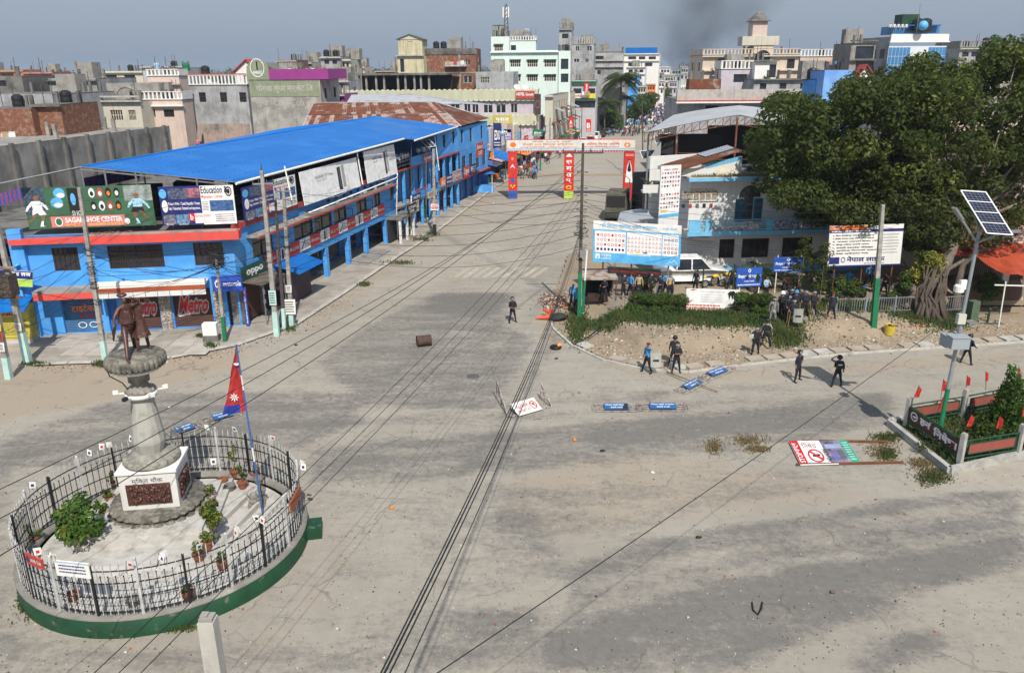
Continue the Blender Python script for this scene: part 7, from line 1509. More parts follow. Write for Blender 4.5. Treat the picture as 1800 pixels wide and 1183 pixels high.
b=Board(D(1204,544,51.4),D(1296,547,51.4),D(1207,507,51.4),.04);b.pg([(0,0),(1,0),(1,1),(.07,1)],M_whiteb,1).text('यातायात नियमको पालना गरौं',.3,.82,.72,.93,M_gp,2).lines(.28,.35,.72,.78,4,plain('light grey print',(.55,.55,.57)),2,.5,8).lines(.02,.05,.72,.28,2,M_redline,2,.6,9).disc(.88,.12,.06,.07,M_black,2).pg([(.78,.8),(.82,.92),(.9,.95),(.95,.8),(.93,.5),(.9,.75),(.88,.5),(.85,.75),(.82,.5),(.8,.75)],M_black,2).pg([(.06,.95),(.2,.99),(.12,.9)],M_redprint,2).pg([(.03,.28),(.12,.48),(.13,.45),(.05,.26)],M_redline,2)
bn=b.panel('banner',M_whiteb,None, 'torn white road safety banner stretched on the railing above the grass', 'banner')
for u in(1232,1285):p=D(u,546,51.6);MB().cyl((p.x,p.y,.5),(p.x,p.y,p.z+3.2),.05,n=6).build('post',M_dkgreen,bn)
b=Board(D(1103,540,51.6),D(1122,541,51.6),D(1105,526,51.6),.05);t=b.panel('small_board',mat('dirty cream board',(.42,.40,.33)),None, 'small blank cream board on a stake before the hedge', 'sign');p=D(1113,540,51.7);MB().cyl((p.x,p.y,.4),p,.04,n=5).build('stake',M_steel,t)
M_psb=plain('police sign blue',(.02,.09,.42))
for q,lb_,y in(((1294,505,1338,503,1296,472), 'square blue police sign with arched white lettering and torn patches',52.4),((1359,478,1410,477,1361,453), 'wide blue police sign on a white frame behind the group of policemen',55)):
    b=Board(D(q[0],q[1],y),D(q[2],q[3],y),D(q[4],q[5],y),.05);b.ring(.5,.85,.06,.1,M_whiteb,.5,1).text('जिल्ला प्रहरी कार्यालय',.06,.42,.94,.66,M_whiteb,1,.04).text('धनगढी, कैलाली',.3,.24,.7,.34,M_whiteb,1,.03).lines(.05,.05,.95,.16,1,M_whiteb,1,.5,2).disc(.42,.5,.07,.12,M_dark,2,7).disc(.85,.45,.09,.25,M_dark,2,7);t=b.panel('police_sign',M_psb,None,lb_, 'sign')
    for u in(q[0]+6,q[2]-4):p=D(u,q[1],y+.1);MB().cyl((p.x,p.y,CZ-.1),(p.x,p.y,p.z+1.2),.04,n=6).build('post',M_white,t)
b=Board(D(1454,470,53.4),D(1582,466,53.4),D(1459,398,53.4),.08);b.rect(0,.90,.5,1,M_orange,1).rect(0,.83,1,.90,M_navy,1).rect(0,0,1,.035,M_navy,1).rect(.02,.07,.16,.24,M_navy,1).text('नेपाल लाइफ',.26,.10,.78,.26,M_navy,2,.03).text('इन्स्योरेन्स',.5,.05,.78,.09,M_black,2).text('सूचना',.03,.92,.2,.98,M_whiteb,2).lines(.03,.84,.6,.89,1,M_whiteb,2,.5,1).ring(.21,.17,.03,.07,M_navy,.7,2)
for i,s in enumerate(['१. बिना लाइसेन्स सवारी नचलाऔं', '२. हेल्मेट लगाएर मात्र मोटरसाइकल चलाऔं', '३. मादक पदार्थ सेवन गरी', '४. तीव्र गतिमा सवारी साधन', '५. सवारी चलाउंदा मोबाइल', '६. ट्राफिक नियमको पालना', '७. जेब्रा क्रसिङबाट मात्र']):b.text(s,.05,.74-i*.073,.55+.06*(i%3),.785-i*.073,M_black,2,.02);b.lines(.7,.74-i*.073,.95,.785-i*.073,1,M_gp,2,.6,i)
t=b.panel('billboard',M_white,None, 'white notice billboard of numbered road rules beside the pole under the tree', 'billboard')
for u in(1467,1515,1568):p=D(u,470,53.6);MB().cyl((p.x,p.y,CZ-.2),(p.x,p.y,p.z+2.8),.055,n=6).build('post',M_rust,t)
pole('grey and green pole standing under the edge of the banyan tree',1535,578,1552,360,.15,M_pole,M_green,3.3,.3)
# railing and hedge
fn2=thing('yard_railing', 'grey steel picket railing along the police yard', 'fence',G(1300,548,.6));pk=MB().obox((0,0,0),.03,.03,1.0).mesh('picket',M_steel);pp2=MB().obox((0,0,-.1),.08,.08,1.25).mesh('post',mat('blue grey steel',(.2,.26,.3),.5))
for(ua,va,ub,vb) in((1078,546,1200,549),(1300,549,1356,549),(1468,552,1600,548),(1655,548,1690,546)):
    a,b_=G(ua,va,.6),G(ub,vb,.6);L_=(b_-a).length;n=int(L_/.16)
    for i in range(n):q=a.lerp(b_,(i+.5)/n)-fn2.location;piece('picket',pk,fn2,q)
    for i in range(int(L_/2)+1):q=a.lerp(b_,i*2/L_)-fn2.location;piece('post',pp2,fn2,q)
    for z in(.12,1.0):MB().beam(a+V3((0,0,z)),b_+V3((0,0,z)),.05).build('rail',M_steel,fn2)
def hedge(label,pts,h,n,seed,mats=(LF_m,LF_d,LF_b)):
    t=thing('hedge',label, 'hedge',pts[0]);cs=[];r=random.Random(seed)
    for a,b_ in zip(pts[:-1],pts[1:]):
        k=int((b_-a).length/.35)+1
        for i in range(k):
            for z in(.3,.75):q=a.lerp(b_,i/k);cs.append((q.x+r.uniform(-.1,.1),q.y+r.uniform(-.3,.3),q.z+z*h+r.uniform(-.1,.15),r.uniform(.35,.55)))
    MB().beam(pts[0]+V3((0,0,h*.4)),pts[-1]+V3((0,0,h*.4)),.5,h*.7).build('stems',plain('dark twigs',(.02,.025,.012)),t);leaf_cloud('foliage',cs,n,.07,None,seed,t,list(mats),kind='stuff')
hedge('trimmed green hedge behind the railing left of the torn banner'.replace('left of', 'west of'),[G(1112,549,.6),G(1205,551,.6)],1.25,11000,71,(LF_b,LF_m,LF_b));hedge('green hedge between the torn banner and the police group',[G(1299,552,.6),G(1356,553,.6)],1.4,8500,72,(LF_b,LF_m,LF_d))
for i,(u,v,r_,h_,n_,lb) in enumerate([(1133,520,.7,1.4,900, 'rounded shrub in the hedge under the message board'),(1480,530,.8,1.6,900, 'loose shrub behind the railing below the white notice billboard'),(1500,525,.8,1.3,800, 'low shrub by the railing beside the notice billboard post'),(1578,540,.9,2.6,1300, 'tall young green shrub beside the pole under the banyan'),(1725,535,1.3,2.2,2000, 'big round bush behind the green cement post'),(1445,520,.6,1.4,600, 'thin shrub behind the maroon beret policeman')]):bush('shrub',lb, 'shrub',G(u,v,.6),r_,h_,n_,.1,[LF_m,LF_b,LF_d],80+i,8)
# palms and slender conifers in the yard
def palm(label,p,h,n,fl,seed,trunk=.12,lean=0.0):
    t=thing('palm_tree',label, 'palm tree',p);r=random.Random(seed);top=Vector(p)+V3((lean,0,h));MB().tube([Vector(p),Vector(p).lerp(top,.5)+V3((lean*.2,0,0)),top],[trunk*1.2,trunk,trunk*.8],8).build('trunk',M_bark,t)
    for i in range(n):
        a=6.283*i/n+r.uniform(-.2,.2);el=r.uniform(-.35,1.1);mb=MB();pts=[];d=V3((math.cos(a),math.sin(a),0));L_=fl*r.uniform(.8,1.1)
        for k in range(7):s=k/6;pts.append(top+d*(L_*s*math.cos(el*(1-s)))+V3((0,0,L_*(math.sin(el)*s-1.0*s*s*(.75)))))
        mb.tube(pts,[.03,.025,.02,.018,.015,.01,.006],3);sd=V3((-d.y,d.x,0))
        for k in range(1,22):
            s=k/22*6;q=pts[int(s)].lerp(pts[min(6,int(s)+1)],s%1);w_=fl*.36*math.sin(math.pi*(.12+.8*k/22))
            for sg in(-1,1):e=q+sd*sg*w_+d*w_*.35-V3((0,0,w_*.5));mb.poly([q-d*.02*fl,q+d*.03*fl,e])
        mb.build('frond',LF_m if i%3 else LF_d,t)
palm('small palm with arching fronds in the yard before the office window',G(1322,505,CZ),1.4,12,1.9,1);palm('young palm beside the wide blue police sign',G(1425,500,CZ),2.2,11,1.8,2);palm('low palm behind the police group',G(1345,508,CZ),1.0,9,1.5,3)
for i,(u,v,lb) in enumerate([(1405,522, 'slender layered evergreen behind the police group'),(1440,535, 'thin bare-stemmed evergreen by the railing')]):
    p=G(u,v,CZ);t=thing('evergreen_tree',lb, 'tree',p);MB().cyl(p,p+V3((0,0,4)),.05,.02,6).build('trunk',M_bark,t);leaf_cloud('foliage',[(p.x+.7*math.cos(k*2.1)*(1-k/14),p.y+.7*math.sin(k*2.1)*(1-k/14),p.z+.8+k*.3,.35) for k in range(12)],900,.09,LF_m,90+i,t,kind='stuff')
# people in the yard
rg=random.Random(9)
for i,(u,v,sh_,hat,lb) in enumerate([(1007,540,M_shirt_b,None, 'man in bright blue shirt behind the leaning pole'),(1014,550,M_shirt_b, 'blue', 'policeman in blue shirt with a shield at the foot of the tall pole'),(1062,530,M_uni,None, 'officer in dark clothes standing under the guard shelter'),(1095,525,M_shirt_k, 'helmet', 'dark helmeted officer under the message board'),(1108,522,M_shirt_b, 'beret', 'officer in blue shirt and maroon beret under the message board'),(1122,523,M_shirt_y,None, 'man in tan shirt among the officers under the message board'),(1142,523,M_uni, 'helmet', 'dark uniformed officer behind the rounded shrub'),(1160,526,M_uni, 'helmet', 'officer with a helmet at the end of the message board'),(1170,520,M_shirt_b,None, 'man in blue shirt beside the pickup tailgate'),(1176,524,M_shirt_y,None, 'man in cream shirt next to the pickup wheel'),(1222,515,M_uni, 'helmet', 'officer between the pickup and the yellow motorbike'),(1285,510,M_uni,None, 'officer behind the handlebars of the yellow motorbike'),(1345,528,M_shirt_l,None, 'man in a pale blue shirt between the two blue signs'),(1395,505,M_shirt_b, 'helmet', 'officer in blue below the wide blue sign'),(1462,515,M_shirt_b,None, 'officer in blue under the notice billboard, by its first post'),(1490,515,M_shirt_b,None, 'bending officer in blue beneath the middle of the notice billboard'),(1525,505,M_shirt_b,None, 'officer in blue walking behind the green pole'),(1552,520,M_uni,None, 'officer in dark clothes beside the green pole in the shade')]):
    person(G(u,v,CZ if u>1020 else .2),R(rg.uniform(-60,60)),['stand', 'hip', 'front', 'cross', 'stick'][i%5],lb,sh_,M_trous,hat)
# red tarpaulin stall at the frame edge
t=thing('tarpaulin_shelter', 'orange red tarpaulin shelter on white poles beside the pump', 'shelter',G(1790,560,0));T=[D(1692,420,58),D(1850,432,58),D(1850,490,49),D(1764,481,49)];mb=MB();n=10;g=[[T[0].lerp(T[1],i/n).lerp(T[3].lerp(T[2],i/n),j/n)-V3((0,0,.35*math.sin(math.pi*j/n)+.12*math.sin(i*1.7)*math.sin(j*.9))) for i in range(n+1)] for j in range(n+1)]
for j in range(n):
    for i in range(n):mb.poly([g[j][i],g[j+1][i],g[j+1][i+1],g[j][i+1]])
mb.build('cover',mat('orange red tarpaulin',(.42,.07,.03),.5,.15,1),t)
for(u,v,ut,vt) in((1755,575,1768,495),(1795,540,1800,478)):p=G(u,v,.1);q=D(ut,vt,p.y);MB().cyl(p,q,.045,n=6).build('pole',M_white,t)
MB().beam(D(1748,501,49.3),D(1850,504,49.3),.07).build('crossbar',M_white,t)
SW=Wall((31,58),(48,58));t=thing('shop_building', 'shaded shop with collapsible gate and white pillars behind the red tarpaulin', 'building',(40,58,0));MB().walls(SW,0,17,0,6.5,[(1.5,5,.1,2.6),(6,9.5,.1,2.6),(10.5,14,.1,2.6)],.6).build('wall',M_pink,t)
for a in(1.5,6,10.5):
    gr=MB()
    for i in range(24):gr.wbox(SW,a+i*.146,a+i*.146+.03,.1,2.6,-.3,-.27)
    gr.build('gate',M_wood,t)
for a in(.6,5.2,9.8,14.4):MB().wbox(SW,a,a+.5,0,3,.3,.8).build('pillar',M_white,t)
MB().box(31,48,60,66,0,9.5).build('upper_block',M_pink,t);MB().box(31,46,56.9,57.9,2.9,3.1).build('canopy',M_redline,t);MB().prism([(27,50),(48,49),(48,58),(30,58)],.0,.09).build('forecourt',M_pave,kind='structure')
t=thing('hand_pump', 'old green iron hand pump on a wet slab by the tarpaulin pole', 'pump',G(1736,566,.1));p=G(1736,566,.1);MB().cyl(p,p+V3((0,0,.8)),.07,n=8).ell(p+V3((0,0,.85)),.11,.11,.12,8,6).build('barrel',M_dkgreen,t);MB().tube([p+V3((0,0,.9)),p+V3((.4,0,1.05)),p+V3((.75,0,.5))],.03,5).build('handle',M_dkgreen,t);MB().cyl(p+V3((0,0,.6)),p+V3((-.25,0,.5)),.035,n=6).build('spout',M_dkgreen,t);MB().obox(p-V3((0,0,.05)),1.5,1.1,.08).build('slab',M_conc_d,t)
t=thing('cement_post', 'mossy green square cement post next to the hand pump', 'post',G(1706,568,.1));MB().obox(G(1706,568,.1),.55,.5,1.5,.2).build('shaft',mat('mossy cement',(.08,.12,.07),.9,.2,3),t);MB().obox(G(1706,568,1.6),.65,.6,.1,.2).build('cap',M_conc,t)
p=GV(1562,588);t=thing('broken_bucket', 'yellow half-broken bucket lying on the verge', 'bucket',p);MB().cyl(p,p+V3((.05,0,.62)),.28,.36,14,0,False).cyl(p+V3((0,0,.02)),p+V3((0,0,.03)),.27,n=14).build('shell',mat('faded yellow plastic',(.55,.42,.05),.5,.15,4),t);leaf_cloud('contents',[(p.x,p.y,p.z+.45,.25)],120,.08,LF_d,99,t,kind='stuff')

# ------------------------------------------------------------------ banyan trees
OUT=[(1322,225),(1345,195),(1362,160),(1385,152),(1400,172),(1440,182),(1470,160),(1475,142),(1500,140),(1540,132),(1580,112),(1600,95),(1640,92),(1655,112),(1690,118),(1715,105),(1725,86),(1770,75),(1860,60),(1950,60),(1950,400),(1800,410),(1770,440),(1730,425),(1690,425),(1660,450),(1625,475),(1598,440),(1580,390),(1540,392),(1480,402),(1440,388),(1400,392),(1370,360),(1345,362),(1325,330),(1330,290),(1318,260)]
def banyan(label,trunk,ulo,uhi,nclump,nleaf,seed,base_r=.55):
    r=np.random.RandomState(seed);cs=[];p=trunk[0];t=thing('banyan_tree',label, 'tree',p)
    while len(cs)<nclump:
        u,v=r.uniform(ulo,uhi),r.uniform(60,440)
        if not inpoly(np.array([u]),np.array([v]),OUT)[0]:continue
        y=r.uniform(53,66) if v>150 else r.uniform(57,66);rad=r.uniform(.65,1.4);c=D(u,v,y)
        e=[(u+du,v+dv) for du,dv in((rad*21,0),(-rad*21,0),(0,-rad*20),(0,rad*20))]
        if sum(inpoly(np.array([a]),np.array([b_]),OUT)[0] for a,b_ in e)<3:continue
        cs.append((c.x,c.y,c.z,rad))
    for i in range(len(trunk)-1):pass
    rad=[base_r*1.3,base_r,base_r*.8,base_r*.62,base_r*.45][:len(trunk)];MB().tube(trunk,rad,12).build('trunk',M_bark,t)
    top=trunk[-1];mid_=trunk[len(trunk)//2]
    for i in range(0,len(cs),max(1,len(cs)//20)):
        c=Vector(cs[i][:3]);a=top if c.z>top.z-1 else mid_;m1=a.lerp(c,.5)+V3((r.uniform(-.6,.6),r.uniform(-.6,.6),r.uniform(-.2,.9)));MB().tube([a,a.lerp(m1,.6),m1,c],[base_r*.3,base_r*.2,base_r*.12,.03],6).build('limb',M_bark,t)
    leaf_cloud('crown',cs,nleaf,.17,None,seed,t,[LF_d,LF_m,LF_m,LF_m,LF_l],up=.25,kind='stuff');return t
b1=banyan('huge old banyan tree with flared root trunk behind the yard railing',[G(1632,550,.4),D(1638,520,52.5),D(1655,480,53),D(1672,440,54),D(1690,400,55)],1560,1950,470,90000,201,.55)
b2=banyan('wide spreading banyan tree over the police office roof',[G(1598,520,CZ),D(1590,480,56),D(1560,430,57),D(1520,380,58)],1315,1640,340,70000,202,.45)
rt=MB();rr_=random.Random(4);bp_=G(1628,552,.4)
for i in range(46):
    a=rr_.uniform(2.6,6.8);d=V3((math.cos(a),math.sin(a),0));rt.tube([bp_+d*rr_.uniform(.5,1.5)-V3((0,0,.15)),bp_+d*rr_.uniform(.5,1)+V3((rr_.uniform(-.25,.25),0,.8)),bp_+d*rr_.uniform(.55,.8)+V3((rr_.uniform(-.35,.35),0,1.3+rr_.random()*.6)),bp_+d*.55+V3((rr_.uniform(-.1,.4),0,2+rr_.random()*1.4))],[.17,.12,.08,.03],5)
rt.build('aerial_roots',mat('grey brown root',(.09,.07,.055),.9,.3,6),b1)
MB().tube([G(1680,545,.4),D(1684,500,54),D(1692,465,54.5),D(1720,440,55),D(1760,430,55)],[.3,.26,.22,.18,.12],8).build('second_stem',mat('shaded bark',(.10,.08,.065),.9,.3,4),b1)
c=D(1622,485,51.6);bush('trunk_shrub', 'yellow green bush growing against the banyan trunk', 'shrub',c-V3((0,0,1.4)),1.45,3.3,2600,.13,[LF_l,LF_y,LF_m,LF_m],210,18)
fw=thing('flower_offerings', 'red and orange flowers strewn at the foot of the banyan', 'flowers',GV(1628,562))
fwm=MB()
for i in range(40):p=GV(1628+rr_.gauss(0,22),562+rr_.gauss(0,8));fwm.ell(p+V3((0,0,.05)),.06,.06,.04,5,3,i%2)
fwm.build('flowers',[M_redprint,M_orange],fw,kind='stuff')
# ------------------------------------------------------------------ the town behind
SA=R(-12.4)
WM={}
def unit_win(kind):
    """shared window meshes in the x-z plane, 1 wide, 1 tall, facing -y"""
    if kind in WM:return WM[kind]
    fr=MB();k={'plain':(1,1), 'grid':(4,1), 'double':(1,0), 'open':(0,0)}[kind]
    for i in range(k[0]+2):x=i/(k[0]+1);fr.box(max(0,x-.03),min(1,x+.03),-.04,.06,0,1)
    for j in range(k[1]+2):z=j/(k[1]+1);fr.box(.001,.999,-.035,.055,max(0,z-.03),min(1,z+.03))
    g=MB().poly([(0,.04,0),(1,.04,0),(1,.04,1),(0,.04,1)]);m={'plain':M_wood, 'grid':mat('cream shutter',(.5,.44,.34)), 'double':M_white, 'open':M_dark}[kind]
    WM[kind]=(fr.mesh('window',m),g.mesh('pane',M_glass));return WM[kind]
def put_win(W,a0,a1,z0,z1,parent,kind='plain',hood=None,deep=.14):
    f,g=unit_win(kind);o=bpy.data.objects.new('window',f);COL.objects.link(o);o.parent=parent;p=W.P(a0,z0,-deep)-wloc(parent);o.location=p;o.rotation_euler.z=math.atan2(W.d.y,W.d.x);o.scale=(a1-a0,1,z1-z0)
    h=bpy.data.objects.new('pane',g);COL.objects.link(h);h.parent=o
    if hood:MB().wbox(W,a0-.15,a1+.15,z1+.05,z1+.13,0,.45).build('window_hood',hood,parent)
def bld(label,u0,u1,vt,y,m,wins=(),depth=9,ang=SA,kind='plain',side=1,swins=0,zb=0,par=.0,parm=None,trim=None,hood=None,name='town_building',slabs=(),cat='building',roofm=None,group=None):
    A=D(u0,vt,y);e=V3((math.cos(ang),math.sin(ang),0));big=Wall(A[:2],(A+e*100)[:2]);L_=big.px(u1,vt)[0];W=Wall(A[:2],(A+e*L_)[:2]);zt=A.z;t=thing(name,label,cat,(A.x,A.y,zb),group);t2=t
    hs=[]
    for q in wins:
        a0,a1,z0,z1=W.rect(*q[:4]);hs.append((a0,a1,z0,z1))
    bk=(W.P(0,0)-W.n*depth);br=(W.P(L_,0)-W.n*depth);WR=Wall(W.P(L_,0)[:2],br[:2]);WL=Wall(bk[:2],W.P(0,0)[:2]);ws=WR if side>0 else WL;ms=[];n=swins
    fl=max(1,int((zt-zb)/3.3))
    if n:
        for j in range(fl):
            for i in range(n):a=depth*(i+.5)/n;z=zt-2.6-j*3.2;ms.append((a-.55,a+.55,z,z+1.4)) if z>zb+.3 else None
    MB().walls(W,0,L_,zb,zt,hs,.18).build('front_wall',m,t);MB().walls(ws,0,depth,zb,zt,ms,.18).poly([bk.xyz*1+V3((0,0,zb)),br+V3((0,0,zb)),br+V3((0,0,zt)),bk+V3((0,0,zt))]).build('side_wall',m,t)
    MB().hexa([W.P(0,zt-.12,-.02),W.P(L_,zt-.12,-.02),br+V3((0,0,zt-.12)),bk+V3((0,0,zt-.12)),W.P(0,zt,-.02),W.P(L_,zt,-.02),br+V3((0,0,zt)),bk+V3((0,0,zt))]).build('roof',roofm or M_conc_d,t)
    for h in hs:put_win(W,*h,t,kind,hood)
    for h in ms:put_win(ws,*h,t,kind)
    if par:
        pm=parm or m;MB().wbox(W,-.1,L_+.1,zt,zt+.12,-.15,.15).wbox(W,-.1,L_+.1,zt+par-.1,zt+par,-.12,.12).wbox(ws,0,depth,zt,zt+par,-.12,.1).build('parapet',pm,t);bl=MB();k=max(4,int(L_/.55))
        for i in range(k):bl.wbox(W,L_*i/k,L_*i/k+.22,zt+.12,zt+par-.1,-.08,.08)
        bl.build('balusters',pm,t)
    for v in slabs:
        z=W.px((u0+u1)/2,v)[1];MB().wbox(W,-.2,L_+.2,z-.12,z+.08,-.05,.5).build('ledge',trim or M_conc_l,t)
    return t,W,L_,zt,ws
def W4(us,v0,v1):return[(a,v0,b,v1) for a,b in us]
def tank(label,u,v,y,m=M_black,s=1.0):
    p=D(u,v,y);t=thing('water_tank',label, 'water tank',p);MB().lathe([(.0,0),(.62,0),(.65,.3),(.62,.6),(.65,.9),(.6,1.2),(.25,1.4),(0,1.42)],p,14).build('tank',m,t);t.scale=(s,)*3
def rods(t,W,pts,h=1.2):
    for a in pts:
        MB().wbox(W,a-.15,a+.15,W.zt,W.zt+h,-.3,0).build('column_stub',M_conc_d,t)
# grey walled unfinished complex behind the market
wz=9.9;t=thing('walled_complex', 'long dark stained concrete building with a flat grey deck behind the blue roof', 'building',(-46,80,0));wa,wb=D(-40,255,74),D(296,212,104);WC=Wall(wa[:2],wb[:2]);wz=9.3
MB().walls(WC,-20,WC.L,0,wz+.25,[],.1).build('stained_wall',mat('patchy dark render',(.25,.24,.23),.92,.2,.3,col2=(.11,.108,.10),mscale=.22,mask=(.42,.6),streak=.7),t);MB().wbox(WC,-20,WC.L,wz-.3,wz,-18,-.01).build('deck',M_conc,t);E_=Wall(WC.P(WC.L,0)[:2],(WC.P(WC.L,0)-WC.n*18)[:2]);MB().walls(E_,0,18,0,wz,[],.1).build('end_wall',M_conc_d,t)
for i in range(9):MB().wbox(WC,i*3.6,i*3.6+.35,3.6,wz+.4,.0,.35).build('buttress',M_conc_d,t)
for i in range(9):q=WC.P(4+i*3.3,wz,-3-(i%3)*3.5);MB().obox(q,.35,.35,1.5).build('column_stub',M_conc,t)
lw=thing('low_block', 'low unfinished block with rows of bare column stubs behind the market roof', 'building',(-36,75,0));MB().prism([WC.P(-18,0,.4)[:2],(-33,52),(-20,100),(-14,118),WC.P(WC.L+14,0,.4)[:2]],0,3.7).build('slab_block',M_conc_d,lw)
sb=MB().obox((0,0,0),.34,.34,2.4).mesh('column_stub',M_conc)
for i in range(26):q=WC.P(-6+i*1.9,3.7,1.6+(i%3)*2.6);piece('column_stub',sb,lw,q)
q=WC.P(WC.L+8,3.7,3);
for i in range(9):piece('column_stub',sb,lw,D(330+i*23+(i%2)*6,262-i*4+(i%3)*3,106))
for u,v,lb,sh_ in((128,232, 'person in a white shirt on the grey deck behind the market',M_shirt_w),(120,234, 'person in dark clothes beside the one in white on the grey deck',M_shirt_k)):
    p=G(u,v,wz);person(p,R(10), 'hip',lb,sh_,M_jean)
person(D(347,250,108)-V3((0,0,1.2)),0, 'stand', 'person in pink among the column stubs behind the blue roof',M_pinkc,M_jean)
# left skyline, nearest first
bld('red brick block with pale pillar at the left frame edge'.replace('left ', ''),-60,54,192,92,M_brick,(),8,R(-2),side=1,zb=wz);bld('dark brick block beside the red brick one on the deck',55,105,184,93,M_brick,(),8,R(-2),zb=wz,slabs=(186,),trim=M_conc_d)
bld('flat-roofed grey concrete block behind the brick blocks',-60,92,167,103,M_grayp,W4([(33,45)],176,181),14,R(-4),zb=5)
bld('long bare cement building with open slab edges near the frame edge',18,168,139,124,M_grayp,(),12,R(-3),slabs=(142,),trim=M_conc_d);bld('low dark roofed block at the frame edge skyline',-50,38,135,118,M_conc_d,W4([(-5,12)],142,152),8,R(-3))
t,W,L_,zt,ws=bld('cream bungalow with arched rooftop and awning beside the pink house',148,246,178,113,M_cream,W4([(193,217),(225,240)],194,212),4,R(-3), 'grid',slabs=(170,178));MB().tube([W.P(5+1.6*math.cos(a),zt+.4+1.3*math.sin(a),-2) for a in[k*math.pi/10 for k in range(11)]],.15,5).wbox(W,1.5,9,zt+.01,zt+2.2,-8,-3.5).build('arched_room',M_conc,t)
t,W,L_,zt,ws=bld('pale pink three-tier house with white balustrades',247,320,176,116,M_pink,W4([(254,274),(287,307)],193,206),3.5,R(-2), 'plain',slabs=(186,),trim=M_white,par=1.1,parm=M_white)
bld('upper tier of the pale pink house, set back behind its balustrade',259,314,134,119,M_pink,W4([(281,287),(297,304)],161,166),3,R(-2),par=.9,parm=M_white,slabs=(148,),zb=zt-1)
t,W,L_,zt,ws=bld('stained grey building with white balustrade and four shuttered windows',314,434,150,125,M_grayp,W4([(323,337),(349,363),(386,400),(420,434)],163,180),10,R(-5), 'plain',par=1.4,parm=M_white);MB().wbox(W,-.1,L_,zt+1.4,zt+1.55,-.14,.14).build('red_rail',M_redline,t);MB().wbox(W,.3,L_-.2,1,zt-5.6,0,.04).build('pinkish_render',mat('stained pink render',(.42,.32,.28),.9,.15,.5,col2=(.18,.17,.16),mscale=.5,mask=(.45,.6),streak=.7),t)
t,W,L_,zt,ws=bld('tall cement building with a pale green painted shop name and purple parapet',437,562,141,118,mat('streaked cement',(.40,.38,.35),.9,.15,.6,col2=(.25,.24,.22),mscale=.5,streak=.6),(),9,R(-5),swins=2)
M_ltg=mat('faded green sign paint',(.24,.275,.18),.9,.15,1.2,streak=.4);b=WBoard(W,437,143,561,170,.05);b.text('गोरखा सुपर मार्केट लि',.1,.22,.92,.82,M_conc_l,1,.02);b.panel('painted_sign',M_ltg,t);b=WBoard(W,444,173,552,193,.02,.01);b.text('Coca-Cola',.35,.3,.85,.9,M_conc_l,1,.0).text('सुख',.05,.2,.25,.8,M_conc_l,1,.0);b.printing(t)
a0=W.px(434,130)[0];a1=W.px(473,130)[0];r_=(a1-a0)/2;MB().prism([(0,0)],0,0) if False else None;ga=MB();pts=[W.P(a0,zt,.1),W.P(a1,zt,.1)]+[W.P(a0+r_+r_*math.cos(k*math.pi/10),zt+1.1+r_*math.sin(k*math.pi/10),.1) for k in range(11)];ga.poly(pts).poly([p-W.n*.4 for p in pts][::-1]);ga.add([q for p in pts for q in(p,p-W.n*.4)],[(2*i,2*i+1,(2*i+3)%(2*len(pts)),(2*i+2)%(2*len(pts))) for i in range(len(pts))]).build('arched_gable',M_ltg,t)
b=Board(W.P(a0+.3,zt+.2,.12),W.P(a1-.3,zt+.2,.12),W.P(a0+.3,zt+3,.12));b.ring(.5,.5,.4,.45,M_whiteb,.9,1).text('MARKET',.25,.2,.75,.35,M_whiteb,1,.02).rect(.46,.4,.54,.8,M_dark,1);b.printing(t)
M_purp=mat('purple paint',(.28,.04,.22),.7,.1,1,streak=.2);MB().wbox(W,a1+.02,L_+1.3,zt,zt+1.4,-.15,.15).wbox(ws,.2,9,zt,zt+1.4,-.1,1.3).build('purple_parapet',M_purp,t)
for i in range(7):person(W.P(a1+2.5+i*.85,zt,-1.2),R(rg.uniform(-50,50)),['hip', 'stand', 'up'][i%3], 'onlooker on the roof behind the purple parapet',[M_shirt_w,M_shirt_r,M_shirt_k,M_shirt_b][i%4],M_jean,group='onlookers behind the purple parapet')
def gable(label,u0,u1,ve,vr,y,m,rm,dep=8):
    A,B=D(u0,ve,y),D(u1,ve,y);R_=D((u0+u1)/2,vr,y);t=thing('gabled_house',label, 'building',(A.x,y,0));MB().add([(A.x,y,0),(B.x,y,0),B,R_,A],[(0,1,2,3,4)]).add([(B.x,y,0),(B.x,y+dep,0),(B.x,y+dep,B.z),B],[(0,1,2,3)]).build('gable_wall',m,t)
    s=V3((0,dep,0));f=V3((0,-.5,.06));rf=MB()
    for P0_ in(A+V3((-.4,0,-.2)),B+V3((.4,0,-.2))):rf.hexa([P0_+f,R_+f,R_+s,P0_+s,P0_+f+V3((0,0,.15)),R_+f+V3((0,0,.15)),R_+s+V3((0,0,.15)),P0_+s+V3((0,0,.15))])
    rf.build('roof',rm,t);return t
gable('white gabled house with a red roof rising behind the arched green sign',414,452,126,106,150,M_white,M_redline);gable('brown roofed gabled house behind the purple parapet',444,484,128,112,160,M_pink,M_conc_d)
bld('small roof house with a canopy slab and blue tank, above the pink house',250,330,120,175,M_grayp,W4([(262,275),(285,300)],124,131),8,R(-3),slabs=(118,));tank('pale blue water tank on the canopy roof above the pink house',276,123,165,M_shirt_l,.9);tank('green rooftop tank beside the balustrade',328,125,150,M_green,1.0);tank('black tank on the grey balustraded roof',362,133,128,M_black)
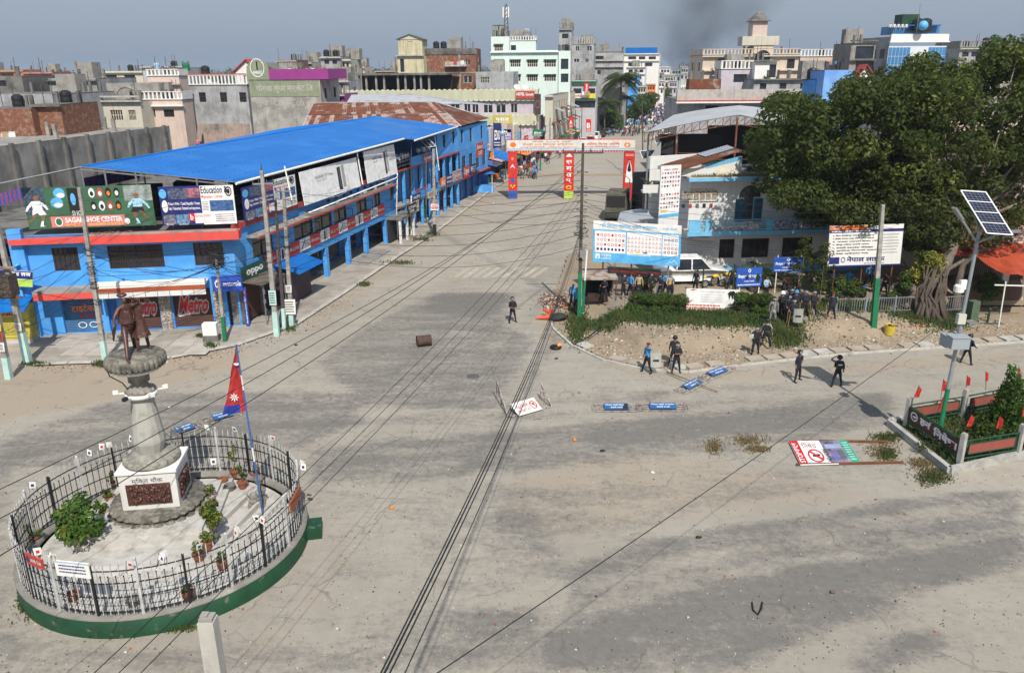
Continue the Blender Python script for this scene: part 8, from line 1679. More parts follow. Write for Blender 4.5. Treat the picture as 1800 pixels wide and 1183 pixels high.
for i,(u0,u1,vt,y,m,lb) in enumerate([(487,520,106,190,M_brick, 'brown block with a canopy slab on the skyline'),(522,547,110,200,M_grayp, 'grey block with column stubs on the skyline'),(563,598,100,180,M_grayp, 'blue grey cement tower with a tank, behind the purple parapet'),(598,616,105,181,M_cream, 'cream block attached to the blue grey tower'),(616,640,118,230,M_pink, 'small temple-like house with a red roof among far trees'),(575,612,142,150,M_grayp, 'low grey house behind the tin roof'),(578,604,166,135,M_purp, 'purple painted low wall block beside the hotel'),(170,250,126,190,M_cream, 'low cream block with slab roof at the far fields'),(660,700,124,230,M_brick, 'distant brick house left of the yellow tower'.replace('left of', 'beside')),(-60,40,124,260,plain('orange shed',(.42,.15,.04)), 'orange and red roofed far sheds at the frame edge'),(40,95,127,255,plain('red shed',(.35,.07,.05)), 'red roofed far shed beside the orange one')]):
    bld(lb,u0,u1,vt,y,m,W4([(u0+(u1-u0)*.2,u0+(u1-u0)*.45),(u0+(u1-u0)*.6,u0+(u1-u0)*.85)],vt+6,vt+13),8,R(-6),slabs=(vt+2,),swins=1)
tank('black tank on the blue grey tower',574,100,182)
# hotel with the scalloped parapet
t,W,L_,zt,ws=bld('long cream hotel with scalloped parapet and white windows',600,938,180,147,M_lilac,W4([(792,808),(850,866),(872,889)],184,199)+W4([(816,827),(830,841),(898,909)],183,199),14,R(-5), 'double',swins=3,name='hotel_building');z0=zt
def scal(W,a0,a1,z0,z1,o,nm,par):
    n=int((a1-a0)/.9);mb=MB()
    for i in range(n):
        x=a0+(a1-a0)*i/n;w_=(a1-a0)/n;mb.hexa([W.P(x,z0+.25,o+.08),W.P(x+w_,z0+.25,o+.08),W.P(x+w_,z0+.25,o-.1),W.P(x,z0+.25,o-.1),W.P(x,z1,o+.35),W.P(x+w_,z1,o+.35),W.P(x+w_,z1,o-.1),W.P(x,z1,o-.1)],i%2)
        mb.poly([W.P(x,z0+.26,o+.09),W.P(x+w_*.25,z0+.05,o+.09),W.P(x+w_*.75,z0+.05,o+.09),W.P(x+w_,z0+.26,o+.09)]).poly([W.P(x,z1-.01,o+.34),W.P(x+w_,z1-.01,o+.34),W.P(x+w_*.5,z1+.22,o+.34)])
    mb.build(nm,[mat('cream green parapet',(.62,.64,.46),.8,.06,1,streak=.25),mat('cream parapet',(.60,.60,.44),.8,.06,1,streak=.25)],par)
scal(W,0,L_+.5,zt,zt+1.9,.4, 'scalloped_parapet',t);scal(W,8,L_+.5,zt-4.1,zt-2.3,.4, 'scalloped_band',t);scal(ws,0,8,zt-4.1,zt-2.3,.4, 'scalloped_band',t);scal(ws,0,5,zt,zt+1.9,.4, 'scalloped_parapet',t)
b=Board(W.P(W.px(907,170)[0],zt+.5,.8),W.P(W.px(940,170)[0],zt+.5,.8),W.P(W.px(907,170)[0],zt+1.7,.8));b.text('HOTEL',.05,.35,.48,.8,M_whiteb,1,.04).text('Ganesh',.52,.35,.95,.75,M_whiteb,1,.02);b.panel('hotel_sign',M_redline,None, 'red hotel name sign on the scalloped parapet', 'sign')
b=Board(W.P(L_+.2,zt-2.2,.9),W.P(L_+1.3,zt-2.2,.9),W.P(L_+.2,zt+1.2,.9));b.ring(.5,.5,.35,.2,plain('bronze print',(.25,.14,.1)),.8,1);b.panel('dark_screen',plain('dark brown screen',(.06,.035,.04)),None, 'tall dark ornamental panel on the hotel corner', 'sign')
for u in(908,922):c=D(u,163,147);d_=thing('satellite_dish', 'white satellite dish on the hotel roof'+(' nearer the mint building', ' above the red sign')[u==922], 'satellite dish',c);MB().lathe([(.0,0),(.35,.06),(.6,.2)],(0,0,0),14,caps=False).mesh;o=piece('dish',MB().lathe([(.0,0),(.35,.06),(.6,.2),(.58,.22)],(0,0,0),14,caps=False).mesh('dish',M_white),d_,(0,0,.8));o.rotation_euler=(R(60),0,.4);piece('mast',MB().cyl((0,0,-.6),(0,0,.8),.04,n=5).mesh('mast',M_steel),d_)
for i in range(16):person(W.P(L_-11+i*.75,zt+0.3,-1.2),R(rg.uniform(-60,60)),['hip', 'stand', 'up', 'front'][i%4], 'onlooker on the hotel roof',[M_shirt_w,M_shirt_r,M_shirt_b,M_orange,M_shirt_k][i%5],M_jean,group='onlookers on the hotel roof')
for(u,v,w_,h,m,tx,lb) in((866,218,34,15,M_ky, 'पसल', 'yellow hoarding below the hotel band'),(867,260,14,44,M_navy, 'EDU', 'tall blue hoarding hanging by the hotel'),(886,246,14,18,plain('violet hoarding',(.15,.1,.35)), 'CARE', 'violet hoarding beside the tall blue one'),(862,283,30,14,M_orange, 'सेवा', 'orange banner by the blue awning at the market end'),(1000,225,7,19,M_redprint, 'A', 'red telecom hoarding on the shopfronts behind the arch'),(960,258,22,10,M_redline, 'भण्डार', 'red shop board above the arch beam'),(936,240,18,12,M_green, 'होटल', 'green board in front of the hotel corner'),(1030,232,9,22,M_redprint, 'B', 'narrow red hoarding down the street'),(955,232,10,18,M_pinkc, 'पोस्टर', 'pink and white poster board by the hotel corner'),(868,236,30,8,M_skyprint, 'AIR', 'pale blue board in the cluster of hoardings')):
    y=122 if u<945 else 160;b=Board(D(u,v,y),D(u+w_,v,y),D(u,v-h,y));b.text(tx,.15,.3,.85,.7,M_whiteb,1,.03);b.lines(.1,.05,.9,.25,2,M_whiteb,1,.4,u);b.panel('hoarding',m,None,lb, 'sign')
t=thing('blue_awning', 'blue tarpaulin awning at the end of the market near the arch', 'awning',D(880,272,118));a_,b_=D(868,278,116),D(893,284,116);MB().hexa([a_,b_,b_+V3((0,3,.9)),a_+V3((0,3,.9)),a_+V3((0,0,.06)),b_+V3((0,0,.06)),b_+V3((0,3,.96)),a_+V3((0,3,.96))]).build('cover',M_roofblue,t)
st_=thing('street_stall', 'small blue street stall at the end of the blue gallery', 'stall',G(846,342));p=G(850,338);MB().obox(p,2.6,1.6,1.0,-SA).build('counter',M_blue,st_);MB().obox(p+V3((0,0,2.5)),3.0,2.0,.1,-SA).build('roof',M_blue2,st_)
for dx in(-1.2,1.2):MB().cyl(p+V3((dx,-.6,0)),p+V3((dx,-.6,2.5)),.05,n=5).build('post',M_white,st_)
# roof tower, unfinished frame, brick house
t,W,L_,zt,ws=bld('yellowed rooftop tower with gabled cap above the unfinished slab',698,744,98,172,mat('yellow stained plaster',(.55,.50,.33),.9,.1,1,streak=.7),W4([(703,711)],104,127),5,R(-8), 'open',slabs=(98,),zb=10);a0=W.px(698,98)[0];MB().wbox(W,.3,L_-.2,zt,zt+3.1,-4.6,-.2).build('upper_room',mat('yellow stained plaster',(.5,.5,.3)),t);rr2=MB();c0,c1=W.P(-.2,zt+3.0,.2),W.P(L_+.2,zt+3.0,.2);rp=(c0+c1)/2+V3((0,0,1));q_=-W.n*5;rr2.poly([c0,rp,rp+q_,c0+q_]).poly([rp,c1,c1+q_,rp+q_]).build('gable_roof',M_conc_d,t);MB().poly([c0+W.n*-.3,c1+W.n*-.3,rp+W.n*-.3]).build('gable',M_cream,t);put_win(W,L_*.42,L_*.6,zt+2.6,zt+3.4,t, 'open',deep=.19)
fr_=thing('unfinished_frame', 'unfinished concrete frame with bare columns and a rough roof slab', 'building',D(700,128,162));F0,F1=D(618,130,164),D(782,130,161);FW=Wall(F0[:2],F1[:2]);MB().wbox(FW,-.5,FW.L+.3,F0.z-.35,F0.z,-12,.3).build('roof_slab',M_conc_d,fr_);MB().wbox(FW,0,FW.L,0,F0.z-3.6,-11,0).build('lower_storeys',M_conc_d,fr_)
for a in[0,1.2,2.6,4.6,6.2,9,10.5,12.3,13.6,15.2]:MB().wbox(FW,a,a+.35,F0.z-3.6,F0.z-.35,-.6,-.2).build('column',M_conc,fr_)
for a,h in((1.8,2),(8.6,3),(15,1.6)):MB().wbox(FW,a,a+.2,F0.z,F0.z+h,-1,-.8).build('rebar_column',M_conc_d,fr_)
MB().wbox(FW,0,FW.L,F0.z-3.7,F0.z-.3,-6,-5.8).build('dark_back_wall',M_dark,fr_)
t,W,L_,zt,ws=bld('brown brick building with cement bands and two black tanks',746,836,86,174,M_brick,W4([(818,826)],105,115)+W4([(815,830)],134,146),10,R(-4), 'double',swins=1);MB().wbox(W,0,L_+.2,zt-1.2,zt,.0,.12).build('dark_band',M_conc_d,t);MB().wbox(W,0,L_,zt-4.9,zt-4.6,0,.06).build('cement_band',M_conc,t);MB().wbox(W,L_*.66,L_*.70,zt-9,zt-1.2,0,.07).build('cement_pillar',M_conc,t)
tank('black tank on the brick building, next to a thin mast',767,86,176);tank('second black tank on the brick building',780,86,176)
bld('low grey house with a sloping sheet roof before the brick building',836,902,127,170,M_grayp,W4([(845,860)],136,146),8,R(-8), 'grid',roofm=M_tin)
# mint building
t,W,L_,zt,ws=bld('mint green three-storey building with cream shuttered windows',863,981,90,178,M_mint,W4([(869,885),(897,915),(927,945),(957,977)],106,118)+W4([(897,915),(927,945),(957,977)],132,143),12,R(-4), 'grid',slabs=(92,),trim=M_mint,hood=M_green,name='mint_building')
bw,WB_,LB,zB,wB=bld('arched balcony bay at the street end of the mint building',982,1003,90,177.5,M_mint,W4([(986,999)],104,122)+W4([(986,999)],130,145),8,R(-4), 'open')
t2,W2,L2,z2_,w2_=bld('raised roof room of the mint building with a dark opening',863,895,65,179,M_mint,W4([(869,884)],79,91),8,R(-4), 'grid',hood=M_green,zb=zt-.5);t3,W3,L3,z3_,w3_=bld('recessed roof terrace room of the mint building under a round tank',896,942,72,182,M_mint,W4([(898,907)],80,89),6,R(-4), 'open',par=.9,parm=M_white,zb=zt-.5);tank('grey round tank on the mint building roof',926,67,184,M_grayp,1.3)
p=D(890,62,180);t=thing('phone_mast', 'lattice phone mast with white antennas on the mint building', 'mast',p);mm_=MB()
for dx,dy in((-.5,-.5),(.5,-.5),(.5,.5),(-.5,.5)):mm_.cyl(p+V3((dx,dy,-.5)),p+V3((dx*.3,dy*.3,6)),.11,n=4)
for k in range(7):mm_.beam(p+V3((-.5+.05*k,-.5,k*.85)),p+V3((.5-.05*k,-.5,k*.85+.8)),.12)
mm_.build('lattice',M_drkpole,t);MB().cyl(p+V3((0,0,6)),p+V3((0,0,7.5)),.04,n=4).build('rod',M_steel,t)
for dx in(-.6,.5,.05):MB().obox(p+V3((dx,-.4,3.4)),.28,.2,2.0).build('antenna',M_white,t)
MB().obox(p+V3((-1.6,0,1.8)),2.2,1.6,.15).obox(p+V3((-1.6,0,0)),.2,.2,1.8).build('canopy',M_green,t)
# tower building, green sign building and others towards the vanishing street
t,W,L_,zt,ws=bld('pale grey flaking building with a tall stair tower',1005,1044,78,208,M_grayp,W4([(1012,1018),(1032,1040)],82,90)+W4([(1009,1018),(1029,1034)],104,110)+W4([(1030,1037)],124,131),12,R(-8), 'double',par=1.6,parm=M_conc_l,swins=2);bld('stair tower of the grey flaking building with dark square openings',983,1005,50,206,M_grayp,W4([(988,999)],60,68)+W4([(988,999)],79,88),7,R(-8), 'open',par=1.2,parm=M_conc,slabs=(52,));bld('grey balcony wing beside the flaking building',1044,1096,92,222,M_grayp,W4([(1047,1061)],99,105)+W4([(1050,1056)],124,131),10,R(-8), 'plain',par=1.0,slabs=(107,118),parm=M_conc)
t,W,L_,zt,ws=bld('bright green fronted shop building with a red vertical sign',1005,1048,142,190,mat('pale lilac plaster',(.45,.45,.47),.8,.1),W4([(1008,1022),(1030,1046)],156,165)+W4([(1008,1046)],178,190),12,R(-8), 'open',slabs=(144,147,175),trim=M_green,swins=1);b=WBoard(W,1027,146,1035,167,.6);b.text('होटल',.2,.1,.8,.9,M_whiteb,1,.03,True);b.panel('vertical_sign',M_redprint,t);b=WBoard(W,1005,165,1046,173,.6);b.text('नेपाल बैंक लि',.05,.2,.5,.8,M_redprint,1,.02).rect(.6,0,1,1,M_yellow,1);b.panel('sign_board',M_white,t)
bld('row of balconied shopfronts with tin awnings behind the arch',958,972,168,158,M_cream,(),30,SA,swins=9,slabs=(170,),side=1,name='shop_row');SR_=Wall((D(972,168,158)+V3((1.0,-1,0)))[:2],(D(972,168,158)+V3((8,29,0)))[:2])
t=thing('tin_awnings', 'rusty tin awnings and balcony rails along the shopfronts behind the arch', 'awning',SR_.P(10,3))
for i in range(9):a=i*3.2;zz=5.6+(i%2)*2.4;MB().hexa([SR_.P(a,zz,.4),SR_.P(a+2.8,zz,.4),SR_.P(a+2.8,zz+.6,-1.2),SR_.P(a,zz+.6,-1.2),SR_.P(a,zz+.08,.4),SR_.P(a+2.8,zz+.08,.4),SR_.P(a+2.8,zz+.68,-1.2),SR_.P(a,zz+.68,-1.2)]).build('awning',[M_rust,M_tin,M_conc_d][i%3],t)
for i,(u0,u1,vt,y,m,lb) in enumerate([(1100,1122,131,300,M_blue, 'small bright blue building beyond the palm'),(1097,1159,95,335,M_white, 'white four-storey building with blue tarpaulins on its roof'),(1101,1134,118,312,M_white, 'white balconied house in front of the tarpaulin-roofed one'),(1136,1166,128,360,M_grayp, 'grey roof block beyond the white houses'),(1160,1178,118,430,M_white, 'white block with a porch roof far down the street'),(1168,1184,132,420,M_cream, 'cream block by the far crowd'),(1180,1198,120,560,M_mint, 'faint green block at the end of the street'),(1196,1210,117,640,M_white, 'faint white block at the end of the street'),(1176,1190,142,400,M_lilac, 'lilac shop block beside the crowd'),(1120,1136,152,300,M_cream, 'low cream shop by the roadside trees'),(1136,1152,148,330,M_orange, 'orange shop block by the roadside trees'),(1152,1168,142,350,M_white, 'white shop block near the crowd'),(1060,1098,148,230,M_grayp, 'shaded grey shop behind the palm')]):
    w_=(u1-u0);t,W,L_,zt,ws=bld(lb,u0,u1,vt,y,m,W4([(u0+w_*.12,u0+w_*.34),(u0+w_*.42,u0+w_*.6),(u0+w_*.7,u0+w_*.9)],vt+5,vt+10)+W4([(u0+w_*.12,u0+w_*.34),(u0+w_*.6,u0+w_*.8)],vt+16,vt+22),12,SA, 'plain',slabs=(vt+1,vt+13),swins=2)
    if i==1:MB().wbox(W,.5,L_-1,zt,zt+2.2,-4,-.3).build('blue_tarpaulin',M_roofblue,t)
palm('tall coconut palm rising beside the street beyond the arch',V3((D(1089,228,215).x,215,0)),13.5,46,5.2,11,.22);palm('shorter dark palm under the tall coconut palm',V3((D(1062,235,205).x,205,0)),8,20,4.5,12,.18);palm('low dark palm behind the parked cars',V3((D(1100,235,222).x,222,0)),8.5,18,4.4,13,.18)
for i,(u,v,y,r_,h_,n_,lb) in enumerate([(1122,186,250,5,6.5,2200, 'dark rounded street tree before the blue building'),(1140,172,285,4.5,8,2200, 'light green street tree by the crowd'),(1075,205,212,3.6,6,1500, 'dark shrub-like tree by the parked cars'),(1168,158,380,4,7,1200, 'small tree in the far crowd'),(1345,150,128,1.2,3.5,700, 'green plant on the terrace of the beige house')]):bush('street_tree',lb, 'tree',V3((D(u,v,y).x,y,0 if i<4 else D(u,v,y).z-2)),r_,h_,n_,.42 if i<4 else .15,[LF_m,LF_d,LF_b],300+i,12)
# right side
t,W,L_,zt,ws=bld('long low building with a grey parapet and shaded verandah',1192,1440,176,121,M_grayp,W4([(1240,1262),(1275,1310),(1340,1392)],186,200),14,R(-3), 'plain',side=-1);MB().wbox(W,-.3,L_,zt-.2,zt+1.4,-.1,.9).build('grey_parapet',M_conc_l,t);MB().wbox(W,-.4,L_,zt-.45,zt-.2,.0,1.4).build('white_eave',M_white,t);MB().wbox(W,-.4,L_,zt-.2,zt-.05,.9,1.42).build('red_line',M_redline,t)
bld('grey rooftop flat with brown doors on the long low building',1326,1425,140,127,M_grayp,W4([(1336,1346),(1371,1381),(1407,1416)],147,164),8,R(-3), 'plain',side=-1,zb=zt,slabs=(140,),trim=M_conc_d);bld('brown sheet fence block on the long low roof',1212,1268,140,126,M_rust,(),3,R(-3),side=-1,zb=zt)
t,W,L_,zt,ws=bld('beige colonial style house with an arched fanlight tower',1236,1405,97,140,mat('beige plaster',(.60,.50,.40),.85,.08,1,streak=.45),W4([(1262,1274),(1288,1302),(1384,1396)],104,121)+W4([(1288,1312)],134,146),12,R(-2), 'plain',side=-1,swins=2,slabs=(99,124),trim=M_cream,par=.9);c=W.px(1341,95);a0,a1=W.px(1324,95)[0],W.px(1358,95)[0];MB().wbox(W,a0,a1,zt-4,zt+2.6,-3,.12).build('arch_tower',mat('beige plaster',(.6,.5,.4)),t);MB().wbox(W,a0-2,a1+.8,zt+1.4,zt+2.8,-3,.3).build('tower_parapet',M_cream,t);am2=(a0+a1)/2;MB().poly([W.P(am2+1.2*math.cos(k*math.pi/10),zt-.6+1.2*math.sin(k*math.pi/10),.14) for k in range(11)]+[W.P(am2-1.2,zt-1.8,.14),W.P(am2+1.2,zt-1.8,.14)]).build('fanlight',M_glass,t)
fl_=MB().tube([W.P(am2+1.2*math.cos(k*math.pi/10),zt-.6+1.2*math.sin(k*math.pi/10),.16) for k in range(11)],.08,4)
for x in(-.4,.4):fl_.beam(W.P(am2+x,zt-1.8,.16),W.P(am2+x,zt+.4,.16),.08)
fl_.build('fanlight_frame',M_wood,t);MB().wbox(W,a0-.4,a1-1.2,zt+2.8,zt+5.2,-3,.0).build('turret',M_pink,t);ah=(a0+a1)/2-.8;MB().add([W.P(a0-.9,zt+5.1,.5),W.P(a1-.7,zt+5.1,.5),W.P(a1-.7,zt+5.1,-3.5),W.P(a0-.9,zt+5.1,-3.5),W.P(ah,zt+6.8,-1.5)],[(0,1,4),(1,2,4),(2,3,4),(3,0,4),(3,2,1,0)]).build('hip_cap',M_conc_d,t)
bld('plain white roof block with a tall door beside the beige house',1328,1366,109,132,M_white,W4([(1353,1363)],114,137),6,R(-2), 'plain',side=-1,slabs=(107,),trim=M_conc_d,zb=9);t,W,L_,zt2,ws=bld('white balcony railing block before the beige house',1268,1328,122,134,M_lilac,W4([(1290,1312)],131,145),5,R(-2), 'open',side=-1,par=1.3,parm=M_white,zb=8)
bld('pale pink house with a white balustrade on the skyline',1407,1495,100,148,M_pink,W4([(1424,1441)],108,119)+W4([(1474,1482)],104,122),9,R(-2), 'plain',side=-1,par=1.2,parm=M_white);bld('bare concrete frame tower with black openings',1497,1540,76,136,M_conc,W4([(1505,1534)],82,104)+W4([(1505,1534)],108,126),8,R(-2), 'open',side=-1,slabs=(72,106),trim=M_conc_d)
for i in range(6):person(D(1450+i*9,123,140)-V3((0,0,.2)),R(10*i),['hip', 'stand', 'front'][i%3], 'onlooker on the terrace of the pale pink house',[M_shirt_k,M_shirt_y,M_shirt_b][i%3],M_jean,group='onlookers on the pink terrace')
bld('bright blue blank wall rising above the banyan crown',1450,1502,124,105,mat('light blue wall',(.14,.32,.72),.8,.06,.6,col2=(.2,.4,.72),mscale=.5,streak=.3),(),7,R(-4),side=-1,name='blue_wall_building');bld('darker blue side wing next to the bright blue wall',1434,1450,140,108,M_blue,(),6,R(-4),side=-1)
t,W,L_,zt,ws=bld('blue glass fronted building with pale frame and roof terrace',1563,1664,82,150,mat('pale cladding',(.62,.66,.70),.5,.05),(),12,R(6),side=-1,slabs=(74,),trim=M_white,name='glass_building');M_bg=mat('blue curtain glass',(.05,.20,.42),.12,.2,.5,spec=.7)
for i in range(16):
    for j in range(4):
        if 6<=i<=10 and j<3:continue
        MB().wbox(W,L_*i/16+.04,L_*(i+1)/16-.04,zt-1.6-j*1.5,zt-.2-j*1.5,.0,.05).build('glass_panel',M_bg,t)
bl2=MB().wbox(ws,0,12,0,zt+1.6,.0,.05).build('side_cladding',M_grayp,t)
for i in range(4):
    for j in range(3):MB().wbox(ws,1+i*2.8,2.4+i*2.8,zt-2-j*3,zt-.4-j*3,.05,.09).build('window',M_glass,t)
MB().wbox(W,0,L_,zt+.6,zt+2,.0,.3).build('white_band',M_white,t);MB().wbox(W,1.5,L_-.5,zt+2,zt+3.4,-6,-2).build('terrace_room',M_bg,t);MB().wbox(W,L_*.35,L_-1,zt+3.4,zt+3.6,-6,-1).build('blue_canopy',M_roofblue,t);MB().wbox(W,L_*.3,L_*.6,zt+3.6,zt+5.4,-5,-2.5).build('tank_room',M_dkgreen,t)
for i,u in enumerate((1612,1626)):tank(('dark tank on the glass building beside the mast', 'second dark tank on the glass building')[i],u,55,152,M_black,1.5)
c=D(1622,52,149);t=thing('blue_balloon', 'round blue and white advertising ball on the glass building roof', 'balloon',c);MB().ell(c+V3((0,0,.6)),.8,.8,.8,14,10).build('ball',M_skyprint,t);c=D(1611,56,151);MB().cyl(c,c+V3((0,0,4.5)),.05,n=5).build('antenna',M_steel,label='thin antenna mast on the glass building',cat='antenna')
for i in range(5):person(D(1564+i*7,56,150)-V3((0,0,.3)),0, 'stand', 'tiny figure in white on the glass building roof',M_shirt_w,M_jean,group='figures on the glass building roof')
gable('small shrine with a pointed red roof beside the blue wall',1512,1531,134,116,112,M_white,M_redline,2);bld('grey terrace building with tanks above the banyan crown',1688,1772,84,165,M_grayp,W4([(1692,1702),(1708,1720)],92,100),9,R(2), 'open',side=-1,par=1.2,parm=M_conc,slabs=(86,));tank('green tank on the grey terrace building',1748,80,166,M_green,1.2);tank('black tank on the grey terrace building',1732,80,166)
bld('pink shop house hidden deep behind the banyan',1560,1900,200,92,M_pink,W4([(1600,1640),(1700,1740)],230,260),9,R(0),side=-1)
# far town and woods as the eye reads them
rt_=random.Random(12)
for i in range(90):
    y=rt_.uniform(230,900);side=rt_.random();x=(y*.27-40-rt_.uniform(10,1.1*y)) if side<.72 else y*.3+45+rt_.uniform(0,.8*y);w_,h,d_=rt_.uniform(8,18),rt_.choice([4,7,7,10,11]),rt_.uniform(8,14);t=thing('far_house', 'small faraway flat-roofed house in the hazy town', 'building',(x,y,0), 'faraway houses in the haze');m=rt_.choice([M_white,M_grayp,M_cream,M_pink,M_brick,M_conc,M_lilac,M_mint]);mb=MB().box(x,x+w_,y,y+d_,0,h).box(x+1,x+4,y+2,y+5,h,h+2.5);mb.build('walls',m,t)
    wn=MB()
    for k in range(int(w_/2.6)):
        for f in range(int(h/3.3)):wn.box(x+1+k*2.6,x+2.2+k*2.6,y-.06,y-.001,1.2+f*3.3,2.5+f*3.3)
    wn.build('window',M_glass,t)
cs=[]
for i in range(700):a=rt_.uniform(-.75,.75);y=rt_.uniform(700,2600);cs.append((a*y,y,rt_.uniform(1,6+y*.0035),rt_.uniform(7,16)))
for i in range(120):y=rt_.uniform(190,700);x=rt_.uniform(-1.0,.1)*y;cs.append((x,y,rt_.uniform(1,4),rt_.uniform(3,6)))
leaf_cloud('distant_woods',cs,26000,2.6,None,400,None,[LF_d,LF_m,LF_b],kind='stuff')
WT=MB().lathe([(.0,0),(.62,0),(.65,.3),(.62,.6),(.65,.9),(.6,1.2),(.25,1.4),(0,1.42)],(0,0,0),12).mesh('tank',M_black);rc_=random.Random(77);stub=MB().box(-.15,.15,-.15,.15,0,1.3).mesh('column_stub',M_conc_d);rodm=MB().cyl((0,0,0),(0,0,2.6),.04,n=4).mesh('rod',M_drkpole);boxr=MB().box(-1.4,1.4,-1.2,1.2,0,2.3).mesh('stair_room',M_conc)
for o in[o for o in bpy.data.objects if o.name.startswith('town_building') and o.parent is None]:
    r0=[c for c in o.children if c.name.startswith('roof')][0];P4=[o.location+v.co for v in r0.data.vertices[4:8]]
    if P4[0].y>320:continue
    for i in range(6):
        a,b_=rc_.random(),rc_.uniform(.1,.9);q=P4[0].lerp(P4[1],a).lerp(P4[3].lerp(P4[2],a),b_)-o.location;piece(['column_stub', 'rod', 'column_stub'][i%3],[stub,rodm,stub][i%3],o,q)
    ft=P4[1]-P4[0];nf=V3((ft.y,-ft.x,0)).normalized();L1=ft.length
    if rc_.random()<.6 and L1>4 and P4[0].z>7:
        Wf=Wall(P4[0][:2],P4[1][:2]);a=rc_.uniform(.05,.45)*L1;w1=L1*rc_.uniform(.3,.5);z1=P4[0].z-3.4;MB().wbox(Wf,a,a+w1,z1-.12,z1,0,1.0).wbox(Wf,a,a+w1,z1,z1+.8,.92,1.0).build('balcony',rc_.choice([M_white,M_conc,M_conc_l]),o)
        for k in range(3):x1=a+w1*(k+.2)/3;MB().wbox(Wf,x1,x1+.7,z1+.2,z1+1.0,1.02,1.05).build('hanging_cloth',rc_.choice([M_shirt_r,M_shirt_w,M_shirt_b,M_shirt_y,M_pinkc]),o)
    if rc_.random()<.35:q=P4[0].lerp(P4[1],rc_.uniform(.2,.8)).lerp(P4[3].lerp(P4[2],.5),.6);tk=thing('water_tank', 'black plastic water tank among the rooftops behind the market', 'water tank',q, 'water tanks on the town roofs');piece('tank',WT,tk)
    if rc_.random()<.45:a=rc_.uniform(.3,.7);q=P4[0].lerp(P4[1],a).lerp(P4[3].lerp(P4[2],a),.8)-o.location;k_=piece('stair_room',boxr,o,q);k_.rotation_euler.z=R(-6)
cl=[M_roofblue,M_tin,M_rust,M_green,M_orange,M_conc_l,M_ky,M_blue2];nmc=['blue', 'grey tin', 'rusty', 'green', 'orange', 'pale', 'yellow', 'dark blue'];wd5=['first', 'second', 'third', 'fourth', 'fifth', 'sixth', 'seventh', 'eighth', 'ninth', 'tenth', 'eleventh', 'twelfth', 'thirteenth', 'fourteenth', 'fifteenth', 'sixteenth', 'seventeenth', 'eighteenth', 'nineteenth', 'twentieth']
for i in range(20):
    y=117+i*4.7;x=-4.8+(y-114)*.262;Ws=Wall((x,y),(x+1.0,y+3.9));k=i%8;t=thing('roadside_stall',nmc[k]+ ' awning stall, '+wd5[i]+ ' in the shopfront row beyond the arch', 'stall',(x,y,.1), 'stalls along the shopfronts beyond the arch');h=rc_.uniform(2.6,3.4);dp=rc_.uniform(1.2,2.2)
    MB().hexa([Ws.P(0,h-.5,dp),Ws.P(3.7,h-.5,dp),Ws.P(3.7,h,-.5),Ws.P(0,h,-.5),Ws.P(0,h-.42,dp),Ws.P(3.7,h-.42,dp),Ws.P(3.7,h+.08,-.5),Ws.P(0,h+.08,-.5)]).build('awning',cl[k],t);MB().wbox(Ws,.1,3.6,.1,h-.1,-1.4,-.4).build('dark_shop',M_dark,t);MB().wbox(Ws,.4,2.4+rc_.random(),.1,.9,-.3,.5).build('counter',cl[(k+3)%8],t)
    bz=h+rc_.uniform(.2,2.2);b=ABoard(Ws,.3,3.3,bz,bz+rc_.uniform(.7,1.3),.2);b.text(['पसल', 'होटल', 'MOBILE', 'सेन्टर', 'STORE', 'क्याफे'][i%6],.15,.25,.85,.75,M_whiteb if i%3 else M_redprint,1,.03);b.panel('sign_board',[M_redline,M_navy,M_white,M_green,M_skyprint,M_redprint,M_ky][i%7] if i%3 else M_white,t);MB().wbox(Ws,0,3.8,.1,bz+2.6,-2.4,-1.5).build('shop_wall',[M_cream,M_blue,M_lilac,M_grayp,M_pink][i%5],t)
    if i%2:MB().cyl(Ws.P(1,.1,dp+.3),Ws.P(1,7.5,dp+.3),.08,n=5).build('post',M_drkpole,t)
# crowd and parked vehicles
CP={}
def crowd_mesh(i):
    if i in CP:return CP[i]
    r=random.Random(i);mb=MB();s=r.uniform(.0,.25);mb.cyl((-.1-s*.3,s,0),(-.08,0,.85),.07,.1,6,1).cyl((.1+s*.3,-s,0),(.08,0,.85),.07,.1,6,1).ell((0,0,1.15),.21,.13,.34,8,6,0).ell((0,-.02,1.6),.1,.11,.13,8,6,2).ell((0,.015,1.65),.105,.11,.1,8,5,3)
    for sg in(-1,1):mb.tube([(sg*.19,0,1.4),(sg*(.26+s),-.1,1.15+s),(sg*(.22+s),-.25,1.0+s*2)],[.06,.05,.035],5,0)
    CP[i]=mb.mesh('person',[[M_shirt_w,M_shirt_r,M_shirt_k,M_shirt_l,M_shirt_b,M_shirt_y,M_shirt_w,M_shirt_k][i%8],M_jean if i%2 else M_grayt,M_skin,M_hair]);return CP[i]
for i in range(150):
    y=200+75*rt_.random();c=.262*y-35;x=c+rt_.uniform(1,17);o=link('person',crowd_mesh(i%16),None, 'protester in the dense crowd far down the main street', 'person', 'crowd down the main street');o.location=(x+3,y,0);o.rotation_euler.z=rt_.uniform(-3,3)
mb=MB()
for i in range(1500):y=240+500*rt_.random()**1.3;x=.262*y-35+rt_.uniform(-1,21);mb.box(x+.08,x+.4,y,y+.25,0,.85,2).box(x,x+.48,y,y+.28,.85,1.5,rt_.choice([0,0,1,3,4,2])).box(x+.13,x+.35,y+.02,y+.24,1.5,1.76,3)
mb.build('distant_crowd',[M_shirt_w,M_shirt_r,M_jean,M_hair,M_shirt_b],kind='stuff')
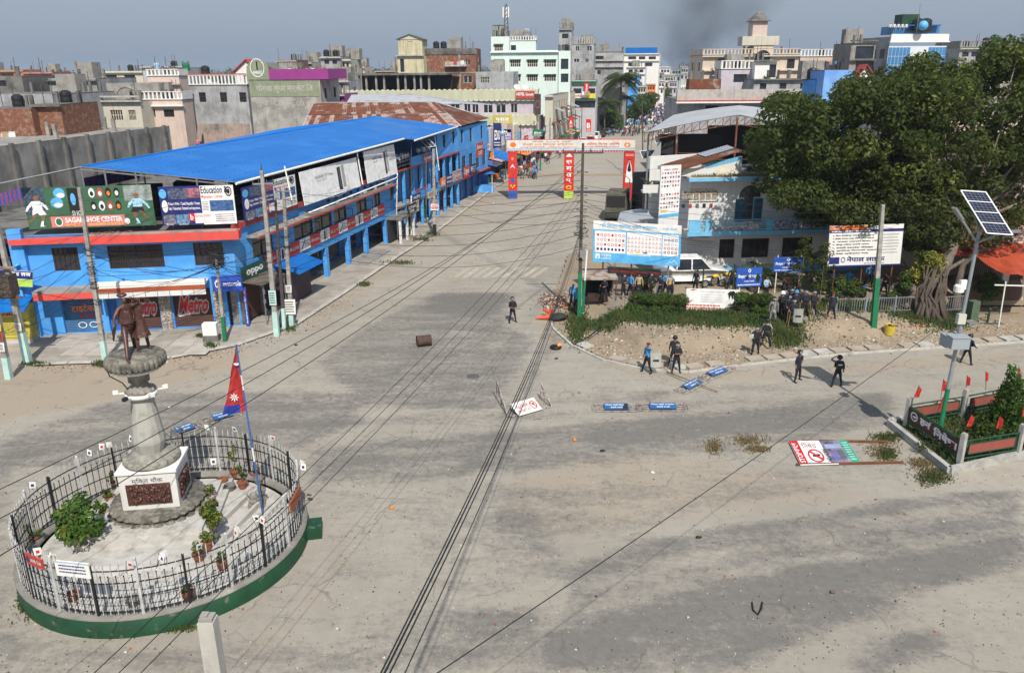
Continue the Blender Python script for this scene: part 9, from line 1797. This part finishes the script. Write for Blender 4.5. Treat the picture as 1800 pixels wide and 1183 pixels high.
for i in range(26):y=rt_.uniform(118,225);x=(y-114)*.262-2.4+rt_.uniform(-.6,1.6);person(V3((x,y,.1)),rt_.uniform(-3,3),['stand', 'hip', 'front', 'walk'][i%4], 'bystander along the shopfronts beyond the arch',[M_shirt_w,M_shirt_k,M_shirt_r,M_shirt_b][i%4],M_jean,group='bystanders along the far pavement')
for i,(m,L_,H_,lb) in enumerate([(M_white,4,1.5, 'white car parked at the far kerb near the palm'),(plain('silver car',(.45,.46,.48),.3),4,1.5, 'silver car parked behind the white one down the street'),(M_shirt_k,4,1.6, 'black car in the row beyond the arch'),(M_white,4.4,1.9, 'white van at the kerb in front of the green building'),(plain('red car',(.4,.03,.03),.3),3.8,1.5, 'dark red car in the row beyond the arch'),(plain('silver car',(.45,.46,.48)),4.4,1.9, 'silver van first in the row of parked vehicles')]):
    y=218-i*8.5;car(lb,V3(((y-114)*.262-.4,y,0)),R(75),m,L_,1.7,H_)
# ------------------------------------------------------------------ smoke and haze
def vol(name,m_):
    m=bpy.data.materials.new(name);m.use_nodes=True;n=m.node_tree.nodes;n.clear();o=n.new('ShaderNodeOutputMaterial');v=n.new('ShaderNodeVolumePrincipled');m.node_tree.links.new(v.outputs[0],o.inputs['Volume']);return m,n,v
m,n,v=vol('black smoke',0);v.inputs['Color'].default_value=(.12,.13,.15,1);l=m.node_tree.links
ge=n.new('ShaderNodeNewGeometry');nz=n.new('ShaderNodeTexNoise');nz.inputs['Scale'].default_value=.028;nz.inputs['Detail'].default_value=5;nz.inputs['Roughness'].default_value=.6;l.new(ge.outputs['Position'],nz.inputs['Vector']);mr=n.new('ShaderNodeMapRange');mr.inputs[1].default_value=.38;mr.inputs[2].default_value=.68;mr.inputs[3].default_value=0;mr.inputs[4].default_value=1;l.new(nz.outputs['Fac'],mr.inputs[0]);sz=n.new('ShaderNodeSeparateXYZ');l.new(ge.outputs['Position'],sz.inputs[0]);m2=n.new('ShaderNodeMapRange');m2.interpolation_type= 'SMOOTHSTEP';m2.inputs[1].default_value=0;m2.inputs[2].default_value=75;m2.inputs[3].default_value=.045;m2.inputs[4].default_value=.0042;l.new(sz.outputs[2],m2.inputs[0]);mm=n.new('ShaderNodeMath');mm.operation= 'MULTIPLY';l.new(mr.outputs[0],mm.inputs[0]);l.new(m2.outputs[0],mm.inputs[1]);
def mt(op,a,b_):
    x=n.new('ShaderNodeMath');x.operation=op
    for i,q in enumerate((a,b_)):
        if isinstance(q,(int,float)):x.inputs[i].default_value=q
        else:l.new(q,x.inputs[i])
    return x.outputs[0]
X_,Y_,Z_=sz.outputs;c_=D(1218,120,520);c2=D(1250,10,520);kx=(c2.x-c_.x)/(c2.z-c_.z)
dx_=mt('SUBTRACT',mt('SUBTRACT',X_,c_.x),mt('MULTIPLY',mt('SUBTRACT',Z_,c_.z),kx));dy_=mt('SUBTRACT',Y_,520);rr3=mt('ADD',12,mt('MULTIPLY',mt('MAXIMUM',Z_,0),.68))
q2=mt('DIVIDE',mt('ADD',mt('MULTIPLY',dx_,dx_),mt('MULTIPLY',dy_,dy_)),mt('MULTIPLY',rr3,rr3));fo=mt('MAXIMUM',mt('SUBTRACT',1,q2),0)
l.new(mt('MULTIPLY',mt('MULTIPLY',mm.outputs[0],fo),2.0),v.inputs['Density'])
sx=[(1222,150,9),(1216,118,13),(1214,84,24),(1226,50,36),(1244,16,50),(1262,-30,64)];pr=[]
for u,vv,r_ in sx:c=D(u,vv,520);pr.append((c,r_))
mb=MB();nn=16;vs=[]
for c,r_ in pr:
    for i in range(nn):a=2*math.pi*i/nn;vs.append((c.x+r_*math.cos(a),c.y+r_*math.sin(a),c.z))
mb.add(vs,[(k*nn+i,k*nn+(i+1)%nn,(k+1)*nn+(i+1)%nn,(k+1)*nn+i) for k in range(len(pr)-1) for i in range(nn)]+[tuple(range(nn))[::-1],tuple((len(pr)-1)*nn+i for i in range(nn))]);mb.build('smoke_plume',m,kind='stuff')
m,n,v=vol('haze air',0);v.inputs['Color'].default_value=(.78,.86,1.0,1);v.inputs['Density'].default_value=.00022;v.inputs['Anisotropy'].default_value=.2
MB().box(-3200,3200,-60,3600,-2.0,42).build('haze',m,kind='stuff')
